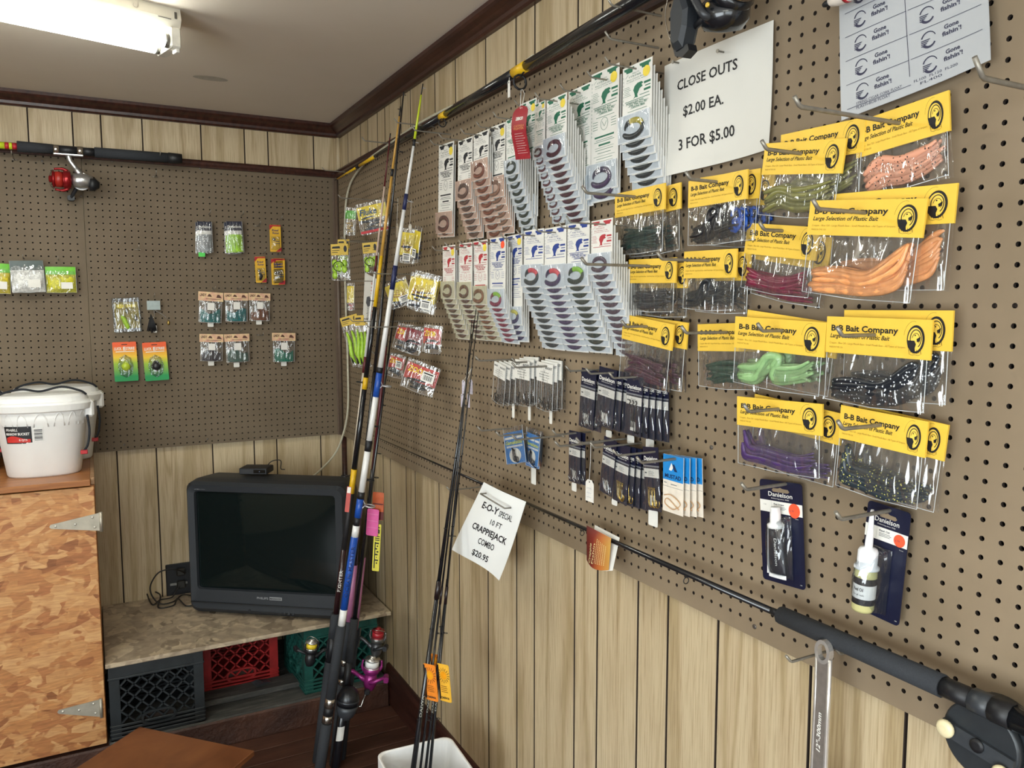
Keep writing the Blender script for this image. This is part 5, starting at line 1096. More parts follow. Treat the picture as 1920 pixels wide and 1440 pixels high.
def sunset(label, TL, TR, BL, col, seed):
    r, W, H = pk('lure_card', label, 'lure card', TL, TR, BL, .02, 'B', 0, 'orange to green lure cards')
    m, t, bs = nt('orange_yellow_green_card_print'); tc = coords(t, (1, 1, 1), 'Generated'); sp = t.nodes.new('ShaderNodeSeparateXYZ'); t.links.new(tc, sp.inputs[0]); rp_ = ramp(t, [(.12, '#1e9a56'), (.45, '#9ec43a'), (.62, '#f0c832'), (.9, '#ee5f2c')]); t.links.new(sp.outputs[2], rp_.inputs[0]); t.links.new(rp_.outputs[0], bs.inputs['Base Color'])
    b = part('backing_card', board(MB(), W, H, .0012, .004), m, r); p = MB(); p.text('LUCK', .08*W, -.2*H, .07*H, -.0004, .03, 0, width=.3*W); p.text('E', .44*W, -.21*H, .09*H, -.0004, .04, 0); p.text('STRIKE', .56*W, -.2*H, .07*H, -.0004, .03, 0, width=.36*W); p.rect(.12*W, -.255*H, .9*W, -.235*H, -.0004); part('printing', p, PAPER, b)['kind'] = 'stuff'
    mb = MB(); mb.loft([[(W*.5+W*.34*s_*math.cos(k*.785), y, -H*.62+H*.3*s_*math.sin(k*.785)) for k in range(8)] for s_, y in ((1, -.0006), (.8, -.012), (.55, -.016))]); part('blister', mb, CLEAR2, r)
    mb = MB(); mb.lathe([(.001, 0), (W*.2, H*.08), (W*.22, H*.16), (W*.08, H*.28)], (W*.5, -.006, -H*.76), (0, 0, 1), 10); part('lure_body', mb, mat(col, .3), r)
    mb = MB(); mb.lathe([(.001, 0), (W*.12, H*.05), (W*.1, H*.12), (.001, H*.18)], (W*.4, -.01, -H*.72), (.2, 0, 1), 10); part('blade', mb, SILV, r)
    mb = MB(); mb.rect(.38*W, -.075*H, .62*W, -.055*H, -.0005); part('hang_slot', mb, INK, b)
sunset('orange to green lure card with lime lure', (210, 642), (255, 641), (217, 716), '#b8cf3c', 1); sunset('orange to green lure card with black and silver lure', (266, 643), (311, 641), (274, 715), '#2a2a2c', 2)
def glove(label, TL, TR, BL, col, seed, grp='dark-top lure packets on the back wall'):
    M, W, H = place(TL, TR, BL, .035, 'B')
    for k in range(2):
        r = root('lure_packet', label if k == 0 else label+', second behind', 'lure packet', M @ T(-.1*W*k, .012*k, -.02*H*k) @ Matrix.Rotation(math.radians(2*k), 4, 'Y'), grp)
        b = part('header', board(MB(), W*.9, H*.28, .001), NAVY, r); p = MB(); p.text('Danielson', .06*W, -.2*H, .075*H, -.0004, .02, 0, width=.78*W); part('lettering', p, PAPER, b)['kind'] = 'stuff'
        part('label_band', board(MB(), W*.8, H*.12, .0008, 0, W*.05, -.29*H), PAPER, r)
        mb = MB(); mb.grid(lambda u, v: (W*(.05+.82*u), -.006*math.sin(math.pi*u), -H*(.97-.55*v)), 8, 6); part('contents', mb, mat(col, .4, 0, .35, 260, .6), r); part('clear_bag', bagfilm(W*.92, H, seed+k, .01), None, r)
glove('dark-top lure packet with grey contents and green tab', (370, 415), (399, 414), (368, 473), '#8e9294', 61); glove('dark-top lure packet with lime contents', (424, 415), (456, 415), (428, 474), '#9ccf3a', 62)
pricetag((372, 473), .026, .018, 'bright green plastic tab below the grey lure packet', 'B', .03, mat('#55d35a', .5, name='green_tab'))
def ycard(label, TL, TR, BL, lure, grp='yellow and red jig cards'):
    r, W, H = pk('jig_card', label, 'jig card', TL, TR, BL, .022, 'B', 0, grp); b = part('backing_card', board(MB(), W, H, .0012, .003), mat('#e6b32c', .45), r)
    p = MB(); p.rect(0, -.06*H, W, -.001, -.0004); p.poly([(W, -.82*H), (W, -H+.001), (.5*W, -H+.001)][::-1], -.0004); p.poly([(0, -.06*H), (0, -.2*H), (.3*W, -.06*H)], -.0004); p.cur = 1; p.text('Road', .2*W, -.24*H, .08*H, -.0007, .02, .2, width=.6*W); p.text('Runner', .25*W, -.34*H, .08*H, -.0007, .02, .2, width=.6*W); p.rect(.5*W, -.62*H, .85*W, -.6*H, -.0007); p.rect(.5*W, -.7*H, .9*W, -.68*H, -.0007); part('printing', p, [RED, mat('#2a2f66', .5)], b)['kind'] = 'stuff'
    mb = MB(); mb.lathe([(.0008, 0), (W*.14, .004), (W*.16, .008), (W*.05, .014)], (W*.35, -.004, -H*.6), (0, 0, 1), 10); part('jig_head', mb, SILV, r)
    if lure:
        mb = MB(); mb.tube([(W*.4, -.004, -H*.62), (W*.5, -.005, -H*.75), (W*.4, -.004, -H*.9)], [W*.12, W*.16, W*.1], 8); part('jig_skirt', mb, BLK, r)
    mb = MB(); mb.grid(lambda u, v: (W*(.1+.8*u), -.0015-.009*(math.sin(math.pi*u)*math.sin(math.pi*v))**.4, -H*(.93-.5*v)), 6, 6); part('blister', mb, CLEAR2, r)
ycard('yellow and red jig card, topmost of the group', (505, 421), (526, 422), (507, 472), 0); ycard('yellow and red jig card with black jig, lower left', (477, 481), (497, 481), (480, 530), 1); ycard('yellow and red jig card, lower right', (508, 485), (530, 485), (509, 534), 0)
ycard('yellow and red jig card edge behind the lower right one', (513, 484), (534, 485), (514, 533), 0)
def hbag(label, TL, TR, HBL, BL, d, col, seed, sticker=True):
    M, W, Hh = place(TL, TR, HBL, d, 'B'); _, _, Hb = place(TL, TR, BL, d, 'B'); r = root('jig_bag', label, 'jig bag', M, 'small header bags on the back wall')
    m, t, bs = nt('rose_cream_header_print'); nn = noise(t, coords(t), 40, 3); rp_ = ramp(t, [(.35, '#d8a08a'), (.65, '#e6cf9a')]); t.links.new(nn.outputs[0], rp_.inputs[0]); t.links.new(rp_.outputs[0], bs.inputs['Base Color'])
    h = part('header', board(MB(), W, Hh, .0015), m, r); p = MB(); p.text('LINDY', .06*W, -.5*Hh, .3*Hh, -.0004, .04, 0, width=.26*W); p.poly([(.36*W, -.5*Hh), (.42*W, -.2*Hh), (.5*W, -.3*Hh), (.54*W, -.55*Hh)][::-1], -.0004); p.poly([(.72*W, -.6*Hh), (.76*W, -.25*Hh), (.84*W, -.25*Hh), (.94*W, -.62*Hh)][::-1], -.0004); p.rect(.3*W, -.8*Hh, .9*W, -.75*Hh, -.0004); part('printing', p, mat('#5a3325', .5), h)['kind'] = 'stuff'
    BH = Hb-Hh; f = part('clear_bag', bagfilm(W*.9, BH, seed, .008), None, r); f.location = (W*.05, 0, -Hh)
    mb = MB(); mb.grid(lambda u, v: (W*(.1+.8*u), -.004*math.sin(math.pi*u), -Hh-BH*(.97-(.5+.12*math.sin(6*u+seed))*v)), 10, 5); part('feathers', mb, mat(col, .6, 0, .4, 220, .8), r)
    mb = MB(); mb.rect(W*.36, -Hh-BH*.42, W*.64, -Hh-BH*.08, -.0095); s_ = part('white_sticker', mb, PAPER, r); return r
hbag('rose-header jig bag with teal and amber feathers, upper left', (372, 546), (419, 548), (371, 563), (376, 604), .03, '#1f6a6a', 71); hbag('rose-header jig bag with teal feathers, upper middle', (420, 549), (465, 549), (420, 563), (420, 603), .03, '#17686a', 72); hbag('rose-header jig bag with brown feathers, upper right', (466, 549), (507, 550), (466, 563), (468, 601), .025, '#6d4128', 73)
hbag('rose-header jig bag with black feathers, lower left', (374, 626), (419, 627), (374, 641), (378, 677), .03, '#2a2630', 74); hbag('rose-header jig bag with mixed green and brown feathers, lower middle', (420, 627), (467, 623), (420, 641), (424, 680), .03, '#3f5a50', 75); hbag('rose-header jig bag with emerald feathers standing alone, lower right', (510, 624), (554, 624), (510, 639), (512, 679), .03, '#0f6f5a', 76)
for P, lb in (((389, 604), 'upper left jig bag'), ((480, 600), 'upper right jig bag'), ((390, 677), 'lower left jig bag'), ((438, 680), 'lower middle jig bag'), ((527, 678), 'lone lower right jig bag')): pricetag(P, .024, .02, 'white price tag below the '+lb, 'B', .02)
def bwhook(px, py, d, label, **k): wirehook(BW(px, py, 0), d, 'B', label, r=.0018, **k)
for px, py, lb in ((391, 402, 'grey lure packet'), (452, 404, 'lime lure packet'), (523, 413, 'top jig card'), (492, 475, 'jig card with black jig'), (520, 478, 'lower right jig card'), (400, 543, 'upper left jig bag'), (446, 543, 'upper middle jig bag'), (493, 543, 'upper right jig bag'), (402, 620, 'lower left jig bag'), (449, 620, 'lower middle jig bag'), (541, 620, 'lone jig bag'), (45, 485, 'white soft baits'), (110, 488, 'right lime bait bag'), (235, 554, 'clear boxed lure'), (288, 556, 'spinner lure'), (241, 640, 'lime lure card'), (294, 640, 'black and silver lure card')): bwhook(px, py, .06, 'small wire hook holding the '+lb)
for px, py, lb in ((258, 474, 'alone in the middle of the back board'), (481, 430, 'beside the lime lure packet'), (486, 634, 'between the lower jig bags'), (290, 338, 'under the rod butt on the back wall')): bwhook(px, py-6, .09, 'empty wire hook with crossbar '+lb, plate=True)
# ================================================================== PAPER SIGNS
def sign(name, label, cat, C, D, mats, draw, curl=.004, hang=None, wall='R', nu=14, nv=14):
    """paper sheet with corners C (TL, TR, BR, BL picture points) at depths D; draw(p, at, W, H) adds print through at(u, v)"""
    f = RW if wall == 'R' else BW
    TL, TR, BR, BL = [f(*c, d) for c, d in zip(C, D)]
    o = (TL+TR)/2; n = ((BL-TL).cross(TR-TL)).normalized()
    if n.dot(Vector(CAM)-o) < 0: n = -n
    def at(u, v, h=0.): return TL*(1-u)*(1-v)+TR*u*(1-v)+BL*(1-u)*v+BR*u*v+n*(h+curl*math.sin(math.pi*u*1.2+v*2)*(.4+v)) - o
    r = root(name, label, cat, Matrix.Translation(o))
    mb = MB(); mb.grid(lambda u, v: at(u, 1-v), nu, nv); mb.grid(lambda u, v: at(1-u, 1-v, -.0006), nu, nv); s_ = part('sheet', mb, mats[0], r)
    p = MB(); draw(p, at, (TR-TL).length, (BL-TL).length); part('printing', p, mats[1:], s_)['kind'] = 'stuff'
    return r, at
def put(p, at, s_, u0, u1, v, cap, bold=.0, h=.0006, dv=0.):
    """text between u0 and u1 on baseline v, cap height in v"""
    Vs, Fc, w_ = textmesh(s_, bold, 0.); b = len(p.v)
    for x, z in Vs:
        u = u0+(u1-u0)*x/w_; p.P(at(u, v-z/.73*cap+dv*(u-u0), h))
    for f in Fc: p.F(*[b+i for i in f])
SIGN = mat('#dad8d0', .65, 0, .04, 6, name='aged_white_paper'); WPAPER = mat('#f8faf8', .6, 0, .02, 6, name='bright_white_paper')
def d1(p, at, W, H):
    put(p, at, 'CLOSE OUTS', .155, .72, .275, .09, .018); put(p, at, '$2.00 EA.', .225, .60, .52, .09, .018); put(p, at, '3 FOR $5.00', .18, .69, .805, .095, .018)
r, at = sign('paper_sign', 'white paper price sign reading close outs below the black reel', 'sign', [(1246, 124), (1449, 37), (1437, 279), (1247, 333)], [.012, .012, .02, .02], [SIGN, INK], d1, .006)
for u, v in ((.16, .03), (.6, .1)):
    mb = MB(); mb.M = Matrix.Translation(at(u, v, 0)) @ Matrix.Rotation(math.radians(-90), 4, 'Z'); mb.lathe([(.0016, 0), (.0016, .014), (.0035, .014), (.0035, .0155)], (0, 0, 0), (0, -1, 0), 10); part('pin', mb, STEEL, r)
def d2(p, at, W, H):
    put(p, at, 'E-O-Y', .22, .58, .285, .085, .025); put(p, at, 'SPECIAL', .6, .86, .29, .075, .01); put(p, at, '10 FT', .50, .72, .43, .07, .01); put(p, at, 'CRAPPIEJACK', .20, .88, .58, .085, .025); put(p, at, 'COMBO', .40, .70, .73, .085, .015); put(p, at, '$20.95', .36, .66, .91, .085, .02)
r, at = sign('paper_sign', 'white paper sign advertising a crappie rod combo hanging crooked', 'sign', [(907, 904), (985, 941), (932, 1089), (853, 1030)], [.10, .10, .11, .11], [WPAPER, INK], d2, .008)
mb = MB(); mb.tube([at(.2, .1, .003), at(.2, .1, .02), at(.78, .13, .02), at(.78, .13, .002)], .0022, 6); single('pegboard_hook', mb, STEEL, 'bent wire hook pinning the rod combo sign', 'hook', Matrix.Translation(r.location), 'wire pegboard hooks')
wirehook(RW(925, 910, .0), .14, 'R', 'wire hook the crooked rod combo sign hangs from', r=.0022)
def emblem(p, at, cu, cv, ru, rv):
    E = lambda a0, a1, k0, k1, n=8: [(cu+ru*k*math.cos(math.radians(a)), cv-rv*k*math.sin(math.radians(a))) for a, k in [(a0+(a1-a0)*j/n, k0+(k1-k0)*j/n) for j in range(n+1)]]
    def poly(pts): p.F(*[p.P(at(u, v, .0007)) for u, v in pts])
    o, i = E(20, 160, 1, 1), E(160, 20, .82, .9); poly((o+i)[::-1]); 
    o, i = E(330, 215, 1, 1), E(215, 330, .66, .8); poly(o+i)
    for k in range(4): poly([(cu-ru*.95, cv-rv*.1+rv*.2*k), (cu-ru*.95, cv+rv*.02+rv*.2*k), (cu+ru*(.1-.2*k), cv+rv*.02+rv*.2*k), (cu+ru*(.25-.2*k), cv-rv*.1+rv*.2*k)])
def d3(p, at, W, H):
    for r_ in range(6):
        v = .135+.148*r_
        for c in range(2):
            u = .14+.46*c; emblem(p, at, u+.03, v, .05, .05); put(p, at, 'Gone', u+.13, u+.22, v-.022, .026, .03); put(p, at, "fishin'!", u+.115, u+.235, v+.016, .026, .03)
            if r_ < 5 or c == 0: 
                for j in range(10):
                    a, b = u-.09+.045*j, u-.09+.045*(j+1); p.F(*[p.P(at(x_, v+.075+o_, .0008)) for x_, o_ in ((a, -.0016), (a, .0016), (b, .0016), (b, -.0016))])
    for j in range(16):
        a, b = .02+.055*j, .02+.055*(j+1); p.F(*[p.P(at(.494+o_, y_, .0008)) for y_, o_ in ((a, 0), (b, 0), (b, .004), (a, .004))])
    put(p, at, 'STRING CIGAR CORK FLOAT', .12, .44, .945, .018); put(p, at, 'PLASTI-BOB FLOAT', .12, .36, .97, .018); put(p, at, 'FL100  FL120  FL200', .52, .8, .945, .016); put(p, at, 'FL400', .56, .7, .97, .016)
GREYP = mat('#b4b7ba', .45, .1, .04, 6, name='silver_grey_card')
r, at = sign('display_sheet', 'silver grey display sheet printed with round emblems at the top right', 'display card', [(1572, -75), (1840, -205), (1855, 111), (1582, 227)], [.02, .02, .03, .03], [GREYP, mat('#34344a', .6, name='navy_print')], d3, .004)
hookat((1985, 178), (1847, 118), .01, 'R', 'bright wire hook at the corner of the silver grey sheet', r=.0032, tipup=.02)
# ================================================================== RODS
BLANK = mat('#14161b', .22, 0, .1, 60, name='gloss_black_blank', coat=.4); FOAM = mat('#2b2e33', .85, 0, .15, 500, .3, name='black_foam_grip'); CHROME = mat('#b5b0a8', .2, .95, .05, 40, name='chrome_ring')
YWR = mat('#e0b21f', .4, name='yellow_wrap'); LIME = mat('#c6d62e', .35, name='lime_wrap'); WROD = mat('#e6e6e4', .3, 0, .03, 30, name='white_rod_paint', coat=.3); BLUE = mat('#1c4ea8', .35, 0, .1, 120, name='blue_rod_wrap'); MAR = mat('#5b1d22', .35, name='maroon_blank'); TANB = mat('#cf9f4c', .35, name='amber_blank'); MAUVE = mat('#a8698c', .4, name='mauve_grip')
def guide(par, p, ax, side, s_, w_=.0011, m=BLK):
    """line guide: ring on two struts standing off the rod"""
    a = ax.normalized(); sd = (side-a*side.dot(a)).normalized(); c_ = p+sd*(s_*1.15); t_ = a.cross(sd)
    mb = MB(); mb.tube([c_+(sd*math.cos(k*.524)+t_*math.sin(k*.524))*s_*.55 for k in range(13)], w_, 6, False)
    mb.tube([p+a*s_*.9, c_-sd*s_*.5], w_*.8, 5); mb.tube([p-a*s_*.9, c_-sd*s_*.5], w_*.8, 5)
    g = part('line_guide', mb, m, par); g['kind'] = 'stuff'; return g
def rod(label, P0, P1, segs, guides=(), side=(-.3, -1, 0), name='fishing_rod', gm=BLK, n=10, group=None):
    """segs: (part name, t0, t1, r0, r1, material); t runs from butt P0 to tip P1"""
    P0, P1 = Vector(P0), Vector(P1); r = root(name, label, 'fishing rod', Matrix.Translation(P0), group); a = P1-P0; side = Vector(side)
    for nm, t0, t1, r0, r1, m in segs: mb = MB(); mb.tube([a*t0, a*(t0*.5+t1*.5), a*t1], [r0, (r0+r1)/2, r1], n); part(nm, mb, m, r)
    for t_, s_ in guides: guide(r, a*t_, a, side, s_, max(.0007, s_*.09), gm)
    return r, a
def frame(o, x, z):
    """frame with X along x and Z along z (orthogonalised)"""
    x = Vector(x).normalized(); z = Vector(z); z = (z-x*z.dot(x)).normalized(); y = z.cross(x)
    return Matrix(((x.x, y.x, z.x, o[0]), (x.y, y.y, z.y, o[1]), (x.z, y.z, z.z, o[2]), (0, 0, 0, 1)))
def spin(par, M, s_, body, spoolm, linem, arm, knob, handle=1, stemm=None):
    """spinning reel: X toward the rod tip, Z toward the rod, origin on the rod underside; parts are children of par"""
    inv = par.matrix_world.inverted() @ M @ S(s_, s_, s_) if False else (Matrix.Translation(-par.location) @ M @ S(s_, s_, s_))
    def add(nm, fn, m): mb = MB(); mb.M = inv; fn(mb); return part(nm, mb, m, par)
    add('reel_foot', lambda b: b.cbox((-.045, -.008, -.004), (.045, .008, .003), .002), stemm or body)
    add('reel_stem', lambda b: b.tube(bez([(.0, 0, -.003), (-.004, 0, -.02), (-.02, 0, -.045), (-.035, 0, -.07)], 5), [.009]*6+[.008]*5+[.011]*5, 8), stemm or body)
    rb = add('reel_body', lambda b: b.lathe([(.004, -.075), (.016, -.07), (.024, -.05), (.026, -.03), (.022, -.012), (.012, -.004)], (0, 0, -.085), (1, 0, 0), 18), body)
    add('rotor', lambda b: b.lathe([(.012, -.006), (.03, -.002), (.031, .014), (.024, .022)], (0, 0, -.085), (1, 0, 0), 20), arm)
    add('spool', lambda b: b.lathe([(.027, .014), (.029, .018), (.0235, .021), (.0235, .044), (.029, .047), (.027, .052), (.012, .054), (.012, .06), (.008, .063)], (0, 0, -.085), (1, 0, 0), 22), spoolm)
    add('line', lambda b: b.lathe([(.0255, .0215), (.0262, .032), (.0255, .0435)], (0, 0, -.085), (1, 0, 0), 22), linem)
    for q in (-1, 1): add('rotor_arm', lambda b: b.tube(bez([(.004, 0, -.085+q*.029), (.022, 0, -.085+q*.036), (.046, 0, -.085+q*.034)], 4), [.0055]*5+[.004]*4, 6), arm)
    add('bail_wire', lambda b: b.tube(bez([(.046, 0, -.085+.035), (.058, -.02, -.085+.02), (.062, -.034, -.085), (.058, -.02, -.085-.02), (.046, 0, -.085-.035)], 5), .0016, 6), CHROME)
    add('handle_arm', lambda b: b.tube([(-.03, 0, -.085), (-.03, -handle*.03, -.085), (-.024, -handle*.036, -.095), (.0, -handle*.04, -.14)], [.008, .008, .007, .006], 8), knob)
    add('handle_knob', lambda b: b.loft([[(x*.011+.0, -handle*y_, -.14+z*.009) for x, z in ((-1, -.6), (-.6, -1), (.6, -1), (1, -.6), (1, .6), (.6, 1), (-.6, 1), (-1, .6))] for y_ in (.036, .042, .062, .066)]), knob)
    return rb
# ---- rod with red reel on the back wall
A, B_ = BW(-160, 260, .1), BW(341, 298, .1); L = (A-B_).length
tt = lambda px: (B_-BW(px, 285, .1)).length/L
r, a = rod('red and lime rod with red reel resting on hooks on the back wall', B_, A,
 [('butt_cap', 0, tt(318), .0195, .0215, mat('#16171a', .5)), ('rear_grip', tt(318), tt(177), .0195, .0195, FOAM), ('lock_nut', tt(177), tt(156), .0155, .0155, BLK), ('chrome_hood', tt(156), tt(145), .0175, .0175, CHROME), ('reel_seat', tt(145), tt(111), .0165, .0165, BLK), ('front_hood', tt(111), tt(100), .0175, .0175, CHROME), ('fore_grip', tt(100), tt(33), .018, .0205, FOAM), ('red_blank', tt(33), tt(24), .0125, .0125, RED), ('lime_wrap', tt(24), tt(18), .0128, .0128, LIME), ('red_blank', tt(18), tt(10), .0125, .0125, RED), ('lime_wrap', tt(10), tt(-20), .0128, .0126, LIME), ('red_blank', tt(-20), 1, .0125, .009, RED)])
ax = (A-B_).normalized(); P = B_+ax*(L*tt(128))
ALU = mat('#b9babb', .28, .85, name='brushed_aluminium'); REDM = mat('#8f1a1e', .25, .5, name='metallic_red')
spin(r, frame(P+Vector((0, 0, -.016)), ax, (0, 0, 1)), 1.12, ALU, REDM, mat('#a3261c', .4, name='red_line'), REDM, mat('#23262b', .5), 1, ALU)
mb = MB(); mb.M = Matrix.Translation(-r.location) @ frame(P+Vector((0, 0, -.016)), ax, (0, 0, 1)) @ S(1.12, 1.12, 1.12); mb.lathe([(.03, -.0), (.03, .008), (.022, .012), (.012, .014)], (-.034, -.014, -.085), (0, -1, 0), 24); part('side_plate', mb, ALU, r)
mb = MB(); mb.M = Matrix.Translation(-r.location) @ frame(P+Vector((0, 0, -.016)), ax, (0, 0, 1)) @ S(1.12, 1.12, 1.12); mb.lathe([(.024, -.06), (.022, -.075), (.01, -.09)], (0, 0, -.088), (1, 0, .1), 18); part('rear_cap', mb, BLK, r)
for px, nm in ((27, 'grip'), (296, 'butt')): wirehook(BW(px, 300, 0)+Vector((0, 0, .0)), .125, 'B', 'wire hook carrying the rod on the back wall near its '+nm, r=.002, plate=True)
# ---- long black and yellow rod along the top of the right wall
TP = RW(630, 337, .05); BT = RW(1180, 8, .085); dirv = (BT-TP); BT = TP+dirv*1.75; L = (TP-BT).length
def t_at(px, py):
    d = Vector(ray(px, py)); c_ = Vector(CAM); u = (TP-BT).normalized(); w0 = c_-BT; a_, b_, c2 = d.dot(d), d.dot(u), 1.; d_, e_ = d.dot(w0), u.dot(w0)
    return ((a_*e_-b_*d_)/(a_*c2-b_*b_))/L
Y0, Y1, Y2, Y3 = t_at(1000, 120), t_at(960, 133), t_at(838, 216), t_at(829, 220)
r, a = rod('long black surf rod with yellow wraps lying along the top of the right wall', BT, TP,
 [('rear_grip', 0, .16, .019, .019, FOAM), ('reel_seat', .16, .26, .017, .017, BLK), ('fore_grip', .26, .36, .0185, .016, FOAM), ('black_blank', .36, t_at(985, 118), .0155, .0128, BLANK), ('yellow_wrap', t_at(985, 118), t_at(962, 132), .0136, .0134, YWR), ('black_blank', t_at(962, 132), t_at(838, 216), .0125, .0098, BLANK), ('yellow_wrap', t_at(838, 216), t_at(828, 222), .0106, .0105, YWR), ('black_blank', t_at(828, 222), t_at(704, 294), .0095, .007, BLANK), ('yellow_tip', t_at(704, 294), t_at(672, 313), .0066, .006, YWR), ('yellow_tip', t_at(672, 313), .995, .0052, .003, YWR), ('dark_binding', t_at(675, 312), t_at(670, 315), .0072, .0072, BLK), ('tip_top', .995, 1.004, .0035, .002, BLK)],
 [(t_at(978, 122), .031), (t_at(834, 218), .021), (t_at(708, 292), .011), (t_at(672, 313), .009), (t_at(650, 325), .007)], side=(-.25, 0, -1))
# big reel hanging under that rod
Mx = frame(BT+(TP-BT)*.215+Vector((-.02, 0, -.012)), (TP-BT), (.1, 0, 1)); CHR2 = mat('#8d8278', .12, .95, name='smoky_chrome')
P_ = RW(1345, 16, .11); Mx = frame(Vector((P_.x, P_.y, P_.z+.115)), (0, 1, 0), (0, 0, 1)); rr2 = root('spinning_reel', 'large black and chrome spinning reel hanging over the price sign', 'fishing reel', Matrix.Translation(P_))
def big(nm, fn, m): mb = MB(); mb.M = Matrix.Translation(-P_) @ Matrix.Translation(P_); fn(mb); return part(nm, mb, m, rr2)
# X toward the viewer's right (-y), Y into the wall, Z up
def B2(nm, fn, m): mb = MB(); mb.M = Matrix.Rotation(math.radians(-90), 4, 'Z') @ S(.9, .9, .9); fn(mb); return part(nm, mb, m, rr2)
B2('reel_body', lambda b: b.lathe([(.01, -.03), (.034, -.026), (.046, -.008), (.046, .012), (.03, .026), (.01, .03)], (.012, .004, -.012), (.35, -.25, .9), 24), mat('#171a1f', .25, .2, name='gloss_black_reel', coat=.5))
B2('rotor', lambda b: b.lathe([(.03, 0), (.041, .006), (.043, .022), (.034, .03)], (.022, 0, .006), (.85, -.1, .5), 24), mat('#171a1f', .25, .2, coat=.5))
B2('spool', lambda b: b.lathe([(.036, 0), (.04, .006), (.03, .01), (.03, .03), (.04, .034), (.036, .042), (.015, .046)], (.046, -.004, .02), (.85, -.1, .5), 24), CHR2)
B2('line_roller', lambda b: b.lathe([(.013, -.02), (.009, 0), (.013, .02)], (.0, -.042, .05), (1, 0, -.15), 16), CHR2)
B2('stem', lambda b: b.tube(bez([(-.03, 0, .14), (-.03, 0, .08), (-.01, 0, .04), (.004, 0, .01)], 5), .011, 8), mat('#171a1f', .25, .2, coat=.5))
B2('handle_arm', lambda b: b.tube(bez([(-.052, -.04, .075), (-.04, -.046, .062), (-.012, -.048, .02), (.014, -.046, -.02), (.018, -.03, -.026)], 5), [.009]*5+[.0075]*16, 8), mat('#3a3c3f', .4, .3))
B2('handle_shaft', lambda b: b.tube([(-.03, -.03, -.03), (.02, -.035, -.022)], .0065, 10), BLK)
B2('handle_knob', lambda b: b.loft([[(-.042+x*.024*w_, y_, -.018+z*.05*w_) for x, z in ((-.75, -.8), (-.3, -1), (.45, -.95), (.9, -.3), (1, .35), (.55, .9), (-.35, 1), (-.85, .5))] for y_, w_ in ((-.02, .7), (-.03, 1), (-.052, 1), (-.06, .75))]), mat('#23272c', .55, name='rubber_knob'))
B2('bail_arm', lambda b: b.loft([[(x, y_, z) for x, z in ((-.062, -.055), (-.054, -.075), (-.034, -.082), (-.016, -.074), (-.02, -.062), (-.045, -.064))] for y_ in (-.03, -.05)]), BLK)
B2('bail_wire', lambda b: b.tube(bez([(-.06, -.035, .13), (-.082, -.04, .06), (-.09, -.045, .01), (-.076, -.045, -.035), (-.056, -.04, -.064)], 6), .0011, 6), CHROME)
B2('brass_screw', lambda b: b.lathe([(.005, 0), (.004, .003)], (.03, -.048, -.012), (0, -1, 0), 10), mat('#d9b648', .3, .6))
# red swing tag and small white tag under the top rod
M, W, H = place((965, 201), (992, 204), (966, 298), .13, 'R', 0); r = root('hang_tag', 'red glossy hang tag with white lettering below the long rod', 'tag', M)
def wav(u, v):
    w0 = 1. if v > .15 else math.sqrt(max(.02, 1-((.15-v)/.15)**2)); x = W*(.5+(u-.5)*w0)+W*.12*max(0, v-.55)*2
    return (x, -.006*math.sin(v*4.5), -H*v)
mb = MB(); mb.grid(lambda u, v: wav(u, 1-v), 8, 20); mb.grid(lambda u, v: Vector(wav(1-u, 1-v))+Vector((0, .0008, 0)), 8, 20); c_ = part('card', mb, mat('#a02330', .3, 0, .08, 25, name='crimson_card'), r)
p = MB(); g = lambda x, z: Vector(wav(x/W, -z/H))+Vector((0, -.0006, 0)); p.text('ZEBCO', .27*W, -.27*H, .055*H, 0, .06, .1, width=.5*W, fn=g); p.cur = 1; p.text('CATFISH', .18*W, -.40*H, .04*H, 0, .01, 0, width=.68*W, fn=g); p.text('FIGHTER', .18*W, -.45*H, .04*H, 0, .01, 0, width=.68*W, fn=g); p.cur = 0
for k in range(9): p.text('lllllllllllllll'[:9+k % 4], .24*W, -(.53+.045*k)*H, .012*H, 0, 0, 0, width=(.5+.06*(k % 3))*W, fn=g)
part('lettering', p, [PAPER, mat('#d9925e', .5)], c_)['kind'] = 'stuff'
mb = MB(); t0 = M.inverted() @ RW(980, 168, .1); mb.tube([(W*.45, -.002, -H*.05), t0+Vector((-.008, 0, 0)), t0, t0+Vector((.01, 0, -.01)), (W*.55, -.002, -H*.05)], .0008, 5); part('loop', mb, PAPER, r)
stringtag((955, 145), (952, 152), .011, .04, 'tiny white tag tied to the long rod beside the yellow wrap', .1, writing=False)
# ---- rod along the bottom of the right pegboard
TP = RW(688, 812, .03); G0 = RW(1464, 1153, .055); BT = G0+(G0-TP)*.42; L = (TP-BT).length
def t2(px, py):
    d = Vector(ray(px, py)); u = (TP-BT).normalized(); w0 = Vector(CAM)-BT; a_, b_ = d.dot(d), d.dot(u); return ((a_*u.dot(w0)-b_*d.dot(w0))/(a_-b_*b_))/L
g0, g1, g2, g3 = t2(1464, 1153), t2(1768, 1290), t2(1822, 1318), t2(1900, 1352)
lr, a = rod('black rod with foam handle and disc reel along the bottom of the right pegboard', BT, TP,
 [('rear_end', 0, g3, .016, .016, BLANK), ('lock_ring', g3, g3+.008, .0165, .0165, BLK), ('reel_seat', g3+.008, g2, .0155, .0155, mat('#33373c', .4)), ('thread', g2, g1, .0135, .0135, BLK), ('foam_grip', g1, g0, .0155, .0145, FOAM), ('winding_check', g0, g0+.006, .0075, .006, BLK), ('black_blank', g0+.006, t2(950, 915), .0058, .0042, BLANK), ('black_blank', t2(950, 915), 1, .0042, .0012, BLANK)],
 [(t2(1092, 995), .01), (t2(955, 938), .008), (t2(1290, 1075), .011)], side=(-.3, 0, -1))
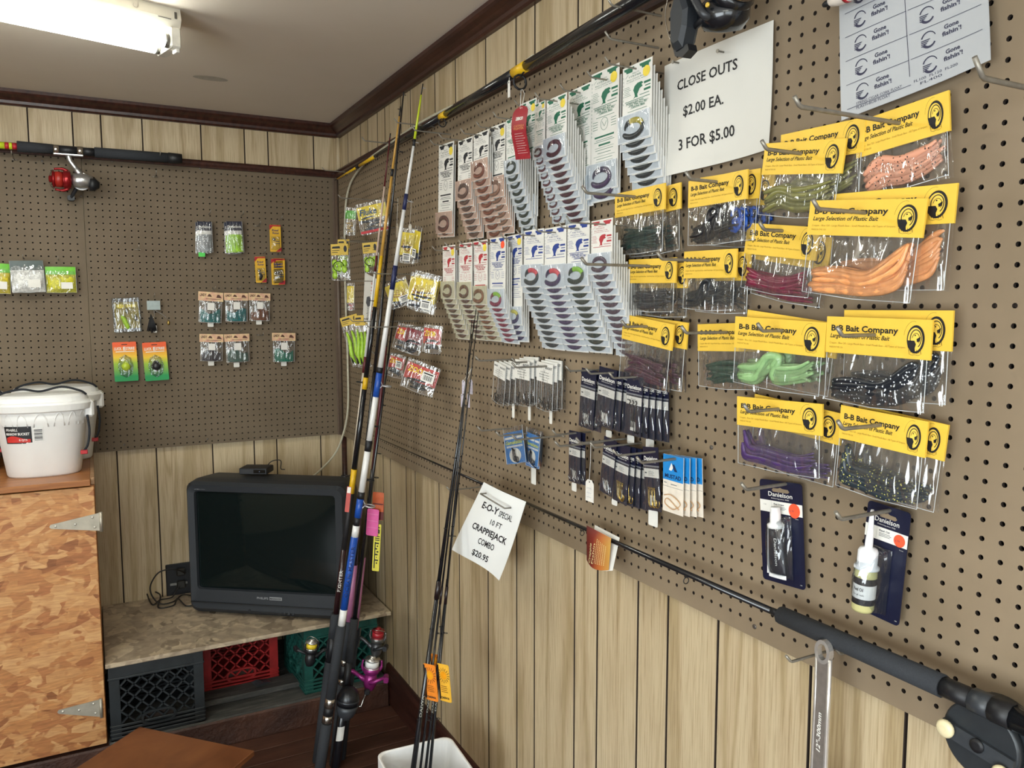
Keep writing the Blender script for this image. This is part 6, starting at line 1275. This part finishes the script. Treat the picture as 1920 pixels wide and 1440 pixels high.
HC = RW(1838, 1390, .055); Mx = Matrix.Translation(HC-lr.location) @ Matrix.Rotation(math.radians(-90), 4, 'Z')
def lp(nm, fn, m): mb = MB(); mb.M = Mx; fn(mb); return part(nm, mb, m, lr)
RD = .051; RB = mat('#2c3034', .4, .1, .1, 60, name='matte_black_reel')
lp('reel_frame', lambda b: b.lathe([(RD*.8, -.03), (RD*1.02, -.026), (RD*1.04, -.004), (RD, .0)], (.006, .012, .002), (0, -1, 0), 36), RB)
lp('spool_face', lambda b: b.lathe([(RD*.96, -.002), (RD*.96, .006), (RD*.9, .008)], (0, .006, 0), (0, -1, 0), 36), RB)
lp('face_ridge', lambda b: b.prism([(-RD*.9, RD*.22), (RD*.9, -RD*.02), (RD*.86, -RD*.42), (-RD*.86, -RD*.2)], -.0075, -.002), mat('#3a3e43', .4, .1))
lp('hub', lambda b: b.lathe([(.009, 0), (.009, .004), (.004, .0045)], (.001, -.006, -.003), (0, -1, 0), 12), BLK)
lp('reel_foot', lambda b: b.cbox((-.02, .0, RD*.75), (.03, .014, RD*1.02), .004), RB)
for x, z in ((-.037, .003), (.036, -.021)): lp('handle_knob', lambda b: b.lathe([(.004, 0), (.007, .002), (.0115, .007), (.012, .010), (.0095, .013), (.004, .014)], (x, -.006, z), (0, -1, 0), 18), mat('#e3d6ae', .3, 0, .05, 40, name='ivory_knob'))
hookat((1590, 1222), (1600, 1216), .01, 'R', 'wire hook under the foam handle beside the wrench', r=.0024, plate=True)
# curled paper leaflet round the rod
def leaf(u, v):
    P = RW(1100+46*u, 985+24*u, .058+.012*math.sin(math.pi*v)); Q = RW(1100+44*u, 1050+18*u+6*math.sin(3*u), .06); return P.lerp(Q, v)+Vector((-.012*math.sin(math.pi*(u*.9))*v, 0, 0))
mb = MB(); mb.grid(lambda u, v: leaf(u, 1-v), 10, 10); m, t, bs = nt('autumn_gradient_leaflet'); sp = t.nodes.new('ShaderNodeSeparateXYZ'); t.links.new(coords(t, (1, 1, 1), 'Generated'), sp.inputs[0]); rp_ = ramp(t, [(.0, '#c79a4a'), (.35, '#b5642c'), (.6, '#7c2a20'), (1, '#4f1714')]); t.links.new(sp.outputs[1], rp_.inputs[0]); t.links.new(rp_.outputs[0], bs.inputs['Base Color'])
lf = root('leaflet', 'red and gold paper leaflet folded over the lower rod', 'leaflet', leaf(.5, 0)); o0 = Vector(lf.location); me = mb.mesh('sheet', m); me.transform(Matrix.Translation(-o0)); sh = part('sheet', me, None, lf)
p = MB(); nn = Vector((-1, -.4, 0)).normalized()*.0012
def lt(s_, u, v0, v1, cap):
    Vs, Fc, w_ = textmesh(s_, .01, 0); b = len(p.v)
    for x, z in Vs: p.P(leaf(u-z/.73*cap, v0+(v1-v0)*(x/w_))+nn-o0)
    for f in Fc: p.F(*[b+i for i in f])
lt('Crappie', .27, .95, .4, .1); lt('Fishin', .42, .9, .35, .08)
for k in range(6): lt('lllllllllllllll', .5+.07*k, .85, .2+.02*k, .03)
part('lettering', p, mat('#e8d9a0', .5), sh)['kind'] = 'stuff'
mb = MB(); mb.grid(lambda u, v: leaf(u, 1-v)+Vector((.012*v+.006, -.006, 0))-o0, 6, 6); part('back_flap', mb, PAPER, lf)
# ---- adjustable wrench
W0 = RW(1546, 1200, .075); r = root('wrench', 'steel adjustable wrench hanging below the foam rod handle', 'wrench', Matrix.Translation(W0) @ Matrix.Rotation(math.radians(-90), 4, 'Z') @ Matrix.Rotation(math.radians(.5), 4, 'Y') @ S(.8, .8, 1))
WST = mat('#7d756f', .5, .35, .1, 90, name='satin_steel'); WCH = mat('#d8d4cf', .25, .7, .05, 60, name='polished_steel')
LW_, wd = .30, .0165
def ringpts(rx, rz, cz, n=20): return [(rx*math.cos(2*math.pi*k/n), cz+rz*math.sin(2*math.pi*k/n)) for k in range(n)]
o, i = ringpts(.0172, .0185, -.018), ringpts(.0105, .0125, -.018)
mb = MB(); mb.loft([[(x, -.006, z) for x, z in o], [(x, -.006, z) for x, z in i], [(x, .006, z) for x, z in i], [(x, .006, z) for x, z in o], [(x, -.006, z) for x, z in o]], False, False); part('hanging_eye', mb, WCH, r)
mb = MB(); mb.prism([(-.0135, -.031), (.0135, -.031), (.0125, -.21), (-.0125, -.21)], -.0035, .0035); wb_ = part('handle_web', mb, WST, r)
for s_ in (-1, 1): mb = MB(); mb.tube([(s_*.0145, 0, -.026), (s_*.0142, 0, -.12), (s_*.0148, 0, -.205), (s_*.019, 0, -.225)], [.0042, .0044, .0046, .005], 10); part('handle_edge', mb, WCH, r)
mb = MB(); mb.text('12"-300mm', .0035, -.175, .009, -.0042, .02, .2, width=.062, ang=math.radians(90)); part('size_lettering', mb, PAPER, wb_)['kind'] = 'stuff'
mb = MB(); mb.prism([(-.018, -.215), (.018, -.215), (.034, -.25), (.036, -.28), (.012, -.30), (.01, -.27), (-.014, -.27), (-.016, -.3), (-.032, -.285), (-.03, -.25)], -.008, .008); part('jaw', mb, WST, r)
mb = MB(); mb.lathe([(.006, -.009), (.007, -.007), (.007, .007), (.006, .009)], (.012, -.006, -.245), (1, 0, 0), 14); part('worm_screw', mb, WCH, r)
wirehook(RW(1580, 1213, .0), .115, 'R', 'wire hook the adjustable wrench hangs from', r=.0022)
# ---- float at the top right corner
P = RW(1548, 8, .06); Q = RW(1640, -40, .06); ax = (Q-P); r = root('fishing_float', 'white float with red stripe and black tip at the top edge of the photo', 'float', Matrix.Translation(P)); L = ax.length; u = ax.normalized()
mb = MB(); mb.lathe([(.002, .004), (.008, .01), (.0115, .022), (.0125, .04), (.012, L)], (0, 0, 0), u, 20); part('float_body', mb, mat('#e6ddd2', .3), r); mb = MB(); mb.lathe([(.003, -.004), (.0045, .0), (.0045, .01)], (0, 0, 0), u, 12); part('black_tip', mb, BLK, r); mb = MB(); mb.lathe([(.0128, .034), (.0129, .039)], (0, 0, 0), u, 20); part('red_stripe', mb, RED, r)
# ================================================================== LEANING RODS
def lean(base_px, zb, tip_px, dt, ext=True):
    b_ = on(*base_px, 'z', zb); t_ = RW(*tip_px, dt)
    return b_, t_
def tpar(P0, P1, px, py):
    u = (P1-P0).normalized(); d = Vector(ray(px, py)); w0 = Vector(CAM)-P0; a_, b_ = d.dot(d), d.dot(u); return ((a_*u.dot(w0)-b_*d.dot(w0))/(a_-b_*b_))/(P1-P0).length
def lrod(label, low, tip, dt, zlow, pieces, guides, side=(.6, -.8, 0), gm=BLK, n=10):
    """rod whose picture line runs from `low` (at height zlow) to `tip`; extended down to the floor. pieces: (name, (px,py) upper end, radius, material) listed from the floor up"""
    a, b = on(*low, 'z', zlow), RW(*tip, dt); k = (a.z-.004)/(b.z-a.z); P0 = a-(b-a)*k; segs = []; t0 = 0.; r0 = None
    for nm, pe, r_, m in pieces:
        t1 = 1. if pe is None else tpar(P0, b, *pe); segs.append((nm, t0, t1, r_ if not isinstance(r_, tuple) else r_[0], r_ if not isinstance(r_, tuple) else r_[1], m)); t0 = t1
    rt, ax = rod(label, P0, b, segs, [(tpar(P0, b, *g[0]), g[1]) for g in guides], side, gm=gm, n=n, group='rods leaning in the corner'); return rt, P0, b
sideR = (.75, -.5, 0); sideL = (-.75, .3, 0)
# white and blue rod
wr_, p0, p1 = lrod('white and blue fishing rod leaning in front of the television', (603, 1420), (793, 157), .07, .1,
 [('rear_grip', (609, 1355), .0185, FOAM), ('chrome_hood', (612, 1340), .0175, CHROME), ('reel_seat', (614, 1325), .0165, BLK), ('front_hood', (616, 1308), .0175, CHROME), ('fore_grip', (637, 1172), (.0175, .0165), FOAM), ('white_section', (642, 1142), .0125, WROD), ('blue_section', (663, 1006), .0125, BLUE), ('white_section', (668, 985), .012, WROD), ('black_binding', (671, 970), .0115, BLK), ('blue_binding', (676, 935), .0118, BLUE), ('black_binding', (678, 922), .0115, BLK), ('white_section', (691, 846), .0108, WROD), ('black_binding', (694, 826), .0112, BLK), ('white_section', (712, 745), .0098, WROD), ('blue_binding', (718, 700), .0105, BLUE), ('black_binding', (721, 690), .0102, BLK), ('white_section', (746, 545), (.0088, .0078), WROD), ('navy_binding', (752, 500), .0082, mat('#1b2450', .4)), ('white_section', (766, 395), (.0068, .0058), WROD), ('navy_binding', (769, 365), .0065, mat('#1b2450', .4)), ('white_section', (781, 275), (.005, .0042), WROD), ('black_binding', (783, 262), .0048, BLK), ('lime_tip', (790, 178), (.0042, .0026), LIME), ('tip_top', None, .0018, BLK)],
 [((675, 945), .03), ((715, 722), .026), ((752, 525), .02), ((767, 378), .015), ((783, 268), .009), ((792, 165), .006)], sideR, gm=mat('#c9c9cb', .3, .6, name='pale_guide'))
# yellow and black rod
yr_, p0, p1 = lrod('black rod with yellow bands and red butt leaning beside the television', (612, 1290), (751, 200), .075, .28,
 [('rear_grip', (618, 1240), .017, FOAM), ('reel_seat', (624, 1195), .0155, BLK), ('fore_grip', (631, 1150), .017, FOAM), ('red_black_butt', (646, 1030), .0105, mat('#2a1418', .3, coat=.4)), ('black_grip', (660, 925), .0105, mat('#1d1d20', .6)), ('yellow_band', (666, 880), .0105, YWR), ('black_blank', (685, 730), (.0098, .0085), BLANK), ('yellow_band', (688, 708), .0092, YWR), ('black_blank', (702, 575), (.0085, .0072), BLANK), ('yellow_blank', (715, 480), (.0068, .006), YWR), ('amber_blank', (729, 330), (.0055, .0042), TANB), ('black_binding', (731, 316), .0046, BLK), ('amber_blank', (747, 218), (.004, .0026), TANB), ('tip_top', None, .0022, BLK)],
 [((668, 895), .024), ((687, 718), .018), ((704, 565), .013), ((722, 430), .009), ((731, 318), .006), ((750, 205), .005)], sideL)
# white and maroon rod
lrod('thin white rod with maroon bands leaning beside the television', (618, 1270), (732, 250), .08, .3,
 [('rear_grip', (628, 1165), .015, FOAM), ('maroon_butt', (633, 1120), .008, MAR), ('white_blank', (690, 700), (.0062, .005), mat('#cfc3b2', .35)), ('maroon_band', (693, 670), .0056, MAR), ('white_blank', (708, 510), (.0048, .004), WROD), ('maroon_band', (711, 480), .0044, MAR), ('white_blank', (722, 350), (.0036, .003), mat('#d8bfae', .35)), ('maroon_tip', (731, 258), (.003, .002), MAR), ('tip_top', None, .002, BLK)], [((700, 600), .012), ((712, 470), .009), ((722, 380), .006)], sideL)
# black rod with mauve grip and magenta reel
mr_, m0, m1 = lrod('black rod with mauve handle and magenta reel leaning in the corner', (640, 1300), (757, 172), .07, .27,
 [('rear_grip', (645, 1282), .0165, FOAM), ('chrome_hood', (647, 1272), .0165, CHROME), ('reel_seat', (651, 1246), .0145, BLK), ('chrome_hood', (653, 1236), .0165, CHROME), ('foam_grip', (661, 1165), .0165, FOAM), ('mauve_handle', (676, 1060), (.0115, .0105), MAUVE), ('black_blank', (720, 700), (.0085, .0068), BLANK), ('black_blank', (737, 500), (.0062, .005), BLANK), ('black_blank', (756, 180), (.0048, .0024), BLANK), ('tip_top', None, .002, BLK)],
 [((700, 900), .022), ((715, 800), .018), ((735, 560), .013), ((748, 380), .011), ((752, 285), .012), ((756, 178), .005)], sideR)
dk_, d0, d1_ = lrod('dark red threaded rod behind the mauve one in the corner', (655, 1290), (742, 480), .09, .27,
 [('rear_grip', (664, 1180), .014, FOAM), ('mauve_handle', (680, 1045), .009, MAUVE), ('dark_blank', (700, 880), .0072, BLANK), ('red_blank', (722, 650), (.0058, .0045), MAR), ('dark_tip', None, (.004, .002), BLANK)], [((706, 895), .014), ((720, 760), .012)], sideR)
bk_, b0, b1 = lrod('black rod with label on the butt and round closed reel, rightmost handle', (634, 1400), (742, 560), .085, .1,
 [('butt_grip', (646, 1300), .0165, mat('#14161c', .3, coat=.3)), ('reel_seat', (654, 1240), .012, BLK), ('fore_grip', (664, 1160), .014, FOAM), ('black_blank', None, (.008, .0022), BLANK)], [((690, 985), .012), ((707, 850), .011)], sideR)
mb = MB(); c_ = b0+(b1-b0)*tpar(b0, b1, 637, 1372)-Vector(bk_.location); uax = (b1-b0).normalized(); mb.grid(lambda u, v: c_+uax*(.05*(v-.5))+(Vector((-.2, -1, 0)).normalized()*math.cos((u-.5)*1.6)+Vector((1, -.2, 0)).normalized()*math.sin((u-.5)*1.6))*.0172, 6, 1); part('barcode_label', mb, PAPER, bk_)
# reels on the leaning rods
def reel_at(rt, p0_, p1_, px, py, side, s_, *mats_, **k):
    t_ = tpar(p0_, p1_, px, py); P = p0_+(p1_-p0_)*t_; sd = Vector(side).normalized(); u = (p1_-p0_).normalized(); return spin(rt, frame(P+sd*.016, u, -sd), s_, *mats_, **k)
MAG = mat('#8e2a72', .3, .4, .08, 60, name='magenta_metal'); SPO = mat('#c9c6c0', .25, .8, name='silver_spool')
reel_at(mr_, m0, m1, 649, 1258, (1, -.35, 0), .95, MAG, SPO, mat('#e4e4e2', .3, name='pale_line'), MAG, MAG)
reel_at(dk_, d0, d1_, 668, 1195, (.8, -.6, 0), .8, mat('#4a4a4c', .35, .5), mat('#8a1d24', .3, .4), mat('#9a1f28', .35), mat('#6b6a68', .3, .7), BLK)
reel_at(yr_, *( (lambda r_: (Vector(r_.location), RW(751, 200, .075)))(yr_)), 624, 1215, (-1, -.15, 0), .72, mat('#1b1d20', .35), SPO, mat('#e0c22c', .4), BLK, BLK)
t_ = tpar(b0, b1, 650, 1305); P = b0+(b1-b0)*t_; Mx = Matrix.Translation(-Vector(bk_.location)) @ frame(P+Vector((.0, -.03, 0)), (b1-b0), (.1, .9, 0))
def sc(nm, fn, m): mb = MB(); mb.M = Mx; fn(mb); return part(nm, mb, m, bk_)
sc('closed_reel_hood', lambda b: b.lathe([(.036, -.01), (.039, 0), (.038, .018), (.03, .036), (.02, .046), (.006, .05)], (0, 0, -.012), (1, 0, 0), 26), mat('#1a1c20', .3, .1, name='spincast_black'))
sc('hood_band', lambda b: b.lathe([(.0392, .0), (.0398, .004), (.0392, .009)], (0, 0, -.012), (1, 0, 0), 26), mat('#3a3d42', .3, .5))
sc('closed_reel_body', lambda b: b.lathe([(.012, -.06), (.026, -.052), (.036, -.03), (.0375, -.012)], (0, 0, -.012), (1, 0, 0), 24), mat('#43474c', .4, .3))
sc('thumb_button', lambda b: b.cbox((-.062, -.012, -.035), (-.04, .012, -.018), .004), BLK)
sc('handle_arm', lambda b: b.tube([(-.02, .036, -.012), (-.02, .05, -.012), (.02, .056, -.02), (.035, .058, -.024)], .0035, 8), CHROME)
sc('handle_knob', lambda b: b.cbox((.026, .052, -.034), (.044, .07, -.014), .004), BLK)
# tags on the leaning rods
stringtag((746, 372), (742, 420), .024, .046, 'buff string tag on the black leaning rod', .085, col='#b9ab97'); stringtag((771, 375), (766, 421), .026, .046, 'white string tag on the white and blue rod', .085)
def swing(label, TL, TR, BL, d, base, draw=None, mats_=(), yaw=40, cat='tag', name='hang_tag', group=None):
    r, W, H = pk(name, label, cat, TL, TR, BL, d, 'R', yaw, group); c_ = part('card', board(MB(), W, H, .0008, min(W, H)*.12), base, r)
    if draw: p = MB(); draw(p, W, H); part('printing', p, list(mats_), c_)['kind'] = 'stuff'
    return r
swing('orange and brown hang tag on the leaning rods right of the television', (699, 922), (720, 925), (700, 974), .2, mat('#b5562c', .4, 0, .2, 30), lambda p, W, H: (p.rect(.05*W, -.45*H, .95*W, -.4*H, -.0004), p.rect(.0, -.99*H, W, -.7*H, -.0004)), [mat('#5a1c18', .4)], 50)
swing('pink hang tag on the leaning rods right of the television', (689, 953), (711, 956), (686, 1003), .22, mat('#d65a9a', .45), lambda p, W, H: [p.rect(.05*W, -(.2+.25*k)*H, .95*W, -(.19+.25*k)*H, -.0004) for k in range(3)], [mat('#e99cc4', .5)], 50)
swing('yellow and black hang tag with lettering on the leaning rods', (702, 982), (715, 984), (699, 1070), .2, mat('#d9cf4a', .4), lambda p, W, H: (p.text('HT', .2*W, -.06*H, .62*W, -.0004, .06, 0, width=.14*H, ang=math.radians(-90)), p.rect(.2*W, -.27*H, .85*W, -.25*H, -.0004), p.rect(.2*W, -.31*H, .85*W, -.29*H, -.0004), p.rect(.2*W, -.35*H, .85*W, -.33*H, -.0004), [p.rect((.3+.2*(k % 2))*W, -(.42+.06*k)*H, (.8-.1*(k % 3))*W, -(.39+.06*k)*H, -.0004) for k in range(8)], p.rect(.2*W, -.94*H, .35*W, -.38*H, -.0004)), [INK], 50)
swing('small red and white tag at the top right corner of the television', (651, 912), (659, 914), (652, 960), .3, mat('#b8453a', .4), lambda p, W, H: p.rect(.1*W, -.25*H, .9*W, -.02*H, -.0004), [PAPER], 60)
for s_, m_, w_, px0, px1, lb in (('FIGHTER', PAPER, .0065, (639, 1115), (645, 1070), yr_),):
    pass
def along(par, P0_, P1_, pxa, pxb, s_, r_, m, cap):
    ta, tb = tpar(P0_, P1_, *pxa), tpar(P0_, P1_, *pxb); A_, B2_ = P0_+(P1_-P0_)*ta, P0_+(P1_-P0_)*tb; u = (B2_-A_); L_ = u.length; u.normalize(); f_ = (Vector(CAM)-A_); f_ = (f_-u*f_.dot(u)).normalized(); sd = u.cross(f_)
    Vs, Fc, w_ = textmesh(s_, .02, 0); p = MB()
    for x, z in Vs:
        an = -(z/.73*cap-cap/2)/r_; p.P(A_+u*(x/w_*L_)+(f_*math.cos(an)+sd*math.sin(an))*(r_+.0006)-Vector(par.location))
    for f in Fc: p.F(*f)
    part('lettering', p, m, par)['kind'] = 'stuff'
along(yr_, Vector(yr_.location), RW(751, 200, .075), (637, 1108), (643, 1068), 'FIGHTER', .0105, PAPER, .011)
along(wr_, Vector(wr_.location), RW(793, 157, .07), (646, 1118), (661, 1022), 'OCEAN MASTER', .0125, mat('#0f2a66', .4), .012)
# ================================================================== WHITE TUB WITH BLACK RODS
rim = .36; CP = [on(704, 1412, 'z', rim), on(843, 1379, 'z', rim), on(884, 1442, 'z', rim)]
ex = (CP[1]-CP[0]); sd_ = ex.length; ex.normalize(); ey = Vector((ex.y, -ex.x, 0)); ey = ey if ey.y < 0 else -ey
Mx = Matrix(((ex.x, -ey.x, 0, CP[0].x), (ex.y, -ey.y, 0, CP[0].y), (0, 0, 1, 0), (0, 0, 0, 1)))
tb = root('white_tub', 'white square plastic tub on the floor holding the black rods', 'tub', Mx)
def sq(z, i_, s_=sd_, r_=.03): return [(x, y_-s_, z) for x, y_, _ in [(p[0], p[2], 0) for p in rr(i_, i_, s_-i_, s_-i_, 0, r_, 5)]]
mb = MB(); mb.loft([sq(.0, .03), sq(.004, .026), sq(rim-.04, .008), sq(rim-.038, .0), sq(rim, .0), sq(rim+.001, .004), sq(rim-.002, .008), sq(.012, .032)], True, True, smooth=False); part('body', mb, WHITE, tb)
mb = MB(); mb.loft([sq(rim-.06, .004), sq(rim-.058, -.003), sq(rim-.052, -.003), sq(rim-.05, .004)], False, False); part('rim_band', mb, WHITE, tb)
OT = mat('#ee8a2c', .45, name='orange_tag'); YO = mat('#f0b83c', .45)
TUBR = []
tubc = Mx @ Vector((sd_*.5, -sd_*.5, 0))
for k, (lo, ti, dt, r_, lb) in enumerate((((776, 1432), (893, 578), .055, .0082, 'thickest black rod leaning in the white tub'), ((790, 1425), (889, 600), .07, .004, 'slim black rod second in the white tub'), ((800, 1425), (898, 575), .05, .0042, 'slim black rod third in the white tub'), ((808, 1422), (885, 600), .08, .005, 'black rod nearest the wall in the white tub'))):
    b = RW(*ti, dt); a = None
    for j in range(200):     # find the height where the picture line meets the inside of the tub
        z = .38-.0015*j; q = on(*lo, 'z', z); 
        if a is None and q.y < tubc.y+sd_*.2: a = q
    a = a or on(*lo, 'z', .3); kx = (a.z-.02)/(b.z-a.z); P0 = a-(b-a)*kx
    pts = [('butt', 0, .12, r_*1.25, r_*1.25, BLANK), ('black_blank', .12, .5, r_*1.05, r_*.75, BLANK), ('ferrule', .5, .53, r_*.95, r_*.9, mat('#1d1114', .3)), ('black_blank', .53, 1, r_*.72, .0011, BLANK)]
    TUBR.append((P0, b)); rt, ax = rod(lb, P0, b, pts, [(.3, .01), (.45, .009), (.62, .008), (.74, .007), (.85, .006), (.94, .005)], (.5, -.8, 0) if k % 2 else (-.6, -.7, 0), n=8, group='black rods in the white tub')
    along(rt, P0, b, (lo[0]+12, lo[1]-90), (lo[0]+17, lo[1]-130), 'DAIWA', r_*1.08, mat('#8a8a80', .5), r_*.8)
def sun(p, W, H):
    cx, cz = W*.5, -H*.3; p.disc((cx, cz), W*.26, -.0006, 16); p.cur = 1
    for k in range(16):
        an = k*math.pi/8; p.stroke([(cx+W*.3*math.cos(an), cz+W*.3*math.sin(an)), (cx+W*.5*math.cos(an), cz+W*.5*math.sin(an))], W*.04, -.0005)
    for k in range(4): p.rect(.2*W, -(.6+.05*k)*H, (.7+.05*(k % 2))*W, -(.585+.05*k)*H, -.0005)
    p.cur = 2; p.text('DAIWA', .15*W, -.93*H, .06*H, -.0005, .04, 0, width=.7*W); p.rect(0, -.95*H, .12*W, -.03*H, -.0005)
for TL, TR, BL, d, c_, lb in (((793, 1243), (815, 1243), (791, 1308), .30, OT, 'front left orange sun tag'), ((819, 1243), (840, 1243), (817, 1310), .285, YO, 'front right amber sun tag'), ((806, 1225), (822, 1225), (806, 1262), .24, OT, 'orange sun tag half hidden behind the other two')):
    q = TUBR[{.30: 0, .285: 2, .24: 1}[d]]; Pq = q[0]+(q[1]-q[0])*tpar(*q, (TL[0]+TR[0])/2, TL[1]); d = -Pq.x+(.012 if TL[1] > 1230 else -.006)
    swing(lb+' on the black rods', TL, TR, BL, d, c_, sun, [mat('#f2a21c', .4), mat('#7a4a1c', .5), INK], 25, group='sun tags')
for px, lb in (((866, 712), 'left of the two'), ((880, 711), 'right of the two')): stringtag((884, 690), px, .02, .042, 'upper lavender white string tag on the black rods, '+lb, .075, col='#d9d4e4')
for px, lb in (((864, 738), 'left of the two'), ((876, 738), 'right of the two')): stringtag((884, 690), px, .016, .04, 'lower lavender white string tag on the black rods, '+lb, .06, col='#d0cbdc', writing=False)
